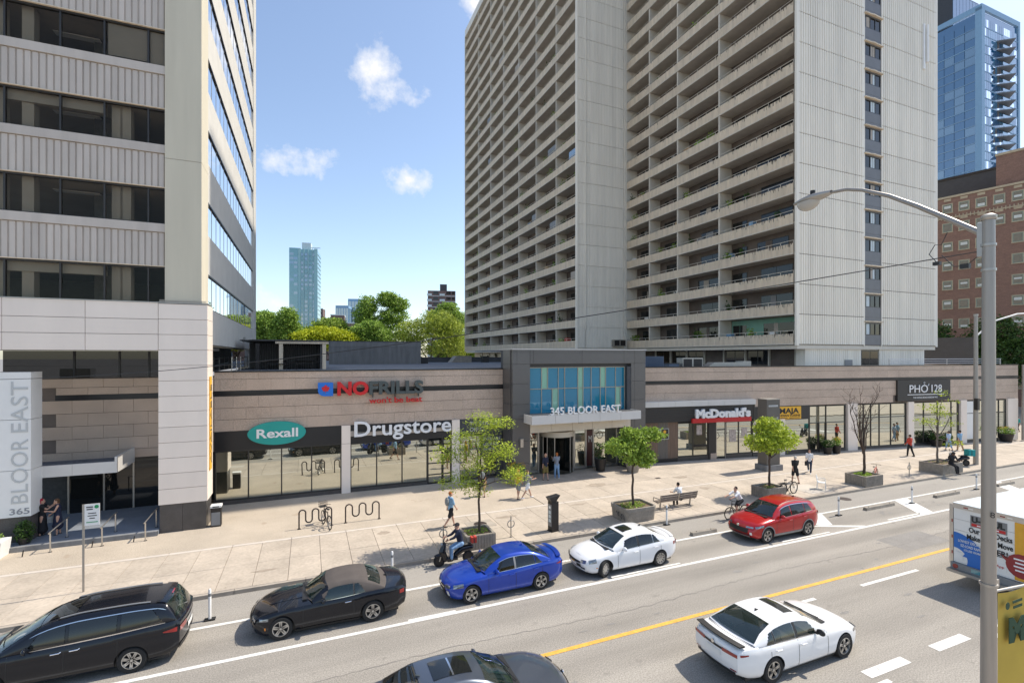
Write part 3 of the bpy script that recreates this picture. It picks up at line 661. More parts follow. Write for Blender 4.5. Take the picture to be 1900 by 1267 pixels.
# ================================================================== office building at the left (number 365)
ob = thing('office_building', 'grey concrete office block numbered 365 with ribbed spandrels and white pier', 'building', (-12, 28.3, 0))
OX, OY = -12, 28.3
def ox(x): return x-OX
def oy(y): return y-OY
FX0, FX1 = -20.0, -6.45            # front bay
SP = [(12.96+3.82*k, 15.03+3.82*k) for k in range(-0, 13)]
rib_me = {}
def prism_rib(w, h, d=.06):
    key = round(h, 3)
    if key not in rib_me:
        b = MB(); e = .02; b.add([(0,d,0),(e,0,0),(w-e,0,0),(w,d,0),(0,d,h),(e,0,h-.02),(w-e,0,h-.02),(w,d,h)], [(0,1,5,4),(1,2,6,5),(2,3,7,6),(4,5,6,7),(0,3,2,1),(0,4,7,3)]); rib_me[key] = b.mesh('rib', 'spandrel_concrete')
    return rib_me[key]
for k, (z0, z1) in enumerate(SP):
    sp = sub('spandrel', ob, (ox(FX0), oy(28.36), z0))
    box('panel', sp, (0, .06, 0), (FX1-FX0, .35, z1-z0), 'spandrel_concrete')
    box('top_band', sp, (0, -.06, z1-z0-.40), (FX1-FX0, .06, z1-z0), 'spandrel_concrete'); box('drip_edge', sp, (0, -.05, 0), (FX1-FX0, .06, .04), 'tower_cream')
    if z0 < 30:
        n = 0; x = 13.55-.262
        while x > 7.0:
            inst('rib', prism_rib(.222, z1-z0-.46), sp, (x, 0, .045)); x -= .262; n += 1
WIN = [(11.2, 12.96)]+[(15.03+3.82*k, 16.78+3.82*k) for k in range(12)]
for k, (z0, z1) in enumerate(WIN):
    vis = z0 < 28
    box('window_sill', ob, (ox(FX0), oy(28.42), z0), (ox(FX1), oy(28.6), z0+.06), 'bronze_frame'); box('window_head', ob, (ox(FX0), oy(28.42), z1-.08), (ox(FX1), oy(28.6), z1), 'bronze_frame')
    cuts = [-20, -18.1, -16.2, -14.3, -12.4, -10.47, -8.85, -7.15, -6.45]
    for a, b in zip(cuts[:-1], cuts[1:]):
        if not vis and a < -14: continue
        box('mullion', ob, (ox(b)-.035, oy(28.44), z0), (ox(b)+.035, oy(28.58), z1), 'bronze_frame')
        box('pane', ob, (ox(a)+.035, oy(28.5), z0+.06), (ox(b)-.035, oy(28.52), z1-.08), 'office_glass')
    box('floor_slab', ob, (ox(-20), oy(28.62), z0-2.05), (ox(-5.2), oy(48), z0-.9), 'office_wall')
    if vis:
        for cx in (-13.0, -11.95, -8.68, -8.35): 
            if k != 3 or cx < -9: box('inner_column', ob, (ox(cx), oy(28.8), z0), (ox(cx)+.42, oy(29.3), z1+.1), 'office_wall')
        if k in (0, 2): box('bulkhead', ob, (ox(-12.4), oy(28.7), z1-.5), (ox(-8.9), oy(29.0), z1), 'office_wall')
        box('ceiling_light', ob, (ox(-11.4), oy(30.2), z1-.12), (ox(-9.6), oy(30.6), z1-.08), 'plastic_white')
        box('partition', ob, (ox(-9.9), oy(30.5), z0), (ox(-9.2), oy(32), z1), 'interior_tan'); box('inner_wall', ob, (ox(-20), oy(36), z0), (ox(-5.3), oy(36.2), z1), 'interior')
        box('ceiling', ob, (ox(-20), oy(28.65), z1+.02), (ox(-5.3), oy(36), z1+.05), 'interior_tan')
    if k == 3: 
        box('roller_blind', ob, (ox(-8.75), oy(28.56), z0+.18), (ox(-7.2), oy(28.58), z1-.08), 'blind'); box('roller_blind', ob, (ox(-7.1), oy(28.56), z0+.12), (ox(-6.5), oy(28.58), z1-.08), 'blind')
# corner column, front and sunlit flank
for z0, z1 in ((11.22, 18.2), (18.22, 27.5), (27.52, 38), (38.02, 50), (50.02, 61.0)): box('corner_column', ob, (ox(-6.44), oy(28.25), z0), (ox(-4.92), oy(30.0), z1), 'beige_concrete')
# flank along the depth: spandrels, ribbon glazing, end column
sidewin = []
for k, (z0, z1) in enumerate(SP):
    box('side_spandrel', ob, (ox(-5.3), oy(30.02), z0), (ox(-4.95), oy(52.6), z1), 'side_concrete')
    box('side_fin', ob, (ox(-5.2), oy(30.02), z0-.09), (ox(-4.93), oy(52.6), z0), 'metal_dark')
for k, (z0, z1) in enumerate(WIN):
    n = 16 if k < 9 else 1
    for i in range(n):
        a = 30.03+(52.6-30.03)*i/n; b = 30.03+(52.6-30.03)*(i+1)/n
        box('side_pane', ob, (ox(-5.02), oy(a)+.02, z0), (ox(-5.0), oy(b)-.02, z1-.09), 'mirror_glass'); box('side_mullion', ob, (ox(-5.06), oy(b)-.02, z0), (ox(-4.985), oy(b)+.02, z1-.09), 'metal_galv')
box('end_column', ob, (ox(-6.2), oy(52.62), 7), (ox(-4.90), oy(55.0), 61), 'side_concrete')
box('side_spandrel', ob, (ox(-5.3), oy(30.02), 9.25), (ox(-4.95), oy(52.6), 11.14), 'side_concrete')
for i in range(6):
    a = 30.1+i*3.75; box('ground_pane', ob, (ox(-5.3), oy(a), 7.7), (ox(-5.27), oy(a+3.68), 9.2), 'tower_glass')
box('flank_lamp', ob, (ox(-4.95), oy(45), 9.75), (ox(-4.8), oy(45.25), 10.15), 'metal_galv')
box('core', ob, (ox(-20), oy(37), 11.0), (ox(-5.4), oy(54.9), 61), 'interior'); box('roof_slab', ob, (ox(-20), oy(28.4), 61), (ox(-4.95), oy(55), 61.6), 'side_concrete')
# white panelled band and pier
for (a, b) in ((-20, -16), (-15.98, -12.3), (-12.28, -9.43), (-9.41, -6.66)):
    for (z0, z1) in ((8.91, 9.66), (9.68, 10.38), (10.40, 11.17)): box('white_panel', ob, (ox(a), oy(28.0), z0), (ox(b), oy(28.25), z1), 'white_panel')
zz = [1.5+.7425*i for i in range(14)]
for z0, z1 in zip(zz[:-1], zz[1:]):
    box('white_panel', ob, (ox(-6.64), oy(28.0), z0+.01), (ox(-4.63), oy(28.08), z1-.01), 'white_panel'); box('white_panel', ob, (ox(-4.71), oy(28.09), z0+.01), (ox(-4.63), oy(29.45), z1-.01), 'white_panel')
box('band_cap', ob, (ox(-20), oy(27.97), 11.17), (ox(-4.6), oy(28.6), 11.22), 'metal_galv')
pg = MB()
for i in range(46): pg.box((ox(-6.6)+i*.042, oy(28.02), 11.22), (ox(-6.6)+i*.042+.012, oy(28.10), 11.34))
pg.build('bird_spikes', 'metal_galv', ob)
box('pier_core', ob, (ox(-6.6), oy(28.09), 1.5), (ox(-4.72), oy(29.4), 11.1), 'white_panel')
box('granite_base', ob, (ox(-6.60), oy(28.05), .1), (ox(-5.68), oy(29.35), 1.495), 'granite_dark'); box('granite_base', ob, (ox(-5.67), oy(28.05), .1), (ox(-4.68), oy(29.35), 1.495), 'granite_dark')
box('soffit', ob, (ox(-20), oy(28.25), 8.91), (ox(-4.75), oy(32.3), 9.05), 'granite_dark')
# recessed ground storey
box('upper_window', ob, (ox(-14), oy(32.0), 7.5), (ox(-6.0), oy(32.03), 8.9), 'car_glass_dark')
for x_ in (-11.2, -9.3, -8.0): box('mullion', ob, (ox(x_)-.04, oy(31.93), 7.5), (ox(x_)+.04, oy(32.0), 8.9), 'black_trim')
box('backing_wall', ob, (ox(-14), oy(32.07), 3.2), (ox(-4.95), oy(32.5), 7.5), 'joint')
for (z0, z1, odd) in [(7.0, 7.45, 0), (6.62, 6.99, 1), (5.66, 6.33, 0), (4.995, 5.65, 1), (4.33, 4.985, 0), (3.66, 4.32, 1), (3.2, 3.65, 0)]:
    x_ = -12.6+(.65 if odd else 0)-OX
    while x_ < ox(-5.0):
        box('granite_panel', ob, (x_+.005, oy(32.0), z0+.005), (min(x_+1.295, ox(-4.97)), oy(32.07), z1-.005), 'granite'); x_ += 1.3
box('recess_band', ob, (ox(-12), oy(32.05), 6.33), (ox(-5), oy(32.075), 6.62), 'black_trim')
box('lobby_back', ob, (ox(-14), oy(33.4), .1), (ox(-5), oy(33.5), 3.3), 'interior'); 
for (a, b) in ((-11.6, -10.2), (-10.1, -8.9), (-8.8, -7.6), (-7.5, -6.7)): box('lobby_pane', ob, (ox(a), oy(32.6), .35), (ox(b), oy(32.62), 3.15), 'tower_glass')
for x_ in (-11.65, -10.15, -8.85, -7.55, -6.65): box('lobby_post', ob, (ox(x_)-.04, oy(32.55), .3), (ox(x_)+.04, oy(32.66), 3.2), 'metal_galv')
box('side_wall', ob, (ox(-6.6), oy(29.4), .1), (ox(-6.3), oy(33.0), 3.2), 'granite_dark')
box('entry_floor', ob, (ox(-14), oy(27.72), .08), (ox(-6.62), oy(33.4), .36), 'platform'); box('step_edge', ob, (ox(-14), oy(27.70), .08), (ox(-6.62), oy(27.86), .365), 'concrete_grey')
# canopy over the door
box('canopy_front', ob, (ox(-13.5), oy(29.3), 2.98), (ox(-10.35), oy(29.36), 3.52), 'canopy_white'); box('canopy_front', ob, (ox(-10.34), oy(29.3), 2.98), (ox(-8.72), oy(29.36), 3.52), 'canopy_white')
box('canopy_end', ob, (ox(-8.72), oy(29.3), 2.98), (ox(-8.62), oy(31.9), 3.75), 'canopy_white'); box('canopy_top', ob, (ox(-13.5), oy(29.36), 3.2), (ox(-8.72), oy(32), 3.26), 'roof_gravel')
# sign pier BLOOR EAST 365
sp = thing('pylon_sign', 'tall white pier lettered BLOOR EAST and 365 beside office entrance', 'sign', (-12.3, 28.4, 0))
for z0, z1 in ((1.5, 3.55), (3.57, 5.8), (5.82, 7.92)):
    b = MB(); b.prism([(-.5, 0), (.82, 0), (.86, .9), (-.5, .9)], z0, z1); b.build('white_panel', 'plastic_white', sp)
MB().prism([(-.45, .06), (.78, .06), (.81, .88), (-.45, .88)], .1, 1.49).build('granite_base', 'granite_dark', sp)
text('lettering', sp, '365', (.10, -.012, 1.62), .27, 'ink_grey', .012, width=.68, bold=.01)
text('lettering', sp, 'BLOOR', (.72, -.014, 2.1), .60, 'ink_pale', .014, width=2.85, roll=R(90)); text('lettering', sp, 'EAST', (.72, -.014, 5.25), .60, 'ink_pale', .014, width=2.25, roll=R(90))
s = thing('vertical_sign', 'narrow yellow vertical sign on the flank of white pier', 'sign', (-4.62, 28.45, 2.9))
box('panel', s, (0, 0, 0), (.03, .55, 4.7), 'sign_yellow')
text('lettering', s, 'AVAILABLE', (.035, .42, .3), .28, 'ink', .012, width=4.0, rot=(R(90), 0, R(90)), roll=R(90))

# ================================================================== apartment tower (number 345)
TX, TY = 41.2, 31.2
tw = thing('apartment_tower', 'tall pale concrete apartment tower with long balconies and ribbed white end wall', 'building', (TX, TY, 0))
FP, FZ, NF = 2.78, 9.7, 26
def tz(k): return FZ+FP*k
# white end wall facing the street (local y = 0, x from 0 to 21.7)
pa = ribbed(9.25, FP-.06, .32, .5, .10, 'tower_white'); pb = ribbed(9.25, FP-.06, .32, .5, .10, 'tower_white')
box('end_core', tw, (.3, .165, 9.6), (21.6, .32, tz(NF)), 'tower_white')
fr_me = MB()
for (a, b) in ((0, .10), (.84, .92), (1.62, 1.70), (2.40, 2.5)): fr_me.box((a, -.03, 0), (b, .05, 1.2))
fr_me.box((0, -.03, 0), (2.5, .05, .07)); fr_me.box((0, -.03, 1.13), (2.5, .05, 1.2)); fr_me = fr_me.mesh('frame', 'bronze_frame')
ledge = MB(); rl = random.Random(4); pts = [(-.15, 0)]+[(-.15+i*.2, -.18-rl.uniform(0, .08)) for i in range(0, 15)]+[(2.65, 0)]
ledge = MB().prism(pts, 0, .11).mesh('ledge', 'tower_cream')
for k in range(NF):
    z = tz(k)
    inst('ribbed_panel', pa, tw, (.35, .0, z+.03)); inst('ribbed_panel', pb, tw, (12.4, .0, z+.03))
    box('floor_joint', tw, (.3, .07, z-.03), (21.7, .15, z+.03), 'tower_back')
    box('window_spandrel', tw, (9.72, .05, z+.02), (12.28, .2, z+1.0), 'grey_panel')
    w = inst('window', fr_me, tw, (9.75, .08, z+1.0)); 
    for i, (a, b) in enumerate(((.1, .84), (.92, 1.62), (1.70, 2.40))):
        if k < 15: box('pane', w, (a, .02, .07), (b, .03, 1.13), 'tower_glass')
    if k < 15:
        for (a, b) in ((.95, 1.25), (1.3, 1.6)) if rl.random() < .8 else ((.3, .8),): box('curtain', w, (a, .012, .08), (b, .019, 1.12), 'blind' if rl.random() < .5 else 'far_white')
    else: box('pane', w, (.1, .02, .07), (2.4, .03, 1.13), 'tower_glass')
    inst('ledge', ledge, tw, (9.75, .03, z+2.3)); box('window_head', tw, (9.72, .05, z+2.2), (12.28, .2, z+2.78), 'grey_panel')
for x_ in (0.0, 21.62): box('corner_strip', tw, (x_, .0, 9.6), (x_+.33, .2, tz(NF)), 'tower_white')
for x_ in (9.58, 12.3): box('jamb', tw, (x_, .0, 9.6), (x_+.12, .12, tz(NF)), 'tower_white')
rr = random.Random(8)
def wing(x, ys, k_detail, tag_):
    """balcony front on the plane x, facing -x; ys = bay limits from near to far (world)"""
    y0, y1 = ys[0]-TY, ys[-1]-TY; Lw = y1-y0; lx = x-TX
    spm = ribbed(Lw, .92, .30, .22, .025, 'tower_cream', 'spandrel')
    rail = MB(); rail.tube([(0, 0, 0), (0, Lw, 0)], .025, 5); n = int(Lw/1.3)
    for i in range(n+1): rail.box((-.015, Lw*i/n-.015, -.27), (.015, Lw*i/n+.015, 0))
    rail = rail.mesh('railing', 'tower_divider')
    for k in range(NF):
        z = tz(k)
        box('balcony_slab', tw, (lx+.04, y0, z), (lx+1.8, y1, z+.18), 'tower_slab')
        o = inst('spandrel', spm, tw, (lx, y1, z+.07), (0, 0, R(-90))); 
        box('slab_edge', tw, (lx-.03, y0, z-.02), (lx+.05, y1, z+.07), 'tower_divider')
        inst('railing', rail, tw, (lx+.06, y0, z+1.27))
        for yy in ys[1:-1]: box('divider', tw, (lx+.05, yy-TY-.09, z+.18), (lx+1.78, yy-TY+.09, z+FP-.02), 'tower_divider')
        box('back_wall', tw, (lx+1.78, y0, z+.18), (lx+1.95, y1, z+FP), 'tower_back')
        if k < k_detail:
            for a, b in zip(ys[:-1], ys[1:]):
                wd = b-a; mid = (a+b)/2-TY
                c0 = a-TY+wd*rr.choice((.12, .15, .2)); c1 = c0+min(3.6, wd*.62)
                w = sub('window', tw, (lx+1.74, c0, z+.2))
                box('frame', w, (0, 0, 0), (.05, c1-c0, 2.1), 'bronze_frame'); h_ = (c1-c0)
                box('pane', w, (-.012, .06, .08), (-.002, h_/2-.03, 2.02), 'tower_glass'); box('pane', w, (-.012, h_/2+.03, .08), (-.002, h_-.06, 2.02), 'tower_glass')
                if rr.random() < .4: box('curtain', w, (-.022, h_*.5+.05, .1), (-.014, h_*.5+.05+rr.uniform(.3, .8), 2.0), rr.choice(('blind', 'plastic_grey', 'tower_back')))
                if wd > 8: 
                    w2 = sub('window', tw, (lx+1.74, b-TY-2.2, z+.9)); box('frame', w2, (0, 0, 0), (.05, 1.9, 1.35), 'bronze_frame'); box('pane', w2, (-.012, .06, .06), (-.002, .92, 1.29), 'tower_glass'); box('pane', w2, (-.012, .98, .06), (-.002, 1.84, 1.29), 'tower_glass')
YSR = [31.55, 40.4, 46.9, 52.2, 57.0]
YSL = [57.4, 63.2, 70.0, 76.9, 84.1, 91.0, 98.6, 107.6]
wing(41.2, YSR, 19, 'r'); wing(33.2, YSL, 26, 'l')
box('end_wall', tw, (33.12-TX, 107.6-TY, 9.6), (35.2-TX, 107.95-TY, tz(NF)+.2), 'tower_divider'); box('end_wall', tw, (33.14-TX, 57.1-TY, 9.6), (33.3-TX, 57.42-TY, tz(NF)), 'tower_white')
# street-facing shaft between the two balcony fronts
pc = ribbed(1.15, FP-.05, .25, .5, .05, 'tower_white'); pd = ribbed(6.1, FP-.05, .25, .5, .05, 'tower_white')
for k in range(NF):
    z = tz(k); inst('ribbed_panel', pc, tw, (33.25-TX, 57.0-TY, z+.02)); inst('ribbed_panel', pd, tw, (34.5-TX, 57.0-TY, z+.02))
box('shaft_core', tw, (33.25-TX, 57.13-TY, 9.5), (43-TX, 57.38-TY, tz(NF)), 'tower_white')
MB().tube([(34.45-TX, 56.95-TY, 12.2), (34.45-TX, 56.95-TY, 82)], .07, 8).build('down_pipe', 'tower_white', tw)
for x_ in (33.2, 40.65, 41.0): box('shaft_strip', tw, (x_-TX, 56.96-TY, 9.6), (x_-TX+.12, 57.1-TY, tz(NF)), 'tower_white')
box('core', tw, (35.1-TX, 57.5-TY, 9.6), (62-TX, 107.5-TY, tz(NF)), 'tower_slab'); box('core', tw, (43.1-TX, 31.4-TY, 9.6), (62-TX, 57.5-TY, tz(NF)+.01), 'tower_slab')
box('roof_parapet', tw, (33.1-TX, 57.0-TY, tz(NF)-.3), (62.8-TX, 107.7-TY, tz(NF)+1.3), 'tower_white'); box('roof_parapet', tw, (-.02, .0, tz(NF)-.28), (21.8, 25.9, tz(NF)+1.28), 'tower_white')
# rust and soot streaks running down the balcony fronts
M('soot', (.10, .085, .07), .9, .3, 8)
st = MB(); r2 = random.Random(21)
for k in range(19):
    for _ in range(46):
        yy = 31.6+9*abs(r2.gauss(0, .45)) if r2.random() < .8 else r2.uniform(31.6, 57)
        if yy > 56.8: continue
        w_ = r2.uniform(.015, .06); h_ = r2.uniform(.04, .34); zt = tz(k)+.992; st.box((-.004, yy-TY, zt-h_), (.02, yy-TY+w_, zt))
st.build('soot_streaks', 'soot', tw)['kind'] = 'stuff'
# transfer slab and recessed base storey
box('transfer_slab', tw, (.2, .1, 9.28), (21.7, 26.2, 9.62), 'tower_divider'); box('transfer_slab', tw, (33.2-TX, 57.2-TY, 9.3), (62-TX, 107-TY, 9.66), 'tower_divider')
pe = ribbed(8.0, 1.75, .29, .5, .06, 'tower_white'); pf = ribbed(7.6, 1.75, .29, .5, .06, 'tower_white')
inst('base_panel', pe, tw, (1.5, .25, 7.55)); inst('base_panel', pf, tw, (12.4, .25, 7.55)); box('base_core', tw, (1.5, .4, 7.4), (20, 1.2, 9.3), 'tower_white')
w = sub('window', tw, (9.6, .3, 7.7)); box('frame', w, (0, 0, 0), (2.7, .06, 1.5), 'bronze_frame'); box('pane', w, (.1, -.012, .1), (1.3, -.004, 1.4), 'tower_glass'); box('pane', w, (1.4, -.012, .1), (2.6, -.004, 1.4), 'tower_glass')
box('vent_grille', tw, (7.0, .18, 7.65), (8.1, .24, 8.25), 'plastic_grey')
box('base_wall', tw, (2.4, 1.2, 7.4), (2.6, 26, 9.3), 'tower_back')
for i in range(8):
    a = 2.0+i*2.95; 
    if i in (1, 2, 4, 5, 6): w = sub('window', tw, (2.36, a, 7.7)); box('frame', w, (0, 0, 0), (.05, 2.5, 1.5), 'bronze_frame'); box('pane', w, (-.012, .07, .07), (-.003, 1.2, 1.43), 'tower_glass'); box('pane', w, (-.012, 1.3, .07), (-.003, 2.43, 1.43), 'tower_glass')
    box('base_post', tw, (2.2, a-.25, 7.5), (2.4, a-.1, 9.3), 'tower_divider')
box('base_wall', tw, (34.6-TX, 60-TY, 7.4), (34.9-TX, 105-TY, 9.3), 'tower_cream')
for i in range(9):
    a = 63+i*4.6-TY; w = sub('window', tw, (34.55-TX, a, 7.9)); box('frame', w, (0, 0, 0), (.04, 1.6, 1.2), 'bronze_frame'); box('pane', w, (-.012, .06, .06), (-.003, 1.54, 1.14), 'tower_glass')
    box('base_post', tw, (34.5-TX, a-.4, 7.5), (34.62-TX, a-.3, 9.3), 'tower_cream')
# unpainted mint balcony wall and a few belongings
box('painted_wall', tw, (1.74, .5, FZ+.2), (1.775, 9.0, FZ+2.7), 'mint_wall')
b = MB(); b.lathe([(.28, -.06), (.33, -.06), (.33, .06), (.28, .06)], 20, 'x', (-.02+.9, 15.75, tz(6)+1.55), cap=False); b.build('wreath', 'metal_dark', tw)
for (x_, y_, k, m_) in ((33.3, 60.2, 0, 'cloth_red'), (33.3, 62.0, 0, 'leaf_fresh'), (33.4, 93, 5, 'cloth_tan'), (41.3, 45.2, 8, 'cloth_tan'), (41.35, 43.5, 8, 'leaf_mid')):
    box('balcony_chest', tw, (x_-TX+.2, y_-TY, tz(k)+.2), (x_-TX+.8, y_-TY+.9, tz(k)+1.45), m_)
for (yy, k) in ((33.5, 0), (46.2, 3)): box('window_air_conditioner', tw, (1.25, yy-TY+1.0, tz(k)+.9), (1.74, yy-TY+1.6, tz(k)+1.3), 'plastic_white')
cb = MB(); cb.box((19.2, -.12, 39.2), (19.5, .03, 44)); cb.box((19.7, -.2, 40), (19.95, -.05, 44)); cb.build('antenna_panel', 'plastic_white', tw)

# belongings on the balconies
br = random.Random(51)
pm_ = []
for i in range(3):
    v = []; f_ = []
    for _ in range(60):
        c = Vector((br.gauss(0, .16), br.gauss(0, .16), .45+abs(br.gauss(0, .28)))); a = Vector((br.uniform(-1, 1), br.uniform(-1, 1), br.uniform(-.2, 1))).normalized()*.16; b9 = Vector((br.uniform(-1, 1), br.uniform(-1, 1), br.uniform(-1, 1))).normalized()*.07; k9 = len(v); v += [tuple(c-a), tuple(c+b9), tuple(c+a), tuple(c-b9)]; f_.append((k9, k9+1, k9+2, k9+3))
    me = bpy.data.meshes.new('pot_foliage'); me.from_pydata(v, [], f_); me.materials.append(MATS[('leaf_mid', 'leaf_dark', 'leaf_fresh')[i]]); pm_.append(me)
chair = MB().box((-.22, -.22, .40), (.22, .22, .44)).box((-.22, .19, .44), (.22, .23, .9))
for a in (-.2, .17):
    for b9 in (-.2, .18): chair.box((a, b9, 0), (a+.03, b9+.03, .42))
chm = {m_: chair.mesh('chair', m_) for m_ in ('plastic_white', 'plastic_black', 'cloth_tan')}
used = 0
for (lx, ys, ks) in ((0.0, YSR, range(0, 15)), (33.2-TX, YSL, range(0, 22))):
    for k in ks:
        for a, b9 in zip(ys[:-1], ys[1:]):
            if br.random() < .42 or used > 290: continue
            for _ in range(br.randint(1, 3)):
                y_ = br.uniform(a+.5, b9-.5)-TY; z_ = tz(k)+.18; r_ = br.random(); used += 1
                if r_ < .35: inst('balcony_plant', br.choice(pm_), tw, (lx+br.uniform(.35, .9), y_, z_+.35), (0, 0, br.uniform(0, 6)), (1.2, 1.2, 1.2))
                elif r_ < .65: inst('balcony_chair', br.choice(list(chm.values())), tw, (lx+br.uniform(.6, 1.2), y_, z_), (0, 0, br.uniform(0, 6)), (1.15, 1.15, 1.35))
                else: box('balcony_storage', tw, (lx+1.0, y_, z_), (lx+1.5, y_+br.uniform(.5, 1.1), z_+br.uniform(.9, 1.7)), br.choice(('plastic_grey', 'cloth_tan', 'blind', 'plastic_black', 'cloth_blue')))
for k in range(3, 20):
    for _ in range(1):
        i9 = br.randint(0, 5); a, b9 = YSL[i9], YSL[i9+1]
        if br.random() < .35: box('privacy_screen', tw, (33.2-TX+.12, a-TY+.1, tz(k)+1.0), (33.2-TX+.16, a-TY+br.uniform(1.2, 3), tz(k)+2.1), br.choice(('far_blue', 'blind', 'plastic_grey')))
# ================================================================== things on the podium roof
rw = thing('roof_wall', 'ribbed dark concrete wall on the podium roof before the trees', 'wall', (2.2, 62, 7.62))
inst('ribbed_panel', ribbed(11.0, 2.15, .16, .4, .03, 'concrete_grey'), rw, (0, 0, 0)); box('wall_cap', rw, (0, -.03, 2.15), (11.0, .4, 2.75), 'concrete_grey'); box('wall_core', rw, (0, .08, 0), (11, .35, 2.15), 'concrete_grey'); box('coping', rw, (-.05, -.06, 2.75), (11.05, .45, 2.82), 'black_trim')
pg = thing('roof_shelter', 'concrete framed roof shelter with dark slatted screens beside office block', 'shelter', (-3.6, 40, 7.6))
for x_ in (.0, 1.55, 4.55): box('post', pg, (x_, 0, 0), (x_+.26, .4, 1.95), 'tower_cream' if x_ > 0 else 'metal_dark')
box('beam', pg, (1.3, -.05, 1.95), (5.0, .5, 2.12), 'tower_cream'); box('roof_slab', pg, (-1, -.1, 2.12), (5.05, 6, 2.2), 'black_trim'); box('rear_wall', pg, (-1, 6, 0), (5, 6.2, 2.4), 'concrete_grey')
for i in range(26): 
    x_ = .3+i*.165
    if abs(x_-1.65) > .15: box('slat', pg, (x_, .9, 0), (x_+.05, 1.0, 1.95), 'metal_dark')
box('screen_rail', pg, (.2, .88, .55), (4.5, 1.02, .62), 'metal_dark')
box('side_wall', pg, (4.4, .4, 0), (4.7, 6, 2.12), 'concrete_grey'); box('upstand', pg, (-.9, 7, 2.0), (2.6, 9, 2.45), 'black_trim')
for k in range(2):
    tb = thing('picnic_table', ('black picnic table under the roof shelter near the left post', 'black picnic table under the roof shelter near the right post')[k], 'table', (-2.2+k*1.9, 40.5, 7.62), group='picnic tables')
    box('table_top', tb, (-.75, -.35, .70), (.75, .35, .75), 'metal_dark')
    for s_ in (-1, 1): box('bench_seat', tb, (-.75, s_*.65-.12, .42), (.75, s_*.65+.12, .46), 'metal_dark')
    for s_ in (-.55, .55): MB().tube([(s_, -.7, 0), (s_, -.2, .7)], .03, 5).tube([(s_, .7, 0), (s_, .2, .7)], .03, 5).build('leg_frame', 'metal_dark', tb)
hr = thing('roof_railing', 'pale metal ramp railing on podium roof beside office block', 'railing', (-4.6, 36, 7.62))
for i in range(5): MB().tube([(0, i*2.2, 0), (0, i*2.2, .95)], .03, 6).build('post', 'metal_steel', hr)
for z_ in (.5, .95): MB().tube([(0, 0, z_-.2), (0, 8.8, z_)], .03, 6).build('rail', 'metal_steel', hr)
cn_ = [('roof_fence', 'blue grey corrugated screen on roof right of entrance pavilion', 'screen', (24.3, 33.5, 7.6), (3.6, .12, 1.05), 'plastic_grey')]
f = thing('roof_screen', 'blue grey corrugated screen on roof right of entrance pavilion', 'screen', (24.2, 33.4, 7.6)); M('screen_blue', (.09, .12, .17), .5, .1, 2); inst('corrugated_sheet', ribbed(3.7, 1.0, .09, .5, .03, 'screen_blue'), f); box('frame', f, (0, .1, 0), (3.7, .16, .95), 'metal_dark')
def ac(name, label, loc, sx, sy, sz, fans):
    a = thing(name, label, 'air conditioner', loc, -AL); box('casing', a, (0, 0, 0), (sx, sy, sz), 'metal_galv')
    for i in range(fans): box('grille', a, (.08+i*sx/fans, -.015, .1), ((i+1)*sx/fans-.08, .0, sz-.1), 'metal_dark')
    return a
ac('roof_unit', 'boxy rooftop air conditioner with two dark grilles', (29.6, 33.0, 7.62), 2.0, .9, .85, 2)
a = thing('duct_box', 'long flat grey duct box on the roof beside the air conditioner', 'duct', (32.7, 32.6, 7.62), -AL); box('duct_body', a, (0, 0, 0), (3.0, .9, .45), 'metal_galv'); box('duct_end', a, (3.0, .0, 0), (3.9, .9, .55), 'metal_galv')
MB().prism([(0, 0), (-.7, 0), (0, .4)], 0, .9, 'y').build('duct_scoop', 'metal_galv', a)
a = thing('vent_box', 'low blue grey vent box on the roof between screen and air conditioner', 'vent', (28.3, 33.2, 7.62)); box('vent_body', a, (0, 0, 0), (1.1, .7, .35), 'screen_blue'); box('vent_cap', a, (-.04, -.04, .35), (1.14, .74, .4), 'metal_dark')
a = ac('wall_unit', 'grey double air conditioner hung at the foot of the ribbed shaft', (38.6, 56.3, 9.95), 1.9, .6, .9, 2); a.rotation_euler = (0, 0, 0)
g = thing('parapet_railing', 'pale horizontal rail fence along the right end of the shop roof', 'railing', rloc(26.6, -.4, 7.75), -AL)
for z_ in (.18, .38, .58): MB().tube([(0, 0, z_), (15.0, 0, z_)], .03, 6).build('rail', 'metal_steel', g)
for i in range(5): MB().tube([(i*3.7+.1, 0, -.1), (i*3.7+.1, 0, .58)], .035, 6).build('post', 'metal_steel', g)
r3 = random.Random(2)
for (nm, lb, ct, loc, sz) in (('roof_box', 'black equipment box on the roof at right end of ribbed wall', 'box', (13.6, 63, 7.62), (1.5, 1, .75)), ('roof_hatch', 'sloping concrete hatch on the roof near the trees', 'hatch', (21.6, 72, 7.62), (3.2, 2.2, .95)), ('roof_tank', 'black tank on the roof beside the sloping hatch', 'tank', (25.2, 71, 7.62), (1.0, 1, .9))):
    t = thing(nm, lb, ct, loc); m_ = 'concrete_planter' if nm == 'roof_hatch' else 'metal_dark'
    MB().prism([(-sz[0]/2, 0), (sz[0]/2, 0), (sz[0]/2, sz[2]), (-sz[0]/2+(.8 if nm == 'roof_hatch' else .06), sz[2])], 0, sz[1], 'y').build('body', m_, t); box('lid', t, (-sz[0]/2+.9 if nm == 'roof_hatch' else -sz[0]/2, -.03, sz[2]), (sz[0]/2+.03, sz[1]+.03, sz[2]+.06), m_)
pw = thing('roof_kerb_wall', 'low dark wall at the back edge of the podium roof', 'wall', (14, 75.5, 7.6)); box('wall_body', pw, (0, 0, 0), (18, .4, .75), 'dark_clad'); box('coping', pw, (0, -.04, .75), (18, .44, .82), 'black_trim')

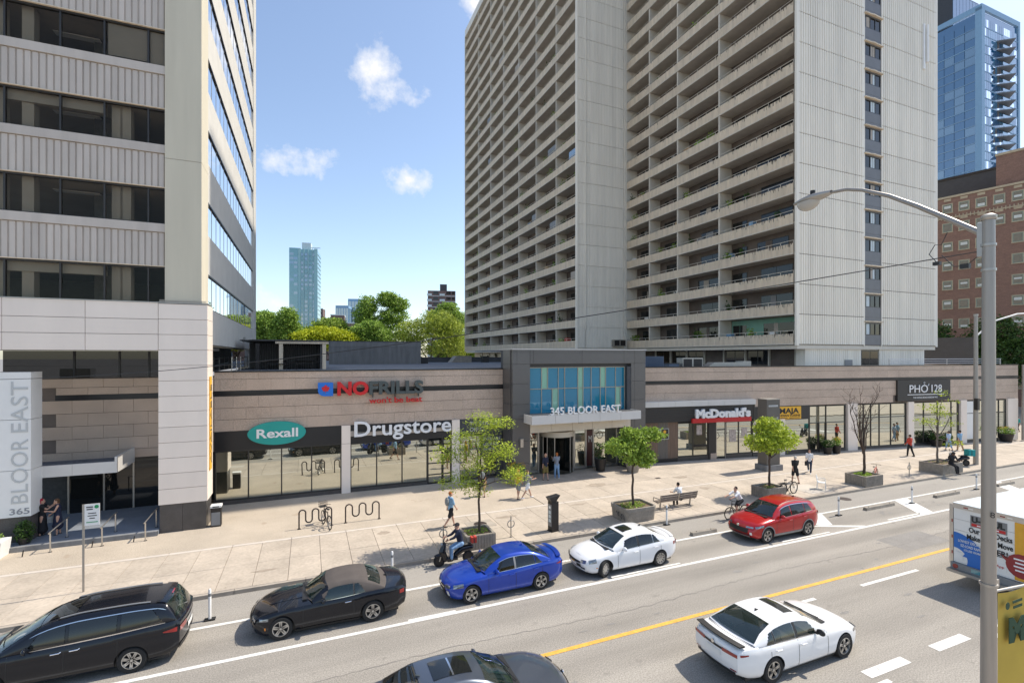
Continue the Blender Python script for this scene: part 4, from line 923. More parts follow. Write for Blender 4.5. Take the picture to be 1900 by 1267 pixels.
# ================================================================== buildings far behind
def slab_tower(name, label, loc, rz, w, d, h, body, glass_, floors, cols, frame, side_cols=None, z_from=0, cat='building', band=.35, balcony=None):
    """box tower with floor bands, mullions and glazed strips on the two faces seen"""
    t = thing(name, label, cat, loc, rz); box('core', t, (.1, .1, 0), (w-.1, d-.1, h), body); fh = (h-z_from)/floors
    side_cols = side_cols or cols
    for i in range(cols):
        a, b = w*i/cols, w*(i+1)/cols
        for k in range(floors): 
            o = box('window', t, (a+.18, -.02, z_from+k*fh+band), (b-.18, .12, z_from+(k+1)*fh-.05), glass_ if (i*7+k*3) % 5 else 'condo_glass_light' if glass_ == 'condo_glass' else glass_)
    for i in range(side_cols):
        a, b = d*i/side_cols, d*(i+1)/side_cols
        for k in range(floors): box('window', t, (-.02, a+.18, z_from+k*fh+band), (.12, b-.18, z_from+(k+1)*fh-.05), glass_)
    for i in range(cols+1): box('mullion', t, (w*i/cols-.15, -.1, 0), (w*i/cols+.15, .1, h), frame)
    box('parapet', t, (-.12, -.12, h-.4), (w+.12, d+.12, h+1.2), frame)
    return t
# teal condominium beyond the trees
tt = thing('teal_tower', 'distant slim teal glass apartment tower left of centre', 'building', (-12.6, 372, 0), R(-8))
box('core', tt, (0.2, .2, 0), (18.0, 20, 83), 'far_teal'); 
for k in range(27): box('floor_band', tt, (-.1, -.1, 3.0*k+2.4), (18.3, 20.2, 3.0*k+3.0), 'far_white' if False else 'far_teal')
strips = [(0, 5.6, 'far_teal'), (5.7, 7.4, 'far_pale_teal'), (9.2, 9.7, 'far_pale_teal'), (12.0, 12.6, 'far_pale_teal'), (14.6, 15.1, 'far_pale_teal'), (16.2, 18.4, 'far_pale_teal')]
for a, b, m_ in strips: box('pier', tt, (a, -.45, 0), (b, .2, 83.6), m_)
rt = random.Random(6)
for k in range(27):
    for a, b in ((.4, 2.8), (3.0, 5.3), (7.6, 9.0), (9.9, 11.8), (12.8, 14.8), (15.2, 16.1)):
        box('window', tt, (a, -.5 if a < 5.5 else -.15, 3*k+.5), (b, .1, 3*k+2.3), rt.choice(('far_teal', 'far_blue', 'far_blue', 'far_teal', 'condo_glass_light')))
box('plant_room', tt, (7.5, 4, 83), (13.5, 10, 88.5), 'far_white'); box('roof_frame', tt, (13.5, 2, 84.5), (20, 2.4, 85), 'far_white')
# brown brick slab tower
bt = thing('brick_tower', 'distant brown brick apartment tower with white balconies above the trees', 'building', (59.5, 262, 0), R(-14))
box('core', bt, (0, 0, 0), (15, 18, 44), 'brick_far'); box('plant_room', bt, (6.6, 3, 44), (10.4, 7, 48), 'dark_clad')
for k in range(14):
    z_ = 2.3+3*k
    for (a, b) in ((-.3, 2.2), (6.4, 9.2)): box('balcony', bt, (a, -1.0, z_), (b, .1, z_+1.0), 'far_white')
    for (a, b) in ((3.0, 5.6), (10, 12.4), (13, 14.6)): box('window', bt, (a, -.06, z_+.8), (b, .1, z_+2.2), 'tower_glass')
    box('floor_band', bt, (-.05, -.08, z_-.3), (15.05, .05, z_-.05), 'far_white')
for (nm, lb, x_, y_, w_, d_, h_, gl_, fl) in (('glass_block', 'distant blue glass building left of the tall tree tops', 23.3, 330, 10, 12, 44, 'far_blue', 14), ('low_glass_block', 'lower distant blue glass building left of the blue block', 15.3, 320, 7.5, 10, 38.5, 'far_blue', 12), ('glass_block', 'hazy blue glass building peeping right of tall tree tops', 92, 360, 16, 14, 36, 'far_blue', 10), ('thin_block', 'narrow dark brown building right of the teal tower', 6.4, 420, 4, 8, 46, 'brick_far', 1)):
    if fl > 1: slab_tower(nm, lb, (x_, y_, 0), R(-15), w_, d_, h_, 'far_blue', gl_, fl, 5, 'condo_frame', 3)
    else: t = thing(nm, lb, 'building', (x_, y_, 0), R(-15)); box('wall', t, (0, 0, 0), (w_, d_, h_), 'brick_far'); box('roof_cap', t, (-.1, -.1, h_), (w_+.1, d_+.1, h_+.6), 'far_white')
lb_ = thing('brick_mansion_block', 'distant low brown brick building with flat roofs behind the trees', 'building', (7.6, 262, 0), R(-6))
for (a, b, h_) in ((0, 6, 26.5), (2.5, 9, 29), (8.5, 15, 25)): box('wall', lb_, (a, 0, 0), (b, 14, h_), 'brick_far'); box('roof_edge', lb_, (a-.2, -.2, h_), (b+.2, 14.2, h_+.5), 'far_white')
for i in range(7): box('window', lb_, (.6+i*2.0, -.06, 21), (1.6+i*2.0, .1, 22.6), 'tower_glass')

# condominium tower on the right
ct = thing('blue_condo_tower', 'tall blue glass condominium tower with stacked balconies at far right', 'building', (206, 89.6, 0))
CH = 123.5; FH = 2.95; NFC = 41
box('core', ct, (.2, .2, 0), (23.6, 33, CH-.5), 'condo_glass')
box('penthouse', ct, (2.5, 9, CH), (19, 30, CH+13), 'dark_clad'); 
for i in range(8): box('penthouse_pane', ct, (2.6+i*2.05, 8.9, CH+.3), (4.5+i*2.05, 9.05, CH+12.6), 'condo_glass')
rc = random.Random(9)
for k in range(22, NFC):
    z_ = k*FH
    for i in range(8):
        a = 1.6+i*2.7
        if 3 <= i <= 5 and True: pass
        box('pane', ct, (a, -.05, z_+.35), (a+1.3, .15, z_+FH-.1), rc.choice(('condo_glass', 'condo_glass_light', 'condo_glass', 'mirror_glass'))); box('pane', ct, (a+1.38, -.06, z_+.35), (a+2.6, .15, z_+FH-.1), rc.choice(('condo_glass', 'condo_glass', 'condo_glass_light', 'mirror_glass')))
    box('floor_band', ct, (1.2, -.1, z_), (23.4, .1, z_+.3), 'condo_frame')
    for j in range(11):
        b_ = 1.6+j*2.9
        if 4 <= j <= 8: continue
        box('side_pane', ct, (-.05, b_, z_+.35), (.15, b_+2.75, z_+FH-.08), rc.choice(('condo_glass', 'condo_glass', 'far_blue')))
    box('floor_band', ct, (-.1, 1.2, z_), (.1, 33, z_+.3), 'condo_frame' if k % 7 == 3 else 'far_blue')
    if k < NFC-1:
        box('side_balcony', ct, (-.9, 13.2, z_), (.4, 27.4, z_+.25), 'condo_slab'); box('balcony_glass', ct, (-.92, 13.2, z_+.25), (-.87, 27.4, z_+1.2), 'condo_glass')
        MB().prism([(9.2, 0), (13.2, -3.4), (17.4, 0)], z_, z_+.3).build('balcony', 'condo_slab', ct); box('balcony_glass', ct, (9.6, -1.6, z_+.3), (16.8, -1.55, z_+1.3), 'condo_glass_light')
box('corner_pier', ct, (-.3, -.3, 0), (1.5, 1.5, CH+1), 'condo_frame'); box('corner_pier', ct, (22.8, -.3, 0), (24, 1.0, CH+1), 'condo_frame'); box('parapet', ct, (-.3, -.3, CH), (24, .5, CH+1.8), 'condo_frame'); box('parapet', ct, (-.3, .5, CH), (.5, 33, CH+1.8), 'condo_frame')
MB().tube([(-.5, 20, CH), (-.5, 20, CH+6), (-.5, 27, CH+4.6)], .2, 6).build('roof_crane_arm', 'condo_frame', ct)
# dark block between
dk = thing('dark_block', 'dark clad low block between the condominium and the brick hotel', 'building', (122, 52, 0), R(-78)); box('wall', dk, (-22, 0, 0), (10, 16, 44.5), 'dark_clad'); box('roof_edge', dk, (-22.1, -.1, 44.5), (10.1, 16.1, 45), 'metal_dark')
# brick hotel: local x runs along the wall from far (left in view) to near (right), local y into the building
hb = thing('brick_hotel', 'brown brick building with rows of stone-framed square windows at right', 'building', (109.3, 47.7, 0), math.atan2(-.979, .2046))
HF = 3.52
box('wall', hb, (-9, 0, 0), (22, 16, 37.6), 'brick'); box('setback_wall', hb, (1.8, 1.2, 37.6), (22, 15, 43.6), 'brick')
box('cornice', hb, (-9, -.18, 37.5), (22, .1, 37.85), 'stone_trim'); box('cornice', hb, (1.7, 1.05, 43.4), (22, 1.3, 43.8), 'stone_trim'); box('string_course', hb, (-9, -.10, 33.8), (22, .1, 34.0), 'stone_trim')
hw_me = MB(); 
for (lo_, hi_) in (((-.12, -.09, -.1), (0, .05, 1.62)), ((1.3, -.09, -.1), (1.42, .05, 1.62)), ((0, -.09, 1.5), (1.3, .05, 1.62)), ((-.15, -.14, -.16), (1.45, .05, -.02))): hw_me.box(lo_, hi_)
hw_me = hw_me.mesh('window_surround', 'stone_trim')
M('win_green', (.20, .30, .27), .5, .1)
hr_ = random.Random(14)
for k in range(10):
    z_ = 3.2+k*HF
    if z_+1.6 > 37.4: continue
    for i in range(-4, 8):
        x_ = i*2.28-.5
        if i == 1 and k < 8: continue
        w = inst('window', hw_me, hb, (x_, 0, z_)); box('sash', w, (0, -.05, 0), (1.3, .0, 1.5), 'win_green'); box('pane', w, (.1, -.065, .1), (1.2, -.052, 1.4), 'hotel_glass')
        if hr_.random() < .7: z9 = hr_.choice((.12, .5, .75)); box('blind', w, (.18, -.075, z9), (1.12, -.067, z9+hr_.uniform(.25, .5)), 'far_white')
        if k in (8, 9): box('stone_tablet', hb, (x_+.15, -.06, z_+2.05), (x_+1.15, .05, z_+2.5), 'stone_trim')
bl = MB()
for i in range(60): bl.box((-8.8+i*.5, -.14, 33.6), (-8.68+i*.5, -.02, 34.3))
bl.build('dentils', 'stone_trim', hb)
# ================================================================== vehicles
def curve(pts):
    """smooth monotone interpolation through (s, value) points"""
    xs = [p[0] for p in pts]; ys = [p[1] for p in pts]; n = len(xs)
    d = [(ys[i+1]-ys[i])/(xs[i+1]-xs[i]) for i in range(n-1)]; m = [d[0]]+[0 if d[i-1]*d[i] <= 0 else 2*d[i-1]*d[i]/(d[i-1]+d[i]) for i in range(1, n-1)]+[d[-1]]
    def f(x):
        if x <= xs[0]: return ys[0]
        if x >= xs[-1]: return ys[-1]
        i = 0
        while x > xs[i+1]: i += 1
        h = xs[i+1]-xs[i]; t = (x-xs[i])/h
        return ys[i]*(2*t**3-3*t*t+1)+h*m[i]*(t**3-2*t*t+t)+ys[i+1]*(-2*t**3+3*t*t)+h*m[i+1]*(t**3-t*t)
    return f
def frange(a, b, n): return [a+(b-a)*i/n for i in range(n+1)]
class Shell:
    """car body surface; s runs from the nose to the tail, x = L/2 - s"""
    PROF = staticmethod(curve([(0, .90), (.06, .955), (.18, .985), (.45, 1.0), (.62, .995), (.80, .985), (.92, .965), (1.0, .925)]))
    def __init__(q, c):
        q.c = c; q.L, q.W = c['L'], c['W']
        for k in ('belt', 'top', 'sill', 'hw', 'roof'): setattr(q, k, curve(c[k]))
        q.s0, q.s3 = c['roof'][0][0], c['roof'][-1][0]; q.lean = c.get('lean', .46); q.bf, q.br = c.get('bulge', (.24, .14)); q.wr = c['wheel']; q.ws = c['axles']
    def warp(q, s, y, z):
        t = (y/(q.W/2))**2
        s2 = s+q.bf*t*math.exp(-(s/.45)**1.5)-q.br*t*math.exp(-((q.L-s)/.45)**1.5)
        s2 += q.c.get('chin', .10)*max(0, (.48-z)/.3)*math.exp(-s/.3)+q.c.get('nose', .10)*max(0, (z-.52)/.3)*math.exp(-s/.3)
        s2 -= q.c.get('tail', .08)*max(0, (.55-z)/.3)*math.exp(-(q.L-s)/.3)
        return (q.L/2-s2, y, z)
    def arch(q, s):
        z = q.sill(s); R_ = q.wr*1.13
        for a in q.ws:
            if abs(s-a) < R_: z = max(z, q.wr+math.sqrt(R_*R_-(s-a)**2)*1.0)
        return z
    def side(q, s, z, off=0):
        zb, bt = q.sill(s), q.belt(s); y = q.hw(s)*q.PROF(min(1, max(0, (z-zb)/(bt-zb))))+off
        return q.warp(s, y, z)
    def lower(q):
        st = sorted(set([round(x, 4) for x in frange(0, q.L, 110)]+[round(a+q.wr*1.13*math.cos(math.pi*i/24), 4) for a in q.ws for i in range(25)]))
        rings = []
        for s in st:
            z0, bt, tp = q.arch(s), q.belt(s), q.top(s); z0 = min(z0, bt-.04); half = []
            for i in range(11): z = z0+(bt-z0)*i/10; half.append(q.side(s, z))
            yb = q.hw(s)*q.PROF(1.0)
            for i in range(1, 7):
                f = 1-i/6; y = yb*f; half.append(q.warp(s, y, bt+(tp-bt)*(1-f**2.4)))
            rings.append(half)
        b = MB(); k = len(rings[0])
        for sg in (1, -1):
            b.add([(p[0], p[1]*sg, p[2]) for r in rings for p in r], [(i*k+j, i*k+j+1, (i+1)*k+j+1, (i+1)*k+j) for i in range(len(rings)-1) for j in range(k-1) if j < 10 or not (q.s0+.22 < st[i] < q.s3-.22)])
        for r, s in ((rings[0], 0.0), (rings[-1], q.L)):
            cols = [-1, -.8, -.6, -.4, -.2, 0, .2, .4, .6, .8, 1]
            src = [(q.hw(s)*q.PROF(min(1, (p[2]-q.sill(s))/(q.belt(s)-q.sill(s)))) if i <= 10 else abs(p[1]), p[2]) for i, p in enumerate(r)]
            v = [q.warp(s, y*c_, z) for (y, z) in src for c_ in cols]; m = len(cols)
            b.add(v, [(i*m+j, i*m+j+1, (i+1)*m+j+1, (i+1)*m+j) for i in range(len(src)-1) for j in range(m-1)])
        return b
    # cabin
    def h(q, s): return max(0.0, q.roof(s)-q.belt(s))
    def wb(q, s): return q.hw(s)*q.PROF(1.0)-.015
    def cab(q, s, t, off=0.0):
        """t: 0 belt .. 1 top of the side glass .. 2 roof edge .. 3 centre line"""
        h, bt, w = q.h(s), q.belt(s)-.012, q.wb(s); h += .012
        y1 = w-q.lean*.80*h; z1 = bt+.80*h; y2 = y1-.13*min(1, h/.25); z2 = bt+.955*h
        if t <= 1: y, z = w+(y1-w)*t+.02*math.sin(math.pi*t)*min(1, h/.3), bt+(z1-bt)*t
        elif t <= 2: f = t-1; y, z = y1+(y2-y1)*f, z1+(z2-z1)*math.sin(f*math.pi/2)
        else: f = t-2; y = y2*(1-f); z = z2+(bt+h-z2)*(1-(1-f)**2)
        if t > 1.4: z += off
        else: y += off
        u = (y/max(.3, w))**2; fr = max(0, 1-(s-q.s0)/(.45*(q.s3-q.s0))); rr_ = max(0, 1-(q.s3-s)/(.35*(q.s3-q.s0)))
        s2 = s+q.c.get('wsb', .20)*u*fr-q.c.get('rsb', .12)*u*rr_
        if t > 1.4: s2 -= off*.8*fr-off*.8*rr_
        return (q.L/2-s2, y, z)
    def cabin(q):
        c = q.c; ts = [0, .09, .3, .55, .75, .92, 1, 1.3, 1.55, 1.76, 2, 2.2, 2.4, 2.6, 2.8, 3]; ends = [q.s0+.05, c['sA'], c['sB'], q.s3-c.get('rear_gap', .05)]+[v for w in c['windows'] for v in w[:2]]
        ss = sorted(set([round(x, 4) for x in frange(q.s0, q.s3, 60)]+[round(x, 4) for x in ends])); b = MB(); m = len(ts)
        def open_(s, t):
            if t > 1.76: return q.s0+.05 < s < c['sA'] or c['sB'] < s < q.s3-c.get('rear_gap', .05)
            if .09 < t < .92:
                f = (t-.08)/.85
                return any(w[0]+w[2]*f+.01 < s < w[1]+w[3]*f-.01 for w in c['windows'])
            return False
        for sg in (1, -1):
            b.add([(lambda p: (p[0], p[1]*sg, p[2]))(q.cab(s, t)) for s in ss for t in ts], [(i*m+j, i*m+j+1, (i+1)*m+j+1, (i+1)*m+j) for i in range(len(ss)-1) for j in range(m-1) if not open_((ss[i]+ss[i+1])/2, (ts[j]+ts[j+1])/2)])
        return b
    def top_patch(q, s0, s1, tmin, off=.008, ymax=None, n=12):
        b = MB(); ts = frange(tmin, 3, 6)
        for sg in (1, -1): b.grid(lambda s, t: (lambda p: (p[0], p[1]*sg, p[2]))(q.cab(s, t, off)), frange(s0, s1, n), ts)
        return b
    def side_win(q, sg, s0, s1, lo=.06, hi=.96, off=.010, cut0=0, cut1=0, n=14):
        """side glass between stations, cut0/cut1 slant the ends"""
        b = MB(); b.grid(lambda u, t: (lambda p: (p[0], p[1]*sg, p[2]))(q.cab(s0+(s1-s0)*u+cut0*(1-u)*t+cut1*u*t, lo+(hi-lo)*t, off)), frange(0, 1, n), frange(0, 1, 4)); return b
    def side_patch(q, sg, s0, s1, z0, z1, off=.006, n=8):
        g0 = z0 if callable(z0) else (lambda s: z0); g1 = z1 if callable(z1) else (lambda s: z1); b = MB()
        b.grid(lambda s, t: (lambda p: (p[0], p[1]*sg, p[2]))(q.side(s, g0(s)+(g1(s)-g0(s))*t, off)), frange(s0, s1, n), frange(0, 1, 5)); return b
    def end_patch(q, front, y0, y1, z0, z1, off=.012, n=8, taper=0):
        s = 0.0 if front else q.L; d = off if front else -off; b = MB()
        def f(u, t):
            z = z0+(z1-z0)*t+taper*(u-.5); y = y0+(y1-y0)*u; p = q.warp(s, y, z); return (p[0]+d, p[1], p[2])
        b.grid(f, frange(0, 1, n), frange(0, 1, 4)); return b
def make_wheel(root, x, y, r, width, sg, style, rim_mat, steer=0):
    w = sub('wheel', root, (x, y, r)); w.rotation_euler = (0, 0, steer)
    rr_ = r*.68; o = width/2
    MB().lathe([(rr_, -o), (r*.93, -o), (r, -o*.72), (r, o*.72), (r*.93, o), (rr_, o*.98), (rr_*.97, o*.6), (rr_*.97, -o*.6), (rr_, -o)], 36, 'y', cap=False).build('tyre', 'rubber', w, 50)
    f = sg*o*.80; b = MB()
    b.lathe([(rr_*.985, sg*o*.3), (rr_*.985, sg*o*.93), (rr_*.90, sg*o*.95), (rr_*.86, sg*o*.45)], 32, 'y', cap=False)
    n, kind, wid = style
    for i in range(n):
        a0 = 2*math.pi*i/n+.3
        for da in ((-.11, .11) if kind == 2 else (0,)):
            a = a0+da; c, s_ = math.cos(a), math.sin(a); px, pz = -s_, c; w0, w1 = wid*1.0, wid*(.75 if kind != 3 else 1.5)
            q = lambda rad, ww: [(c*rad+px*ww, f, s_*rad+pz*ww), (c*rad-px*ww, f, s_*rad-pz*ww)]
            A, B_ = q(rr_*.10, w0), q(rr_*.93, w1); y2 = f-sg*.035
            b.add([*A, B_[1], B_[0], (A[0][0], y2, A[0][2]), (A[1][0], y2, A[1][2]), (B_[1][0], y2, B_[1][2]), (B_[0][0], y2, B_[0][2])], [(0, 1, 2, 3), (0, 3, 7, 4), (1, 5, 6, 2), (4, 7, 6, 5)])
    b.lathe([(.001, f+sg*.012), (rr_*.16, f+sg*.008), (rr_*.2, f-sg*.03)], 16, 'y', cap=False)
    b.build('rim', rim_mat, w, 35)
    MB().lathe([(rr_*.95, f-sg*.075), (.001, f-sg*.075)], 24, 'y', cap=False).build('brake_disc', 'alloy_dark', w)
    return w
def make_car(name, label, loc, rz, c, cat='car'):
    q = Shell(c); root = thing(name, label, cat, (loc[0], loc[1], 0), rz); L, W = q.L, q.W; pm = c['paint']
    mid = (q.ws[0]+q.ws[1])/2-L/2        # root stands under the middle of the wheelbase
    hold = []
    def B(b, nm, mat, parent=None, sm=35, **k): 
        o = b.build(nm, mat, parent or root, sm, **k); 
        if parent is None: hold.append(o)
        return o
    B(q.lower(), 'body', pm, sm=45)
    cabn = B(q.cabin(), 'soft_top' if c.get('soft') else 'cabin', c.get('roofmat', pm), sm=40)
    u = MB(); u.box((-L/2+.35, -W/2*.80, .17), (L/2-.35, W/2*.80, .62)); B(u, 'underbody', 'plastic_black', sm=False)
    # glass
    gA, gB, gm = c['sA'], c['sB'], c.get('side_glass', 'car_glass_dark')
    B(q.top_patch(q.s0+.05, gA, 1.75), 'windscreen', c.get('front_glass', 'car_glass')); B(q.top_patch(gB, q.s3-c.get('rear_gap', .05), 1.75), 'rear_window', c.get('rear_glass', 'car_glass'))
    for sg in (1, -1):
        for i, (a, b_, c0, c1) in enumerate(c['windows']): B(q.side_win(sg, a, b_, .08, .93, .012, c0, c1), 'side_window', gm)
        if c.get('trim'):
            a, b_ = c['windows'][0][0]-.05, c['windows'][-1][1]+.03
            B(q.side_win(sg, a, b_, .0, .07, .016), 'window_trim', c['trim'])
            if c.get('trim_top'): B(q.side_win(sg, a+.2, b_, .945, .985, .016, c['windows'][0][2]*.6, c['windows'][-1][3]), 'window_trim', c['trim'])
        for i, s_ in enumerate(c['seams']): B(q.side_patch(sg, s_, s_+.014, q.sill(s_)+.08, q.belt(s_)-.01, .004, 1), 'door_seam', 'plastic_black')
        for s_ in c['handles']:
            zh = q.belt(s_)-.14; p = q.side(s_, zh, .0); b = MB(); b.tube([(p[0]+.11, sg*p[1], zh), (p[0]+.09, sg*(p[1]+.035), zh+.005), (p[0]-.09, sg*(p[1]+.035), zh+.012), (p[0]-.11, sg*p[1], zh+.012)], [.014, .018, .018, .014], 6); B(b, 'door_handle', c.get('handle_mat', pm))
        # mirrors
        sm_ = c['mirror']; p = q.cab(sm_, .12); y0 = p[1]
        b = MB(); b.grid(lambda u_, v_: (p[0]+.02+.085*math.cos(v_)*math.cos(u_)*(1 if math.cos(v_) > 0 else .35), sg*(y0+.15+.125*math.sin(u_)), p[2]+.07+.085*math.sin(v_)*math.cos(u_)), frange(-math.pi/2, math.pi/2, 8), frange(0, 2*math.pi, 12))
        b.box((p[0]-.03, min(sg*y0, sg*(y0+.1)), p[2]+.0), (p[0]+.03, max(sg*y0, sg*(y0+.1)), p[2]+.05)); B(b, 'door_mirror', c.get('mirror_mat', pm), sm=50)
        # lights
        for (s0_, s1_, z0_, z1_, m_) in c['side_lights']: B(q.side_patch(sg, s0_, s1_, z0_, z1_, .008), 'headlight' if s1_ < L/2 and m_ == 'head_light' else ('tail_light' if m_ == 'red_light' else 'side_marker'), m_)
        for (fr_, y0_, y1_, z0_, z1_, tp_, m_, nm_) in c['end_lights']: B(q.end_patch(fr_, sg*y0_, sg*y1_, z0_, z1_, .014, taper=tp_), nm_, m_)
        if c.get('clad'):
            for a in q.ws:
                b = MB(); R1, R2 = q.wr*1.13, q.wr*1.13+.055
                b.grid(lambda th, t: (lambda s_, z_: (lambda p_: (p_[0], sg*p_[1], p_[2]))(q.side(s_, max(z_, q.sill(s_)), .012)))(a+(R1+(R2-R1)*t)*math.cos(th), q.wr+(R1+(R2-R1)*t)*math.sin(th)), frange(-.1, math.pi+.1, 24), [0, 1]); B(b, 'arch_trim', c['clad'])
            B(q.side_patch(sg, q.ws[0]+.42, q.ws[1]-.42, lambda s_: q.sill(s_), lambda s_: q.sill(s_)+.13, .01), 'sill_trim', c['clad'])
        elif c.get('skirt'): B(q.side_patch(sg, q.ws[0]+.40, q.ws[1]-.40, lambda s_: q.sill(s_)-.02, lambda s_: q.sill(s_)+.06, .014), 'sill_trim', c['skirt'])
    for (fr_, y0_, y1_, z0_, z1_, tp_, m_, nm_) in c['ends']: B(q.end_patch(fr_, y0_, y1_, z0_, z1_, .018, taper=tp_), nm_, m_)
    for (s0_, s1_, t_, m_, nm_) in c.get('roof_patches', ()): B(q.top_patch(s0_, s1_, t_, .012), nm_, m_)
    # wipers and shut lines across the bonnet and the boot
    if not c.get('no_wiper'):
        b = MB()
        for y_ in (-.45, .05): 
            p0 = q.cab(q.s0+.06, 3, .02); p1 = q.cab(q.s0+.10, 2.6, .03); b.tube([(p0[0]+.04, y_, p0[2]+.0), (p0[0]-.10, y_+.5, p0[2]+.045)], .012, 5)
        b.box((q.L/2-q.s0-.10, -W*.33, q.top(q.s0)-.03), (q.L/2-q.s0+.05, W*.33, q.top(q.s0)+.008)); B(b, 'wiper', 'plastic_black')
    for s_ in c.get('lid_seams', ()):
        b = MB(); ys_ = frange(-.93, .93, 16); v = []
        for y_ in ys_:
            for ds in (0, .012):
                yy = q.hw(s_)*.925*y_; z_ = q.belt(s_)+(q.top(s_)-q.belt(s_))*(1-abs(y_)**2.4); p = q.warp(s_+ds+c.get('lidcurve', .1)*y_*y_*(1 if s_ < L/2 else -1), yy, z_+.005); v.append(p)
        b.add(v, [(2*i, 2*i+1, 2*i+3, 2*i+2) for i in range(len(ys_)-1)]); B(b, 'lid_seam', 'plastic_black')
    if c.get('antenna'):
        s_, = c['antenna'] if isinstance(c['antenna'], tuple) else (c['antenna'],); p = q.cab(s_, 3); MB; b = MB(); b.prism([(p[0]+.09, p[2]-.01), (p[0]-.07, p[2]-.01), (p[0]-.06, p[2]+.06)], -.02, .02, 'y'); B(b, 'roof_antenna', c.get('ant_mat', 'plastic_black'))
    # seats and dashboard seen through the glass
    b = MB(); x1 = L/2-q.s0
    b.box((x1-.75, -W*.36, .55), (x1-.28, W*.36, q.belt(q.s0+.3)-.03)); B(b, 'dashboard', 'interior', sm=False)
    b = MB(); b.box((L/2-q.s3+.02, -W*.36, q.belt(q.s3)-.10), (L/2-c['seats'][-1]-.62, W*.36, q.belt(q.s3)-.06)); B(b, 'parcel_shelf', 'interior', sm=False)
    for sx in c['seats']:
        for y_ in (-.37, .37):
            b = MB(); b.box((L/2-sx-.5, y_-.24, .35), (L/2-sx, y_+.24, .58)); b.prism([(L/2-sx-.5, .55), (L/2-sx-.36, .55), (L/2-sx-.58, 1.10), (L/2-sx-.68, 1.10)], y_-.23, y_+.23, 'y'); b.box((L/2-sx-.68, y_-.10, 1.11), (L/2-sx-.61, y_+.10, 1.24)) if sx == c['seats'][0] else None; B(b, 'seat', c.get('seat_mat', 'interior'), sm=False)
    for (nm_, b_, m_) in c.get('extra', lambda q: ())(q): B(b_, nm_, m_)
    for a in q.ws:
        for sg in (1, -1): hold.append(make_wheel(root, L/2-a, sg*(W/2-c.get('tw', .22)/2-.015), q.wr, c.get('tw', .22), sg, c['rim'], c.get('rim_mat', 'alloy'), c.get('steer', 0) if a == q.ws[0] else 0))
    for o in hold: o.location.x += mid
    return root
def spoiler(s0, s1, wf, dz, th=.03):
    def f(q):
        b = MB(); ys_ = frange(-1, 1, 14)
        def P(y_, t, up): 
            w_ = q.hw(s0)*wf; y = w_*y_; s_ = s0+(s1-s0)*t-.12*y_*y_; return (q.L/2-s_, y, q.top(s0)+dz*(.25+.75*t)*(1-.25*y_*y_)+(th if up else 0)-.03*y_*y_)
        for up in (0, 1): b.grid(lambda y_, t: P(y_, t, up), ys_, [0, .5, 1])
        b.grid(lambda y_, t: (lambda a, c_: tuple(a[i]+(c_[i]-a[i])*t for i in range(3)))(P(y_, 1, 0), P(y_, 1, 1)), ys_, [0, 1]); return b
    return f
def badge(q, front, y, z, r, mat='chrome'):
    p = q.warp(0 if front else q.L, y, z); return MB().lathe([(r, 0), (r, .02)], 14, 'x', (p[0]+(.012 if front else -.03), y, z))
SEDAN = dict(L=4.62, W=1.80, wheel=.325, axles=(.88, 3.58), tw=.215,
    sill=[(0, .24), (.3, .19), (1.2, .20), (3.4, .20), (4.3, .24), (4.62, .32)],
    belt=[(0, .58), (.08, .64), (.35, .72), (.9, .82), (1.5, .89), (2.6, .94), (3.6, .99), (4.2, 1.00), (4.5, .97), (4.62, .90)],
    top=[(0, .56), (.06, .64), (.3, .77), (.8, .90), (1.35, .985), (2, .95), (3.5, .99), (4.05, 1.06), (4.4, 1.07), (4.56, 1.05), (4.62, .95)],
    hw=[(0, .66), (.1, .74), (.3, .82), (.7, .885), (1.2, .895), (2.4, .90), (3.4, .895), (4.0, .865), (4.4, .80), (4.62, .70)],
    roof=[(1.22, .965), (1.6, 1.16), (2.02, 1.345), (2.4, 1.425), (2.75, 1.435), (3.2, 1.40), (3.6, 1.29), (4.12, 1.045)],
    sA=2.06, sB=3.32, windows=[(1.62, 2.52, .30, 0), (2.60, 3.40, 0, -.05), (3.43, 3.72, -.05, -.28)], seams=(1.50, 2.55, 3.62), handles=(2.38, 3.36), mirror=1.72, seats=(2.35, 3.2), lid_seams=(.18, 4.15), rim=(5, 2, .020),
    side_lights=[(.10, .52, lambda s: .56+.10*s, lambda s: .665+.14*s, 'head_light'), (4.30, 4.56, lambda s: .85-.14*(s-4.30), lambda s: .87+.10*(s-4.30), 'red_light')],
    end_lights=[(True, .40, .67, .55, .65, .02, 'head_light', 'headlight'), (False, .28, .70, .79, .89, 0, 'red_light', 'tail_light'), (True, .50, .64, .30, .46, 0, 'plastic_white', 'fog_lamp')],
    ends=[(True, -.40, .40, .30, .60, 0, 'metal_dark', 'grille'), (True, -.60, .60, .24, .29, 0, 'plastic_black', 'air_dam'), (False, -.26, .26, .62, .73, 0, 'plastic_white', 'number_plate'), (False, -.62, .62, .32, .42, 0, 'plastic_black', 'rear_valance')])
def variant(base, **k): d = dict(base); d.update(k); return d
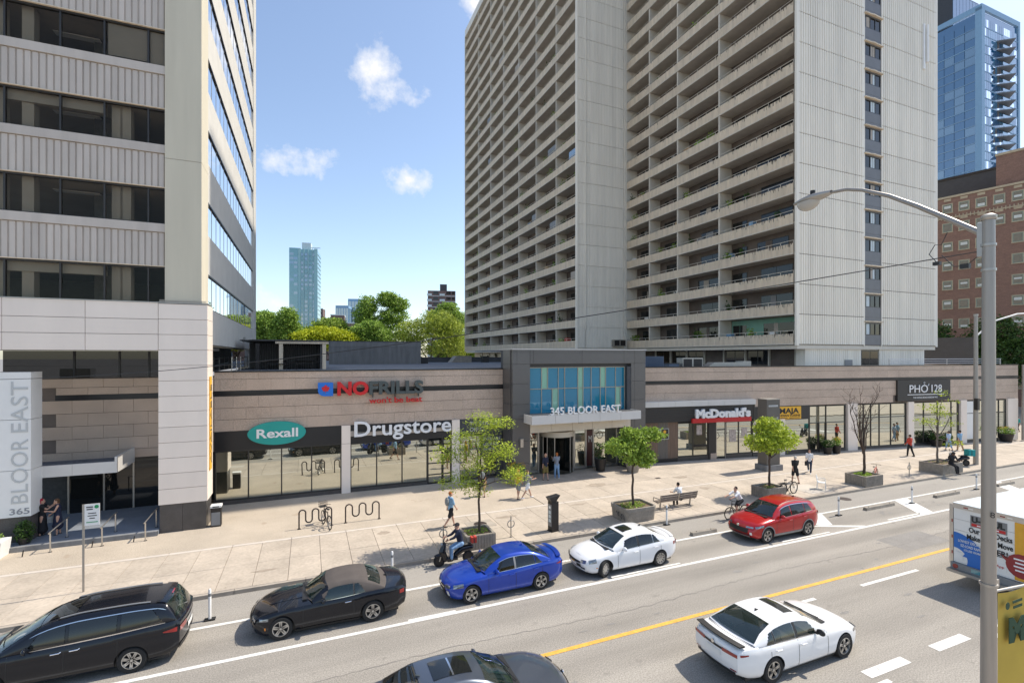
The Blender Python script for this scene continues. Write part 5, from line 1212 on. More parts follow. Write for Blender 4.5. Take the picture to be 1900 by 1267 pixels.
# blue saloon
blue = variant(SEDAN, paint='paint_blue', trim='chrome', trim_top=True, handle_mat='paint_blue', antenna=3.1, ant_mat='paint_blue', rim=(5, 2, .024),
    extra=lambda q: [('boot_spoiler', spoiler(4.42, 4.60, .84, .02, .015)(q), 'paint_blue'), ('badge', badge(q, True, 0, .585, .06), 'chrome'), ('chrome_bar', q.end_patch(True, -.38, .38, .535, .56, .026), 'chrome'), ('number_plate', q.end_patch(True, -.22, .22, .36, .46, .034), 'plastic_white'), ('pillar', q.side_win(1, 2.525, 2.595, .06, .94, .013), 'plastic_grey'), ('pillar', q.side_win(-1, 2.525, 2.595, .06, .94, .013), 'plastic_grey')])
make_car('blue_sedan', 'bright blue saloon car parked between white saloon and black convertible', (6.59, 17.11), R(180), blue)
# white saloon, front wheels turned
white = variant(SEDAN, L=4.60, paint='paint_white_car', axles=(.92, 3.605), rim=(10, 1, .026), steer=R(22), front_glass='car_glass', antenna=3.15, lean=.44,
    roof=[(1.18, .98), (1.6, 1.19), (1.98, 1.37), (2.35, 1.455), (2.75, 1.475), (3.2, 1.43), (3.6, 1.31), (4.08, 1.06)], sA=2.0, sB=3.42, roof_patches=[(2.12, 2.62, 2.38, 'car_glass_dark', 'sunroof')], mirror=1.70,
    windows=[(1.62, 2.50, .28, 0), (2.60, 3.30, 0, -.02), (3.33, 3.70, -.02, -.30)], seats=(2.3, 3.15),
    end_lights=[(True, .42, .68, .55, .68, .03, 'head_light', 'headlight'), (False, .48, .72, .76, .92, 0, 'red_light', 'tail_light'), (True, .42, .63, .33, .39, 0, 'metal_dark', 'fog_lamp')],
    side_lights=[(.10, .46, lambda s: .55+.12*s, lambda s: .68+.16*s, 'head_light'), (4.40, 4.54, lambda s: .78, lambda s: .90, 'red_light'), (.42, .52, .40, .43, 'amber')],
    ends=[(True, -.42, .42, .52, .60, 0, 'metal_dark', 'grille'), (True, -.45, .45, .36, .49, 0, 'metal_dark', 'lower_grille'), (True, -.60, .60, .23, .27, 0, 'chrome', 'air_dam'), (False, -.26, .26, .62, .73, 0, 'plastic_white', 'number_plate')],
    extra=lambda q: [('boot_spoiler', spoiler(4.42, 4.57, .80, .012, .012)(q), 'paint_white_car'), ('badge_bar', q.end_patch(True, -.12, .12, .495, .53, .03), 'sign_yellow'), ('number_plate', q.end_patch(True, -.24, .24, .40, .50, .034), 'plastic_white'), ('pillar', q.side_win(1, 2.505, 2.595, .06, .94, .013), 'plastic_black'), ('pillar', q.side_win(-1, 2.505, 2.595, .06, .94, .013), 'plastic_black')])
make_car('white_sedan', 'white parked saloon car with sunroof and its front wheels turned', (12.03, 17.06), R(180), white)
# red sport utility
suv = dict(L=4.59, W=1.88, wheel=.355, axles=(.90, 3.61), tw=.225, lean=.40, paint='paint_red', trim='chrome', trim_top=True, clad='plastic_grey', rim=(5, 2, .026), rim_mat='alloy', antenna=3.7, ant_mat='plastic_black', wsb=.22, rsb=.10, bulge=(.26, .16),
    sill=[(0, .30), (.3, .24), (1.2, .25), (3.4, .25), (4.2, .29), (4.59, .40)],
    belt=[(0, .68), (.08, .75), (.35, .85), (.9, .95), (1.5, 1.02), (2.6, 1.07), (3.6, 1.13), (4.3, 1.16), (4.5, 1.12), (4.59, 1.02)],
    top=[(0, .68), (.06, .78), (.3, .92), (.8, 1.04), (1.3, 1.10), (2, 1.07), (3.6, 1.13), (4.4, 1.18), (4.52, 1.15), (4.59, 1.05)],
    hw=[(0, .70), (.1, .78), (.3, .86), (.7, .92), (1.2, .935), (2.4, .94), (3.4, .935), (4.0, .91), (4.4, .85), (4.59, .76)],
    roof=[(1.16, 1.08), (1.5, 1.30), (1.9, 1.53), (2.3, 1.635), (2.8, 1.675), (3.4, 1.655), (3.9, 1.59), (4.22, 1.50), (4.42, 1.30), (4.52, 1.13)], sA=1.98, sB=4.20, rear_gap=.04,
    windows=[(1.55, 2.50, .32, 0), (2.58, 3.45, 0, 0), (3.50, 4.02, 0, -.22)], seams=(1.46, 2.54, 3.58), handles=(2.36, 3.34), mirror=1.68, seats=(2.3, 3.2), lid_seams=(.16,), seat_mat='interior',
    side_lights=[(.10, .62, lambda s: .69+.12*s, lambda s: .77+.14*s, 'head_light'), (4.28, 4.54, lambda s: 1.0-.2*(s-4.28), lambda s: 1.05, 'red_light')],
    end_lights=[(True, .40, .72, .70, .77, .02, 'head_light', 'headlight'), (False, .45, .76, .92, 1.05, 0, 'red_light', 'tail_light'), (True, .60, .70, .40, .52, 0, 'plastic_white', 'fog_lamp')],
    ends=[(True, -.52, .52, .46, .67, 0, 'metal_dark', 'grille'), (True, -.62, .62, .36, .41, 0, 'plastic_black', 'air_dam'), (True, -.58, .58, .29, .33, 0, 'metal_steel', 'skid_plate'), (False, -.26, .26, .75, .86, 0, 'plastic_white', 'number_plate'), (False, -.70, .70, .40, .58, 0, 'plastic_grey', 'rear_valance')],
    extra=lambda q: [('badge', badge(q, True, 0, .72, .07), 'chrome'), ('roof_rail', q.side_win(1, 1.95, 3.95, 1.55, 1.75, .02), 'metal_dark'), ('roof_rail', q.side_win(-1, 1.95, 3.95, 1.55, 1.75, .02), 'metal_dark'), ('roof_spoiler', q.top_patch(4.15, 4.27, 1.7, .02), 'paint_red')])
make_car('red_suv', 'red sport utility vehicle parked farthest right along the bike lane', (20.88, 17.13), R(180), suv)
# black minivan
van = dict(L=5.15, W=2.01, wheel=.345, axles=(.98, 3.98), tw=.235, lean=.30, paint='paint_black', trim='chrome', trim_top=True, handle_mat='chrome', rim=(7, 2, .022), wsb=.30, rsb=.10, bulge=(.30, .12),
    sill=[(0, .24), (.3, .19), (1.2, .20), (3.6, .20), (4.7, .26), (5.15, .36)],
    belt=[(0, .66), (.1, .74), (.4, .86), (.9, .97), (1.4, 1.03), (2.6, 1.06), (3.6, 1.10), (4.6, 1.16), (5.0, 1.17), (5.15, 1.10)],
    top=[(0, .66), (.06, .76), (.3, .93), (.8, 1.06), (1.15, 1.11), (2, 1.05), (3.6, 1.1), (4.8, 1.17), (5.05, 1.16), (5.15, 1.10)],
    hw=[(0, .74), (.1, .82), (.3, .90), (.7, .97), (1.2, 1.0), (2.4, 1.005), (3.8, 1.0), (4.6, .98), (5.0, .93), (5.15, .86)],
    roof=[(.95, 1.10), (1.3, 1.29), (1.8, 1.53), (2.3, 1.665), (2.9, 1.725), (3.8, 1.735), (4.5, 1.70), (4.75, 1.64), (4.92, 1.45), (5.10, 1.15)], sA=1.86, sB=4.72, rear_gap=.06,
    windows=[(1.45, 2.46, .40, 0), (2.56, 3.62, 0, 0), (3.72, 4.78, 0, -.34)], seams=(1.38, 2.52, 3.66), handles=(2.36, 2.75), mirror=1.62, seats=(2.3, 3.3), lid_seams=(.16,),
    side_lights=[(.12, .72, lambda s: .68+.16*s, lambda s: .78+.18*s, 'head_light'), (4.74, 5.10, lambda s: .93-.14*(s-4.74), lambda s: .96+.12*(s-4.74), 'red_light')],
    end_lights=[(True, .45, .78, .66, .76, 0, 'head_light', 'headlight'), (False, .42, .84, .86, 1.0, 0, 'red_light', 'tail_light')],
    ends=[(True, -.5, .5, .40, .62, 0, 'metal_dark', 'grille'), (False, -.42, .42, .86, .98, 0, 'chrome', 'hatch_trim'), (False, -.28, .28, .68, .82, 0, 'plastic_white', 'number_plate'), (False, -.80, .80, .34, .50, 0, 'plastic_black', 'rear_bumper')],
    roof_patches=[(2.0, 2.62, 2.2, 'car_glass_dark', 'sunroof')],
    extra=lambda q: [(n_, b_, m_) for sg in (1, -1) for (n_, b_, m_) in (('roof_rail', MB().tube([(lambda p: (p[0], sg*p[1], p[2]+.03))(q.cab(s_, 2.0)) for s_ in frange(2.3, 4.35, 10)], .022, 6), 'metal_galv'), ('rail_foot', MB().box((lambda p: (p[0]-.08, min(sg*p[1]-.03, sg*p[1]+.03), p[2]-.02))(q.cab(2.35, 2.0)), (lambda p: (p[0]+.08, max(sg*p[1]-.03, sg*p[1]+.03), p[2]+.02))(q.cab(2.35, 2.0))), 'metal_dark'))]+[('rear_spoiler', q.top_patch(4.48, 4.74, 1.7, .03), 'paint_black'), ('stop_lamp', q.top_patch(4.70, 4.735, 2.75, .04), 'red_light'), ('rear_wiper', MB().tube([(q.L/2-5.06, -.1, 1.24), (q.L/2-4.93, .42, 1.40)], .012, 5), 'plastic_grey')])
make_car('black_minivan', 'black minivan parked at the left edge with red tail lights and roof rails', (-5.97, 17.25), R(180), van, 'van')
# black convertible with soft top
conv = dict(L=4.81, W=1.92, wheel=.345, axles=(.90, 3.62), tw=.25, lean=.42, paint='paint_black', roofmat='canvas', soft=True, trim='chrome', rim=(5, 2, .030), wsb=.26, rsb=.14, bulge=(.28, .16), skirt='plastic_black', handle_mat='chrome',
    sill=[(0, .22), (.3, .17), (1.2, .18), (3.6, .18), (4.4, .24), (4.81, .34)],
    belt=[(0, .60), (.1, .68), (.4, .76), (.9, .86), (1.6, .90), (2.6, .93), (3.4, .98), (4.2, 1.0), (4.65, .96), (4.81, .86)],
    top=[(0, .60), (.06, .68), (.3, .78), (.9, .91), (1.7, .985), (2.4, .95), (3.8, 1.0), (4.3, 1.04), (4.65, 1.02), (4.81, .90)],
    hw=[(0, .72), (.1, .80), (.3, .88), (.8, .95), (1.3, .945), (2.3, .93), (3.3, .955), (3.9, .955), (4.5, .89), (4.81, .78)],
    roof=[(1.55, .965), (1.85, 1.13), (2.18, 1.30), (2.5, 1.375), (2.9, 1.39), (3.3, 1.35), (3.7, 1.22), (4.15, 1.03)], sA=2.12, sB=3.52, rear_gap=.22,
    windows=[(1.92, 3.02, .26, 0), (3.06, 3.42, 0, -.22)], seams=(1.52, 3.02), handles=(2.85,), mirror=1.98, seats=(2.55, 3.2), lid_seams=(.2, 4.2), antenna=4.1, side_glass='car_glass',
    side_lights=[(.12, .46, lambda s: .60+.06*s, lambda s: .67+.06*s, 'head_light'), (4.58, 4.75, .74, .86, 'red_light'), (.30, .36, .36, .44, 'amber')],
    end_lights=[(True, .48, .74, .60, .665, 0, 'head_light', 'headlight'), (False, .40, .70, .74, .86, 0, 'red_light', 'tail_light')],
    ends=[(True, -.52, .52, .42, .60, 0, 'metal_dark', 'grille'), (True, -.66, .66, .22, .32, 0, 'metal_dark', 'air_dam'), (False, -.26, .26, .55, .66, 0, 'plastic_white', 'number_plate')],
    extra=lambda q: [('windscreen_frame', q.top_patch(2.11, 2.19, 1.2, .016), 'paint_black')]+[(n9, q.side_win(sg, a9, b9, l9, h9, .007), 'paint_black') for sg in (1, -1) for (n9, a9, b9, l9, h9) in (('windscreen_pillar', q.s0, 2.17, .93, 1.79), ('windscreen_pillar', q.s0, 1.93, .0, .95))]+[('bonnet_stripe', MB().tube([(q.L/2-.55, .30, .86), (q.L/2-1.5, .42, .975)], .012, 5).tube([(q.L/2-.55, -.30, .86), (q.L/2-1.5, -.42, .975)], .012, 5), 'paint_black')])
make_car('black_convertible', 'black convertible with a dark grey fabric roof parked behind the minivan', (.565, 17.33), R(180), conv)
# white saloon driving away to the right
acc = variant(SEDAN, L=4.97, W=1.86, paint='paint_white_car', axles=(.94, 3.77), wheel=.345, tw=.23, rim=(5, 2, .022), rim_mat='alloy', skirt='plastic_black', front_glass='car_glass', side_glass='car_glass', rear_glass='car_glass', antenna=3.35, mirror_mat='plastic_black', handle_mat='paint_white_car', trim='chrome',
    sill=[(0, .22), (.3, .18), (1.2, .19), (3.7, .19), (4.6, .26), (4.97, .36)],
    belt=[(0, .60), (.08, .67), (.35, .75), (.9, .85), (1.6, .91), (2.8, .95), (3.8, .99), (4.5, 1.00), (4.85, .97), (4.97, .90)],
    top=[(0, .60), (.06, .68), (.3, .79), (.9, .92), (1.6, 1.0), (2.3, .95), (3.8, .99), (4.35, 1.05), (4.75, 1.07), (4.92, 1.05), (4.97, .96)],
    hw=[(0, .70), (.1, .78), (.3, .85), (.8, .92), (1.3, .925), (2.6, .93), (3.7, .93), (4.3, .90), (4.75, .83), (4.97, .74)],
    roof=[(1.42, .985), (1.85, 1.18), (2.3, 1.37), (2.7, 1.44), (3.05, 1.45), (3.5, 1.41), (3.9, 1.29), (4.45, 1.055)], sA=2.26, sB=3.58, windows=[(1.86, 2.78, .32, 0), (2.87, 3.66, 0, 0), (3.72, 4.06, 0, -.24)], seams=(1.66, 2.83, 3.86), handles=(2.66, 3.60), mirror=1.98, seats=(2.6, 3.5), lid_seams=(.18, 4.5), roof_patches=[(2.42, 2.80, 2.2, 'car_glass_dark', 'sunroof')],
    side_lights=[(.10, .40, lambda s: .62+.08*s, lambda s: .68+.10*s, 'head_light'), (4.66, 4.90, lambda s: .87-.12*(s-4.66), lambda s: .90, 'red_light')],
    end_lights=[(True, .44, .70, .60, .66, 0, 'head_light', 'headlight'), (False, .30, .74, .82, .91, 0, 'red_light', 'tail_light'), (False, .52, .70, .44, .47, 0, 'red_light', 'reflector')],
    ends=[(True, -.42, .42, .38, .60, 0, 'metal_dark', 'grille'), (False, -.30, .30, .84, .90, 0, 'metal_dark', 'light_bar'), (False, -.24, .24, .64, .78, 0, 'plastic_white', 'number_plate'), (False, -.66, .66, .34, .42, 0, 'plastic_black', 'rear_valance')],
    extra=lambda q: [('boot_spoiler', spoiler(4.72, 4.95, .90, .05)(q), 'plastic_black'), ('badge', badge(q, False, 0, .93, .05), 'chrome'), ('pillar', q.side_win(1, 2.785, 2.865, .06, .94, .013), 'plastic_black'), ('pillar', q.side_win(-1, 2.785, 2.865, .06, .94, .013), 'plastic_black'), ('pillar', q.side_win(1, 3.665, 3.715, .06, .94, .013), 'plastic_black'), ('pillar', q.side_win(-1, 3.665, 3.715, .06, .94, .013), 'plastic_black')])
make_car('white_sedan', 'white saloon car with black boot spoiler driving away in the near lane', (12.76, 10.14), 0, acc)
# slate grey saloon at the bottom edge
grey = variant(acc, paint='paint_grey', rim_mat='alloy', mirror_mat='paint_grey', handle_mat='chrome', skirt=None, trim_top=True, side_glass='car_glass_dark', rear_glass='car_glass_dark', antenna=3.7, ant_mat='paint_grey', roof_patches=[(2.52, 2.95, 2.36, 'car_glass_dark', 'sunroof'), (2.98, 3.42, 2.36, 'car_glass_dark', 'sunroof'), (2.945, 2.985, 2.36, 'chrome', 'sunroof_bar')], extra=lambda q: [('badge', badge(q, True, 0, .6, .06), 'chrome')],
    roof=[(1.46, .985), (1.85, 1.17), (2.3, 1.37), (2.75, 1.455), (3.1, 1.465), (3.6, 1.42), (4.0, 1.29), (4.5, 1.055)], sB=3.72)
make_car('grey_sedan', 'slate grey saloon car with glass roof at the bottom edge', (3.62, 11.0), 0, grey)
# ================================================================== removal truck at the right edge
tk = thing('moving_truck', 'white box moving truck with blue and orange graphics seen from behind', 'truck', (22.75, 9.6, 0))
b = MB(); 
prof = [(-1.2, .75), (1.2, .75), (1.2, 2.93), (1.12, 3.03), (-1.12, 3.03), (-1.2, 2.93)]
MB().prism(prof, .06, 5.2, 'x').build('cargo_box', 'paint_white_car', tk)
for s_ in (-1, 1): box('corner_post', tk, (-.0, s_*1.2-.06, .72), (.1, s_*1.2+.06, 2.98), 'metal_steel')
box('header', tk, (-.01, -1.14, 2.86), (.08, 1.14, 3.04), 'metal_steel'); box('roof_cap', tk, (.02, -1.16, 3.03), (5.2, 1.16, 3.05), 'far_white')
for i in range(5): box('door_slat', tk, (.02, -1.13, .82+i*.41), (.06, 1.13, .82+(i+1)*.41-.012), 'plastic_white')
box('bumper', tk, (-.28, -1.22, .48), (.1, 1.22, .58), 'metal_galv'); box('bumper_face', tk, (-.1, -1.18, .58), (.04, 1.18, .80), 'plastic_grey')
M('truck_orange', (.70, .36, .03), .5, .08, 2); M('truck_maroon', (.28, .03, .03), .5, .1); M('truck_blue', (.02, .14, .48), .5, .05)
box('orange_panel', tk, (.005, -1.13, .84), (.02, -.62, 2.84), 'truck_orange')
# local y decreases to the right when seen from behind
def arc(cy, cz, r0, r1, a0, a1, x, mat, name):
    pts = [(cy+r1*math.cos(R(a)), cz+r1*math.sin(R(a))) for a in frange(a0, a1, 18)]+[(cy+r0*math.cos(R(a)), cz+r0*math.sin(R(a))) for a in reversed(frange(a0, a1, 18))]
    return MB().prism(pts, x, x+.012, 'x').build(name, mat, tk)
arc(1.12, .95, .42, 1.0, 90, 200, .004, 'truck_blue', 'blue_arrow'); arc(1.12, .95, .0, .3, 90, 180, .003, 'plastic_white', 'white_disc')
MB().prism([(.85, 1.1), (.62, 1.5), (.30, 1.05)], .003, .016, 'x').build('arrow_head', 'truck_blue', tk)
arc(-.80, 1.35, 0, .42, 0, 360, -.002, 'truck_maroon', 'maroon_disc'); MB().prism([(-.45, 1.55), (-.2, 1.62), (-.5, 1.3)], -.003, .01, 'x').build('speech_tail', 'truck_maroon', tk)
RT = (R(90), 0, R(-90))
def ttext(s_, y, z, h, w, mat, x=.0, bold=.02): text('lettering', tk, s_, (x, y, z), h, mat, .01, width=w, rot=RT, bold=bold)
box('logo_plate', tk, (.006, -.42, 2.30), (.018, .62, 2.72), 'plastic_grey'); ttext('U-HAUL', .58, 2.48, .20, .95, 'ink', .0, .05); box('logo_strip', tk, (.0, -.38, 2.33), (.012, .58, 2.43), 'sign_mcred'); box('print_line', tk, (-.006, -.2, 2.36), (.0, .42, 2.40), 'sign_white')
ttext('Our Low Decks', .66, 2.08, .19, 1.22, 'ink'); ttext('Make Your Move', .72, 1.80, .19, 1.30, 'ink'); ttext('EASIER!', .28, 1.52, .19, .72, 'ink'); box('underline', tk, (.006, -.44, 1.47), (.016, .26, 1.49), 'ink')
ttext('LOWEST DECK', .98, 1.62, .10, .6, 'sign_white', -.006, .0); ttext('EZ-LOAD RAMP', .90, 1.46, .10, .62, 'sign_white', -.006, .0); ttext('1/3 LESS WORK', .80, 1.32, .08, .5, 'sign_white', -.006, .0)
for i in range(4): box('print_line', tk, (-.012, -.94+.04*(i % 2), 1.55-i*.13), (-.004, -.60-.04*(i % 2), 1.60-i*.13), 'sign_white')
box('sticker', tk, (.006, -.40, .98), (.016, -.1, 1.25), 'plastic_white'); ttext('App', -.12, 1.1, .09, .22, 'sign_mcred', -.0, 0)
for s_ in (1, -1): MB().lathe([(.085, -.03), (.085, .01)], 16, 'x', (-.09, s_*1.02, .69)).build('tail_light', 'red_light', tk)
for (y_, m_) in ((.75, 'red_light'), (.6, 'plastic_white'), (-.3, 'red_light'), (-.5, 'plastic_white')): box('reflector', tk, (-.012, y_-.07, 2.92), (.0, y_+.07, 2.96), m_)
box('number_plate', tk, (-.11, .15, .62), (-.1, .55, .76), 'far_teal'); 
for z_ in (1.1, 1.7, 2.3): box('side_reflector', tk, (-.004, 1.15, z_), (.0, 1.19, z_+.12), 'red_light')
box('chassis', tk, (.3, -.45, .45), (6.8, .45, .72), 'metal_dark')
for (x_, s_) in ((1.5, 1), (1.5, -1), (6.2, 1), (6.2, -1)): make_wheel(tk, x_, s_*1.0, .40, .28, s_, (8, 1, .03), 'alloy')
cb_ = MB().prism([(5.25, .55), (7.6, .55), (7.6, 1.15), (6.9, 1.35), (6.4, 2.1), (5.25, 2.15)], -1.05, 1.05, 'y').build('cab', 'paint_white_car', tk); MB().prism([(6.92, 1.4), (6.45, 2.05), (6.43, 2.04), (6.9, 1.38)], -.95, .95, 'y').build('windscreen', 'car_glass_dark', tk)
for s_ in (-1, 1): MB().prism([(5.5, 1.35), (6.75, 1.35), (6.35, 2.0), (5.5, 2.0)], s_*1.05-.01, s_*1.05+.01, 'y').build('cab_window', 'car_glass_dark', tk)
# ================================================================== trees
def limb(b, p0, p1, r0, r1, rng, n=5, bend=.12):
    p0, p1 = Vector(p0), Vector(p1); L_ = (p1-p0).length; pts = []
    off = Vector((rng.uniform(-1, 1), rng.uniform(-1, 1), rng.uniform(-.3, .6)))*L_*bend
    for i in range(n+1):
        t = i/n; pts.append(p0.lerp(p1, t)+off*math.sin(math.pi*t)+Vector((rng.uniform(-1, 1), rng.uniform(-1, 1), 0))*L_*.012)
    b.tube(pts, [r0+(r1-r0)*i/n for i in range(n+1)], 7); return pts
def leaves(blobs, n, size, rng, flat=0.0, aspect=.5, hollow=.35, clump=0, cr=.3):
    """small leaf faces spread through the blobs; clump > 0 gathers them into sprays"""
    v = []; f = []; tot = sum(b_[2] for b_ in blobs)
    for (c, r, wgt) in blobs:
        k = int(n*wgt/tot); cent = []
        m = max(1, k//clump) if clump else k
        for _ in range(m):
            while True:
                p = Vector((rng.uniform(-1, 1), rng.uniform(-1, 1), rng.uniform(-1, 1)))
                if hollow < p.length < 1.0+rng.uniform(-.05, .15): break
            cent.append(Vector((c[0]+p.x*r[0], c[1]+p.y*r[1], c[2]+p.z*r[2])))
        for q in cent:
            for _ in range(clump or 1):
                o = q+(Vector((rng.gauss(0, 1), rng.gauss(0, 1), rng.gauss(0, .45)))*cr*.5 if clump else Vector())
                a = Vector((rng.uniform(-1, 1), rng.uniform(-1, 1), rng.uniform(-1, 1)*(1-flat))).normalized(); t = Vector((rng.uniform(-1, 1), rng.uniform(-1, 1), rng.uniform(-1, 1)*(1-flat)))
                bb = a.cross(t); 
                if bb.length < 1e-4: continue
                bb = a.cross(bb.normalized()).normalized() if flat < .5 else a.cross(Vector((rng.uniform(-.3, .3), rng.uniform(-.3, .3), 1))).normalized()
                s_ = size*rng.uniform(.6, 1.35); a *= s_; bb *= s_*aspect; i = len(v)
                v += [o-a*.5, o+bb*.5+a*.05, o+a*.5, o-bb*.5+a*.05]; f.append((i, i+1, i+2, i+3))
    me = bpy.data.meshes.new('crown'); me.from_pydata([tuple(p) for p in v], [], f); return me
def tree(name, label, loc, trunk_h, blobs, n, size, leaf, seed, bark='bark', r=.09, group=None, flat=0.0, aspect=.5, clump=0, cr=.3, twigs=2, hollow=.35, lean=(0, 0)):
    rng = random.Random(seed); t = thing(name, label, 'tree', loc, 0, group); b = MB()
    top = (lean[0], lean[1], trunk_h)
    limb(b, (0, 0, -.05), top, r, r*.72, rng, 6, .03)
    for (c, rad, w) in blobs:
        tip = limb(b, (top[0]*.95, top[1]*.95, trunk_h*rng.uniform(.88, 1.0)), (c[0], c[1], c[2]-rad[2]*.1), r*.5, r*.12, rng, 5, .10)
        for _ in range(twigs):
            q = tip[rng.randint(2, 4)]; d = Vector((rng.uniform(-1, 1)*rad[0], rng.uniform(-1, 1)*rad[1], rng.uniform(-.1, .9)*rad[2])); limb(b, q, q+d, r*.2, r*.05, rng, 3, .12)
    b.build('trunk', bark, t, 60)
    me = leaves(blobs, n, size, rng, flat, aspect, hollow, clump, cr); me.materials.append(MATS[leaf]); inst('crown', me, t); return t
# street trees standing in planters: base heights match the planters' soil
tree('street_tree', 'tall feathery lime green street tree in planter before the drugstore', (7.15, 20.95, .55), 2.3,
     [((-.3, .1, 4.35), (1.1, .9, .42), 1.3), ((.55, -.1, 5.0), (.95, .8, .30), 1.0), ((-1.25, .2, 3.75), (.9, .7, .38), .9), ((.95, .1, 3.7), (.85, .8, .45), .9), ((-.2, -.2, 3.3), (.9, .8, .5), .9), ((-1.0, -.1, 2.55), (.9, .7, .40), .8), ((1.75, .2, 2.45), (.65, .5, .38), .7), ((-.2, .1, 2.1), (.6, .6, .35), .45), ((-.1, 0, 5.3), (.6, .5, .25), .3)], 9000, .12, 'leaf_lime', 31, r=.062, flat=.55, aspect=.42, clump=12, cr=.30, hollow=.1)
tree('street_tree', 'compact green street tree in rounded planter by the bench', (15.75, 21.25, .6), 2.35,
     [((-.9, 0, 3.3), (.75, .7, .42), 1.0), ((.1, .1, 3.6), (.75, .7, .52), 1.2), ((1.1, -.1, 3.85), (.70, .6, .36), .9), ((.3, 0, 2.8), (.85, .7, .55), 1.2), ((.75, .1, 2.5), (.5, .5, .4), .6), ((-.2, 0, 4.05), (.45, .4, .22), .4)], 6200, .15, 'leaf_fresh', 32, r=.07, aspect=.6, clump=5, cr=.22, hollow=.2)
tree('street_tree', 'rounded bright green street tree beside the grey totem sign', (25.9, 21.4, .6), 1.9,
     [((-.8, 0, 2.85), (.95, .7, .5), 1.0), ((.2, .1, 3.5), (1.0, .8, .62), 1.4), ((1.1, 0, 2.95), (.95, .8, .55), 1.2), ((.1, -.1, 2.65), (1.0, .8, .5), 1.1), ((-.1, 0, 4.0), (.6, .5, .35), .5), ((1.7, .1, 2.6), (.5, .4, .3), .3)], 6000, .15, 'leaf_lime', 33, r=.075, aspect=.6, clump=5, cr=.24, hollow=.2)
# bare tree
rng = random.Random(77); bt_ = thing('bare_tree', 'leafless thin street tree in planter right of the plastic chair', 'tree', (34.05, 20.95, .6)); b = MB()
tp = limb(b, (0, 0, -.05), (0, .02, 1.75), .09, .07, rng, 5, .03); tw_ = MB()
for i in range(9):
    a = 2*math.pi*i/9+rng.uniform(-.3, .3); d = Vector((math.cos(a)*rng.uniform(.8, 2.2), math.sin(a)*rng.uniform(.5, 1.4), rng.uniform(2.0, 4.1))); p0 = Vector((0, 0, rng.uniform(1.5, 1.8)))
    pts = limb(b, p0, p0+d, .045, .010, rng, 6, .10)
    for j in (2, 3, 4, 5, 6):
        for _ in range(3):
            q = pts[j]; e = Vector((rng.uniform(-.8, .8), rng.uniform(-.6, .6), rng.uniform(.2, 1.0)))*rng.uniform(.5, 1.0); tips = limb(tw_, q, q+e, .011, .004, rng, 3, .10)
            limb(tw_, tips[2], tips[2]+Vector((rng.uniform(-.35, .35), rng.uniform(-.3, .3), rng.uniform(.1, .4))), .006, .003, rng, 2, .1)
b.build('trunk', 'bark', bt_, 60); tw_.build('twigs', 'bark', bt_, 60)
tree('street_tree', 'sparse young street tree with yellow green leaves by the seated man', (42.6, 21.05, .7), 2.1,
     [((-1.5, 0, 3.3), (.8, .5, .2), .6), ((.9, .1, 3.7), (1.0, .6, .3), .7), ((-.3, .1, 4.2), (1.2, .7, .3), .8), ((1.8, 0, 2.9), (.5, .4, .2), .35), ((.6, 0, 5.2), (.4, .4, .2), .2), ((-.4, 0, 3.0), (1.0, .6, .3), .35), ((2.0, .1, 4.6), (.3, .3, .2), .15), ((1.9, 0, 1.4), (.7, .5, .22), .4)], 950, .14, 'leaf_lime', 35, bark='bark_grey', r=.075, aspect=.45, clump=7, cr=.30, flat=.4, hollow=.1)
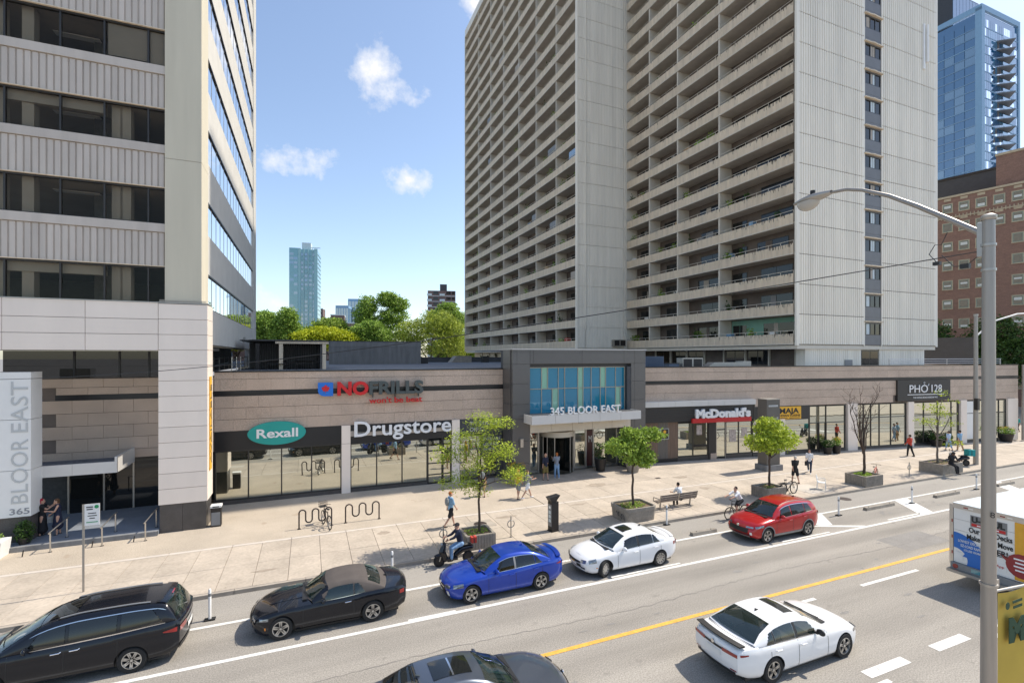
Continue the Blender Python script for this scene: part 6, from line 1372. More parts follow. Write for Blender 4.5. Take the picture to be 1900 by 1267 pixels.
# trees beyond the roof
BG = [('park_tree', 'dark green tree at the edge of the office block', (-8.6, 119, 0), 9, 'leaf_mid', .44, [((0, 0, 15.6), (2.6, 3, 2.8), 1), ((-2.6, 0, 13), (3.0, 3, 3.4), 1), ((2.0, 0, 11.5), (2.6, 3, 2.6), 1)]),
      ('park_tree', 'dense dark rounded tree left of the teal tower base', (-4.6, 116, 0), 8, 'leaf_mid', .42, [((.4, 0, 16.4), (1.9, 2, 2.5), 1), ((-1.6, 0, 14), (2.0, 2, 2.4), 1), ((1.5, 0, 13.4), (1.9, 2, 2.4), 1), ((0, 0, 11), (3.2, 3, 2.4), 1)]),
      ('park_tree', 'rounded fresh green tree in front of the low brick building', (4.6, 125, 0), 9, 'leaf_fresh', .45, [((0, 0, 15.0), (4.2, 4, 2.6), 1.4), ((-4, 0, 13.2), (3.4, 3, 2.2), 1), ((4.0, 0, 13.2), (3.2, 3, 2.4), 1)]),
      ('golden_tree', 'bright golden yellow tree behind the ribbed roof wall', (3.4, 113, 0), 8, 'leaf_yellow', .42, [((0, 0, 13.2), (4.2, 3.5, 1.7), 1.4), ((-3.8, 0, 12.4), (3.0, 3, 1.5), .9), ((3.8, 0, 12.2), (3.0, 3, 1.5), .9), ((0, 0, 11.2), (6.6, 3.5, 1.4), .9)]),
      ('park_tree', 'tall tree with two pointed tops in the gap between the towers', (16.5, 124, 0), 12, 'leaf_mid', .46, [((1.6, 0, 22.6), (2.3, 2, 1.9), .8), ((4.2, 0, 21.4), (2.2, 2, 1.9), .7), ((-3.0, 0, 21.0), (2.1, 2, 2.3), .7), ((-4.2, 0, 18.6), (2.4, 2.2, 2.2), .6), ((3.0, 0, 18.6), (3.4, 3, 2.0), .8), ((-2.4, 0, 16), (3.6, 3, 2.6), 1), ((3.0, 0, 15), (3.6, 3, 2.8), 1)]),
      ('park_tree', 'dark green tree under the tall pointed tree', (12.4, 114, 0), 8, 'leaf_mid', .42, [((.6, 0, 14.6), (2.4, 2.4, 1.9), 1), ((-1.6, 0, 13.4), (2.2, 2.4, 2.2), 1), ((2.6, 0, 12.8), (2.4, 2.6, 2.2), 1), ((0, 0, 11), (3.8, 3, 2), 1)]),
      ('willow_tree', 'large olive green feathery tree left of the apartment tower', (26.4, 113, 0), 7, 'leaf_olive', .38, [((1.5, 0, 16.6), (4.4, 4, 2.7), 1.4), ((-3.8, 0, 14.2), (3.6, 3.4, 2.8), 1.2), ((4.6, 0, 14.6), (3.6, 3.4, 3.0), 1.2), ((0, -1, 11.8), (6.0, 4, 3), 1.4), ((-6.2, 0, 11.0), (3, 3, 2.4), .7), ((6.4, 0, 11), (3, 3, 3), .8)]),
      ('park_tree', 'dark green tree top beside the left edge of the apartment tower', (34.0, 126, 0), 10, 'leaf_mid', .44, [((0, 0, 20.4), (2.6, 2.6, 2.3), 1), ((-2.4, 0, 18.4), (2.6, 2.6, 2.4), 1), ((2.4, 0, 18), (2.6, 3, 2.6), 1)])]
BG.append(('park_tree', 'low green tree at the foot of the apartment tower left edge', (38.5, 129, 0), 5, 'leaf_mid', .44, [((0, 0, 11.5), (4.5, 3, 4.0), 1), ((-4.5, 0, 10), (3.5, 3, 3.5), 1), ((4, 0, 10), (3.5, 3, 3.5), 1), ((-1, 0, 7), (6.5, 3, 3), 1)]))
for i, (nm, lb, loc, th, lf, sz, bl_) in enumerate(BG):
    tree(nm, lb, loc, th, bl_, 18000, sz, lf, 100+i, r=.30, group='trees beyond the roof', aspect=.62, clump=10, cr=.85, hollow=.4, flat=.25 if lf == 'leaf_yellow' else 0)
# trees at the right, on the side street
tree('street_corner_tree', 'dark leafy tree in front of the brick building left of the lamp post', (92, 47, 0), 4.5, [((0, 0, 11), (3.4, 3, 3.4), 1.2), ((-3, 1, 8.5), (3.6, 3, 3.2), 1), ((3, -1, 8.5), (3.4, 3, 3.2), 1), ((0, 0, 6), (4.6, 4, 2.4), 1)], 12000, .42, 'leaf_dark', 141, r=.25, aspect=.6, clump=9, cr=.9, group='corner trees')
tree('street_corner_tree', 'dark leafy tree in front of the brick building right of the lamp post', (97, 40.5, 0), 4.5, [((0, 0, 11.3), (3.2, 3, 3.2), 1.2), ((-3, 1, 8.5), (3.4, 3, 3.2), 1), ((3, -1, 8.5), (3.4, 3, 3.2), 1), ((0, 0, 6), (4.6, 4, 2.4), 1)], 12000, .42, 'leaf_dark', 142, r=.25, aspect=.6, clump=9, cr=.9, group='corner trees')
tree('corner_shrub', 'small bright green shrub at the far right corner', (76.5, 31.5, 0), 1.0, [((0, 0, 2.6), (1.4, 1.2, 1.3), 1), ((.8, 0, 1.6), (1.1, 1, 1), .7)], 2500, .22, 'leaf_fresh', 143, r=.06)
# ================================================================== street furniture
def planter_box(name, label, c, rz, w, d, h, grooves=True, rounded=False, soil_plants=0, seed=1):
    t = thing(name, label, 'planter', (c[0], c[1], .15), rz, 'concrete tree planters'); rng = random.Random(seed)
    if rounded:
        def rr_(w_, d_, r_): return [(cx+r_*math.cos(R(a)), cy+r_*math.sin(R(a))) for (cx, cy, a0) in ((w_/2-r_, d_/2-r_, 0), (-w_/2+r_, d_/2-r_, 90), (-w_/2+r_, -d_/2+r_, 180), (w_/2-r_, -d_/2+r_, 270)) for a in (a0, a0+22, a0+45, a0+68, a0+90)]
        b = MB(); o0, o1, i1 = rr_(w*.93, d*.93, .28), rr_(w, d, .30), rr_(w-.2, d-.2, .22); n = len(o0)
        b.add([(*p, 0) for p in o0]+[(*p, h*.72) for p in rr_(w*.97, d*.97, .29)]+[(*p, h*.74) for p in o1]+[(*p, h) for p in o1]+[(*p, h) for p in i1]+[(*p, h-.2) for p in i1], [(k*n+i, k*n+(i+1) % n, (k+1)*n+(i+1) % n, (k+1)*n+i) for k in range(5) for i in range(n)]); b.build('shell', 'concrete_planter', t, 40)
        MB().add([(*p, h-.10) for p in i1], [tuple(range(n))]).build('soil', 'soil', t)
    else:
        b = MB(); th = .1
        for (lo_, hi_) in (((-w/2, -d/2, 0), (w/2, -d/2+th, h)), ((-w/2, d/2-th, 0), (w/2, d/2, h)), ((-w/2, -d/2+th, 0), (-w/2+th, d/2-th, h)), ((w/2-th, -d/2+th, 0), (w/2, d/2-th, h))): b.box(lo_, hi_)
        b.build('shell', 'concrete_planter', t)
        if grooves:
            n = int(w/.125)
            for i in range(n): box('rib', t, (-w/2+i*w/n+.012, -d/2-.022, .02), (-w/2+(i+1)*w/n-.022, -d/2, h-.02), 'concrete_planter')
            n = int(d/.125)
            for i in range(n): 
                box('rib', t, (-w/2-.022, -d/2+i*d/n+.012, .02), (-w/2, -d/2+(i+1)*d/n-.022, h-.02), 'concrete_planter'); box('rib', t, (w/2, -d/2+i*d/n+.012, .02), (w/2+.022, -d/2+(i+1)*d/n-.022, h-.02), 'concrete_planter')
        box('soil', t, (-w/2+th, -d/2+th, .05), (w/2-th, d/2-th, h-.10), 'soil')
    if soil_plants:
        me = leaves([((-.2, -.05, h-.04), (w*.32, d*.35, .07), 1), ((.3, .1, h-.04), (w*.2, d*.3, .05), .6)], soil_plants, .10, rng); me.materials.append(MATS['leaf_fresh']); o = inst('ground_cover', me, t); o['kind'] = 'stuff'
    return t
planter_box('tree_planter', 'square ribbed concrete planter under the feathery tree', (7.0, 20.98), R(0), 1.35, 1.25, .62, soil_plants=160, seed=1)
planter_box('tree_planter', 'large rounded concrete planter with graffiti beside the bench', (15.75, 21.25), 0, 2.0, 1.55, .72, grooves=False, rounded=True, soil_plants=420, seed=2)
planter_box('tree_planter', 'square ribbed concrete planter behind the red vehicle', (25.75, 21.35), 0, 1.5, 1.2, .62, soil_plants=60, seed=3)
planter_box('tree_planter', 'ribbed concrete planter with grass under the leafless tree', (34.05, 20.95), 0, 1.75, 1.35, .68, soil_plants=900, seed=4)
planter_box('tree_planter', 'pale low concrete planter the man in black sits on', (42.9, 21.0), 0, 2.5, 1.5, .72, grooves=False, soil_plants=60, seed=5)
M('graffiti', (.06, .055, .05), .8, .2)
g = MB()
for (a, b_, c_) in ((-.05, .3, .16), (-.3, .28, .14), (.18, .34, .12)): g.tube([(14.79, 21.1+a+c_*math.cos(t), .15+b_+c_*.9*math.sin(t*1.3)) for t in frange(0, 7, 22)], .012, 4)
tag(g.build('graffiti_scribble', 'graffiti'), 'dark scribbled graffiti on the left face of rounded planter', 'graffiti')
# wave bike racks
def wave_rack(label, x0, y, x1):
    t = thing('wave_bike_rack', label, 'bike rack', (x0, y, .15), 0, 'wave bike racks'); n = 5; p = (x1-x0)/n; hi, lo = .92, .28; r_ = p/2; pts = [(0, 0, 0)]
    for i in range(n):
        cx = i*p+r_; up = i % 2 == 0; z = hi-r_ if up else lo+r_
        pts += [(cx-r_*math.cos(a), 0, z+(1 if up else -1)*r_*math.sin(a)) for a in frange(0, math.pi, 10)]
    pts.append((x1-x0, 0, 0)); MB().tube(pts, .035, 8).build('wave_tube', 'rust_pipe', t, 60)
    for x_ in (0, x1-x0): MB().lathe([(.09, 0), (.09, .012)], 12, c=(x_, 0, 0)).build('foot_plate', 'rust_pipe', t)
wave_rack('wavy steel bike rack with a bicycle locked at its right end', -.45, 26.1, 1.05); wave_rack('empty wavy steel bike rack right of the locked bicycle', 1.72, 26.18, 3.38)
def ring_post(label, x, y):
    t = thing('ring_bike_post', label, 'bike rack', (x, y, .15), 0, 'ring and post bike stands'); MB().tube([(0, 0, 0), (0, 0, .98)], .03, 8).build('post', 'metal_galv', t, 60)
    MB().tube([(.17*math.cos(a), .0, .62+.17*math.sin(a)) for a in frange(0, 2*math.pi, 24)[:-1]], .022, 7, closed=True).build('ring', 'metal_galv', t, 60); MB().lathe([(.07, 0), (.07, .01)], 10).build('foot_plate', 'metal_galv', t)
ring_post('ring and post bike stand beside the moped rider', 5.5, 21.15); ring_post('ring and post bike stand left of the parking pay station', 8.75, 21.15); ring_post('ring and post bike stand left of the seated man', 39.2, 21.05)
# parking pay station
t = thing('pay_station', 'tall black parking pay station with slanted solar cap', 'parking meter', (10.98, 21.15, .15), R(8)); box('cabinet', t, (-.20, -.17, 0), (.20, .17, 1.42), 'metal_dark'); box('side_face', t, (-.208, -.14, .25), (-.20, .14, 1.30), 'plastic_grey'); box('screen', t, (-.214, -.07, 1.1), (-.207, .07, 1.22), 'plastic_white')
for i in range(3): box('notice', t, (-.214, -.09, .45+i*.2), (-.207, .09, .60+i*.2), 'far_white')
MB().prism([(-.34, 1.66), (.30, 1.72), (.04, 1.44), (-.20, 1.44)], -.18, .18, 'y').build('solar_cap', 'metal_dark', t); box('base_plate', t, (-.24, -.21, 0), (.24, .21, .02), 'metal_dark')
# litter bin by the white pier
t = thing('litter_bin', 'slim grey litter bin beside the white pier', 'bin', (-4.28, 28.25, .15)); box('body', t, (-.22, -.2, 0), (.22, .2, .95), 'metal_dark'); box('front_panel', t, (-.19, -.212, .08), (.19, -.2, .72), 'plastic_grey'); box('lid', t, (-.24, -.22, .95), (.24, .22, 1.05), 'plastic_white'); box('slot', t, (-.14, -.225, .97), (.14, -.21, 1.02), 'ink')
# planter at the left edge
t = thing('box_planter', 'white box planter with small plants at the left edge', 'planter', (-12.35, 27.35, .15)); b = MB(); b.prism([(-.42, 0), (.42, 0), (.5, .7), (-.5, .7)], -.4, .4, 'y'); b.build('box', 'plastic_white', t); me = leaves([((0, 0, .85), (.35, .3, .22), 1)], 240, .1, random.Random(3)); me.materials.append(MATS['leaf_mid']); inst('foliage', me, t)
t = thing('conifer_bush', 'dark bush in shade beneath the pylon sign', 'bush', (-11.6, 28.15, .36)); me = leaves([((0, 0, .55), (.35, .3, .5), 1)], 700, .1, random.Random(4)); me.materials.append(MATS['leaf_dark']); inst('foliage', me, t); MB().lathe([(.18, 0), (.24, .3)], 14).build('pot', 'metal_dark', t)
# handrails at the office steps
for i, (x_, w_) in enumerate(((-10.35, 'nearest the two women'), (-8.55, 'behind the parking sign post'), (-6.95, 'next to the black granite base'))):
    t = thing('step_handrail', 'brushed steel handrail at the office steps '+w_, 'handrail', (x_, 27.2, .15), 0, 'handrails at the office steps')
    MB().tube([(0, .0, 0), (0, 0, .82)], .032, 8).build('post', 'metal_steel', t, 60); MB().tube([(.12, 1.25, .2), (.12, 1.25, 1.05)], .032, 8).build('post', 'metal_steel', t, 60); MB().tube([(-.02, -.1, .83), (.0, 0, .86), (.12, 1.25, 1.08), (.13, 1.4, 1.08)], .028, 8).build('rail', 'metal_steel', t, 60)
    for (a, b_) in ((0, 0), (.12, 1.25)): MB().lathe([(.07, 0), (.07, .012)], 10, c=(a, b_, 0 if b_ == 0 else .21)).build('foot_plate', 'metal_dark', t)
for i, (x_, y_) in enumerate(((-11.2, 27.0), (-8.9, 27.15), (-7.4, 27.2))): tag(MB().tube([(x_, y_, .14), (x_+.04, y_+.01, .42)], .022, 6).build('stub_post', 'metal_dark'), ('short dark stub post left of the first handrail', 'short dark stub post behind the parking sign post', 'short dark stub post between second and third handrail')[i], 'post')
# parking sign post
t = thing('parking_sign', 'white parking regulation sign on slim steel post near minivan', 'street sign', (-7.5, 22.15, .15)); box('post', t, (-.03, -.02, 0), (.03, .02, 3.15), 'metal_galv'); pl_ = box('sign_plate', t, (.04, -.03, 2.38), (.48, -.01, 3.15), 'plastic_white')
for (a, b_, c_, d_, m_) in ((.09, .29, 3.02, 3.06, 'ink'), (.10, .28, 2.94, 2.98, 'ink'), (.14, .38, 2.80, 2.83, 'ink'), (.13, .40, 2.71, 2.74, 'ink'), (.18, .34, 2.62, 2.65, 'ink'), (.09, .43, 2.48, 2.51, 'sign_green')): box('print_line', t, (a, -.034, c_), (b_, -.031, d_), m_)
MB().lathe([(.065, -.036), (.065, -.031)], 14, 'y', (.39, 0, 3.04)).build('green_disc', 'sign_green', t)
# flexible lane posts and concrete lane stops
for i, (x_, y_, l_) in enumerate(((-3.0, 18.56, 'between the minivan and the convertible'), (3.0, 19.4, 'behind the convertible'), (26.5, 17.6, 'just right of the red vehicle'), (32.65, 17.4, 'before the leafless tree'), (39.9, 17.6, 'left of the lamp post'), (16.9, 20.0, 'behind the white parked saloon'))):
    t = thing('lane_post', 'thin white flexible lane post '+l_, 'bollard', (x_, y_, 0), 0, 'flexible lane posts'); MB().lathe([(.045, .05), (.045, .98), (.03, 1.02), (.001, 1.03)], 10, cap=False).build('post', 'plastic_white', t, 50); MB().lathe([(.048, .78), (.048, .88)], 10, cap=False).build('reflective_band', 'plastic_grey', t); b = MB(); b.prism([(-.16, -.09), (.16, -.09), (.16, .09), (-.16, .09)], 0, .05); b.build('base', 'rubber', t)
for i, (x0, x1, y_, l_) in enumerate(((17.0, 18.5, 18.35, 'between the white saloon and the red vehicle'), (28.75, 31.25, 17.62, 'before the plastic chair'), (35.25, 37.7, 17.55, 'below the leafless tree'), (42.1, 44.1, 17.5, 'behind the lamp post'), (.2, 2.2, 19.0, 'hidden beyond the convertible'))):
    if i == 4: continue
    t = thing('lane_stop', 'low concrete lane stop '+l_, 'kerb block', (x0, y_, 0), 0, 'concrete lane stops'); MB().prism([(-.12, 0), (.12, 0), (.09, .15), (-.09, .15)], 0, x1-x0, 'x').build('block', 'concrete_planter', t); MB().tube([(.3, 0, .1), (.3, 0, .18)], .02, 6).build('anchor_pin', 'rust_pipe', t); MB().tube([(x1-x0-.3, 0, .1), (x1-x0-.3, 0, .18)], .02, 6).build('anchor_pin', 'rust_pipe', t)
# bench with its back to the road
t = thing('park_bench', 'grey slatted bench facing the shops with its back to road', 'bench', (17.7, 21.55, .15)); BW = 2.6
for i in range(4): box('seat_slat', t, (0, .08+i*.11, .42), (BW, .08+i*.11+.085, .45), 'bark_grey')
for (a, b_) in ((0.05, 1.24), (1.30, BW-.05)):
    for i in range(3): box('back_slat', t, (a, -.06-i*.035, .52+i*.125), (b_, -.03-i*.035, .52+i*.125+.095), 'bark_grey')
for x_ in (0.02, BW/2, BW-.02): MB().tube([(x_, .55, .42), (x_, .12, .40), (x_, -.02, .50), (x_, -.13, .90)], .03, 6).build('frame_arm', 'metal_galv', t, 60)
for x_ in (.25, BW-.25): MB().tube([(x_, .25, 0), (x_, .2, .42)], .045, 8).build('leg', 'metal_galv', t, 60); box('foot', t, (x_-.09, .02, 0), (x_+.09, .46, .03), 'metal_galv')
for x_ in (-.02, BW+.02): MB().tube([(x_, -.06, .66), (x_, .45, .64), (x_, .48, .45)], .025, 6).build('armrest', 'metal_galv', t, 60)
# totem sign
t = thing('totem_sign', 'tall grey totem sign standing on the pavement right of burger restaurant', 'sign', (31.75, 26.3, .15), R(-4)); box('column', t, (-.62, -.42, .0), (.62, .42, 5.25), 'totem'); box('plinth', t, (-.78, -.55, 0), (.78, .55, .42), 'concrete_grey'); box('cap', t, (-.64, -.44, 5.25), (.64, .44, 5.3), 'metal_galv')
[box('print_mark', t, (-.45+i*.1, -.43, 4.72), (-.38+i*.1, -.421, 4.86), 'pale_letter') for i in range(9)]; text('lettering', t, 'Rexall', (-.42, -.43, 3.72), .26, 'pale_letter', .01, width=.86, bold=.01)
# flower pots
def pot(name, label, x, y, r_, h, kind, n, seed, mat='metal_dark', group='shopfront pots'):
    t = thing(name, label, 'plant pot', (x, y, .15), 0, group); MB().lathe([(r_*.72, 0), (r_, h), (r_*.9, h), (r_*.9, h-.06), (.01, h-.06)], 18).build('pot', mat, t, 40); rng = random.Random(seed)
    me = leaves([((0, 0, h+.28), (r_*1.15, r_*1.1, .36), 1)], n, .14, rng); me.materials.append(MATS['leaf_dark' if kind == 'dark' else 'leaf_mid']); inst('foliage', me, t)
    if kind == 'flower': me = leaves([((0, 0, h+.55), (r_*1.1, r_, .2), 1)], n//3, .10, rng); me.materials.append(MATS['leaf_flower']); inst('blossom', me, t)
e = rloc(18.15, .75, 0); pot('pot_plant', 'dark round bush in pot left of the flowering pot by the cafe door', e[0], e[1], .38, .6, 'dark', 500, 1); e = rloc(19.15, .75, 0); pot('pot_plant', 'tall pot of reddish flowers right of the cafe door', e[0], e[1], .36, .7, 'flower', 380, 2)
e = rloc(31.2, .6, 0); pot('pot_plant', 'dark round bush in pot under left end of noodle shop sign', e[0], e[1], .5, .6, 'dark', 600, 3); e = rloc(32.4, .6, 0); pot('pot_plant', 'dark round bush in pot behind the sparse young tree', e[0], e[1], .5, .6, 'dark', 600, 4); e = rloc(40.6, .6, 0); pot('pot_plant', 'dark square pot with plants at the far end of parade', e[0], e[1], .6, .8, 'flower', 500, 5)
pot('flower_tub', 'pale tub with yellow flowers at the left pier of entrance', 12.6, 29.55, .55, .75, 'flower', 460, 6, 'concrete_planter', 'entrance tubs'); pot('flower_tub', 'dark tub inside the entrance right of the doors', 19.9, 30.8, .45, .95, 'dark', 120, 7, 'metal_dark', 'entrance tubs'); pot('flower_tub', 'pale tub with dark bush at right pier of entrance', 21.9, 29.6, .55, .7, 'dark', 500, 8, 'concrete_planter', 'entrance tubs')
# white plastic chair
t = thing('plastic_chair', 'white plastic garden chair on the pavement by the kerb', 'chair', (30.2, 21.15, .15), R(35)); box('seat', t, (-.23, -.23, .42), (.23, .23, .45), 'plastic_white'); b = MB(); b.grid(lambda u, v: (-.24+.48*u, .24+.08*v-.05*math.sin(math.pi*u), .45+.42*v), frange(0, 1, 6), frange(0, 1, 4)); o = b.build('backrest', 'plastic_white', t); md = o.modifiers.new('thick', 'SOLIDIFY'); md.thickness = .02
for (a, b_) in ((-.22, -.2), (.22, -.2), (-.22, .22), (.22, .22)): MB().tube([(a*1.12, b_*1.15, 0), (a, b_, .43)], .022, 6).build('leg', 'plastic_white', t)
for s_ in (-1, 1): MB().tube([(s_*.25, .24, .66), (s_*.27, -.18, .66), (s_*.25, -.22, .42)], .02, 6).build('armrest', 'plastic_white', t)
# ------------------------------------------------------------------ lamp posts, utility pole, wires
LP = (10.1, 4.3)
t = thing('lamp_post', 'tall grey street lamp post in the foreground with long curved arm', 'street lamp', (LP[0], LP[1], .13)); PH = 10.75
MB().tube([(0, 0, 0), (0, 0, 3), (0, 0, 7), (0, 0, PH)], [.115, .104, .089, .080], 24).build('pole', 'pole_paint', t, 60)
MB().lathe([(.09, PH-.05), (.10, PH-.04), (.10, PH+.02), (.05, PH+.05), (.001, PH+.06)], 20, cap=False).build('cap', 'metal_galv', t, 50)
MB().tube([(0, .08, PH-.25), (0, .53, PH+.10), (0, 1.0, PH+.46), (0, 1.46, PH+.78), (0, 1.94, PH+1.04), (0, 2.25, PH+1.15), (0, 2.6, PH+1.19)], [.05, .046, .042, .038, .034, .032, .030], 14).build('arm', 'pole_paint', t, 60)
box('arm_bracket', t, (-.05, .06, PH-.62), (.05, .13, PH-.08), 'metal_galv')
h = sub('lamp_head', t, (0, 2.55, PH+1.16)); b = MB(); b.grid(lambda u, v: ((.15*math.sin(math.pi*(.12+.80*u)))*math.cos(v), .85*u, .035-.02*u+(.085*math.sin(math.pi*(.15+.75*u)))*math.sin(v)), frange(0, 1, 10), frange(0, 2*math.pi, 18)); b.build('housing', 'metal_galv', h, 50)
b = MB(); b.grid(lambda u, v: (.14*math.cos(v)*math.cos(u*math.pi/2), .52+.26*math.sin(v)*math.cos(u*math.pi/2), -.02-.20*math.sin(u*math.pi/2)), frange(0, 1, 6), frange(0, 2*math.pi, 18)); M('lamp_lens', (.42, .40, .36), .25, .1); b.build('lens', 'lamp_lens', h, 60); MB().lathe([(.05, 0), (.05, .09), (.001, .1)], 12, c=(0, .42, .10), cap=False).build('photocell', 'ink', h, 40)
for z_ in (4.85, 9.9, 10.3): MB().lathe([(.115 if z_ < 6 else .097, z_-.02), (.115 if z_ < 6 else .097, z_+.02)], 24).build('strap', 'metal_galv', t, 50)
box('cable_riser', t, (.115, -.03, 0), (.135, -.005, PH-.3), 'plastic_white'); box('strap_buckle', t, (.09, -.05, 4.79), (.2, .04, 4.91), 'metal_galv')
text('pole_number', t, '8', (-.098, -.062, 5.95), .09, 'ink', .006, rot=(R(90), 0, R(-67)))
ch = MB(); ch.tube([(0, .55, PH-.12), (-.03, .62, PH-.32), (-.02, .72, PH-.30), (-.03, .80, PH-.45), (-.02, .70, PH-.60)], .007, 6).tube([(-.02, .62, PH-.50), (-.02, .45, PH-.72), (.0, .30, PH-.74), (.0, .1, PH-.58)], .007, 6).box((-.05, .64, PH-.66), (.02, .74, PH-.60)).box((-.04, .24, PH-.78), (.03, .36, PH-.70)); ch.build('cable_splice', 'plastic_black', t)
bn = thing('street_banner', 'yellow street banner with dark green letters hung on lamp post', 'banner', (LP[0]+.22, LP[1]-.02, 0))
b = MB(); b.grid(lambda u, v: (1.05*u, -.10*u+.05*math.sin(v*6+u*3)*u, 4.80-2.3*v-.03*math.sin(u*4)), frange(0, 1, 10), frange(0, 1, 16)); o = b.build('cloth', 'banner_yellow', bn, True)
MB().tube([(-.1, 0, 4.85), (1.1, -.1, 4.83)], .022, 8).build('bracket_arm', 'metal_galv', bn, 60)
M('ink_green', (.02, .06, .03), .8, 0); text('lettering', bn, 'M', (.16, -.075, 4.02), .36, 'ink_green', .01, width=.42, bold=.07, rot=(R(90), 0, R(-5))); box('print_line', bn, (.26, -.085, 4.62), (.55, -.078, 4.66), 'ink_green'); box('print_line', bn, (.28, -.085, 4.53), (.55, -.078, 4.57), 'ink_green')
MB().lathe([(.06, -.075), (.06, -.07)], 14, 'y', (.13, 0, 4.6)).build('crest', 'ink_green', bn)
t = thing('utility_pole', 'slim pale pole on the far pavement behind the lamp post', 'pole', (48.2, 21.3, .15)); MB().tube([(0, 0, 0), (0, 0, 11.6)], [.17, .12], 14).build('pole', 'pole_paint', t, 60); MB().lathe([(.15, 11.6), (.15, 11.75)], 12).build('cap', 'metal_galv', t)
MB().tube([(0, 0, 10.0), (1.5, -.4, 11.2), (3.6, -1.0, 11.8), (5.0, -1.4, 11.9)], .06, 8).build('arm', 'plastic_white', t, 60); MB().box((5.0, -1.55, 11.8), (5.8, -1.25, 11.98)).build('lamp_head', 'metal_galv', t)
sg_ = sub('signal_head', t, (-.42, -.25, 4.3)); box('housing', sg_, (-.15, -.12, 0), (.15, .12, .9), 'metal_dark'); box('bracket', sg_, (.1, .05, .4), (.45, .2, .46), 'metal_dark')
t = thing('corner_pole', 'slim pale lamp pole at the far right corner', 'pole', (66.5, 25.6, .15)); MB().tube([(0, 0, 0), (0, 0, 7.6)], [.14, .10], 12).build('pole', 'pole_paint', t, 60); MB().tube([(0, 0, 6.9), (.8, 0, 8.2), (2.2, 0, 8.9)], .05, 8).build('arm', 'metal_steel', t, 60); MB().box((2.2, -.12, 8.85), (2.9, .12, 8.98)).build('lamp_head', 'metal_galv', t)
b = MB(); A_, B_ = Vector((LP[0], LP[1]+.1, 10.35)), Vector((-20.5, 28.2, 8.2)); b.tube([A_.lerp(B_, u)-Vector((0, 0, 1.15*math.sin(math.pi*u)**1.0)) for u in frange(0, 1, 40)], .009, 6); tag(b.build('overhead_wire', 'plastic_black'), 'thin black overhead wire sagging across the street from lamp post', 'wire')
t = thing('billboard_back', 'dark panel standing among the trees at right behind the roof rail', 'panel', (83, 41, 0), R(-70)); box('panel', t, (-4, 0, 6.5), (4, .3, 11.2), 'dark_clad'); box('post', t, (-2, .1, 0), (-1.7, .4, 6.5), 'metal_dark'); box('post', t, (2, .1, 0), (2.3, .4, 6.5), 'metal_dark')
# ================================================================== people and bicycles
def remesh_obj(name, b, vox, mat, parent, smooth_it=6):
    me = b.mesh(name+'_raw', mat, fix=False); tmp = bpy.data.objects.new('tmp', me)
    m = tmp.modifiers.new('r', 'REMESH'); m.mode = 'VOXEL'; m.voxel_size = vox; m.use_smooth_shade = True
    s_ = tmp.modifiers.new('s', 'SMOOTH'); s_.factor = .5; s_.iterations = smooth_it
    out = evaluate(tmp); bpy.data.meshes.remove(me)
    out.name = name; out.materials.clear(); out.materials.append(MATS[mat]); out.polygons.foreach_set('use_smooth', [True]*len(out.polygons))
    return inst(name, out, parent)
def ball(b, c, r):
    r = r if isinstance(r, (tuple, list)) else (r, r, r); n = 10
    b.grid(lambda u, v: (c[0]+r[0]*math.sin(u)*math.cos(v), c[1]+r[1]*math.sin(u)*math.sin(v), c[2]+r[2]*math.cos(u)), frange(0, math.pi, n), frange(0, 2*math.pi, 12))
def cap_tube(b, p, r):
    b.tube(p, r, 10)
    for q, rr_ in ((p[0], r[0]), (p[-1], r[-1])): ball(b, q, rr_*.99)
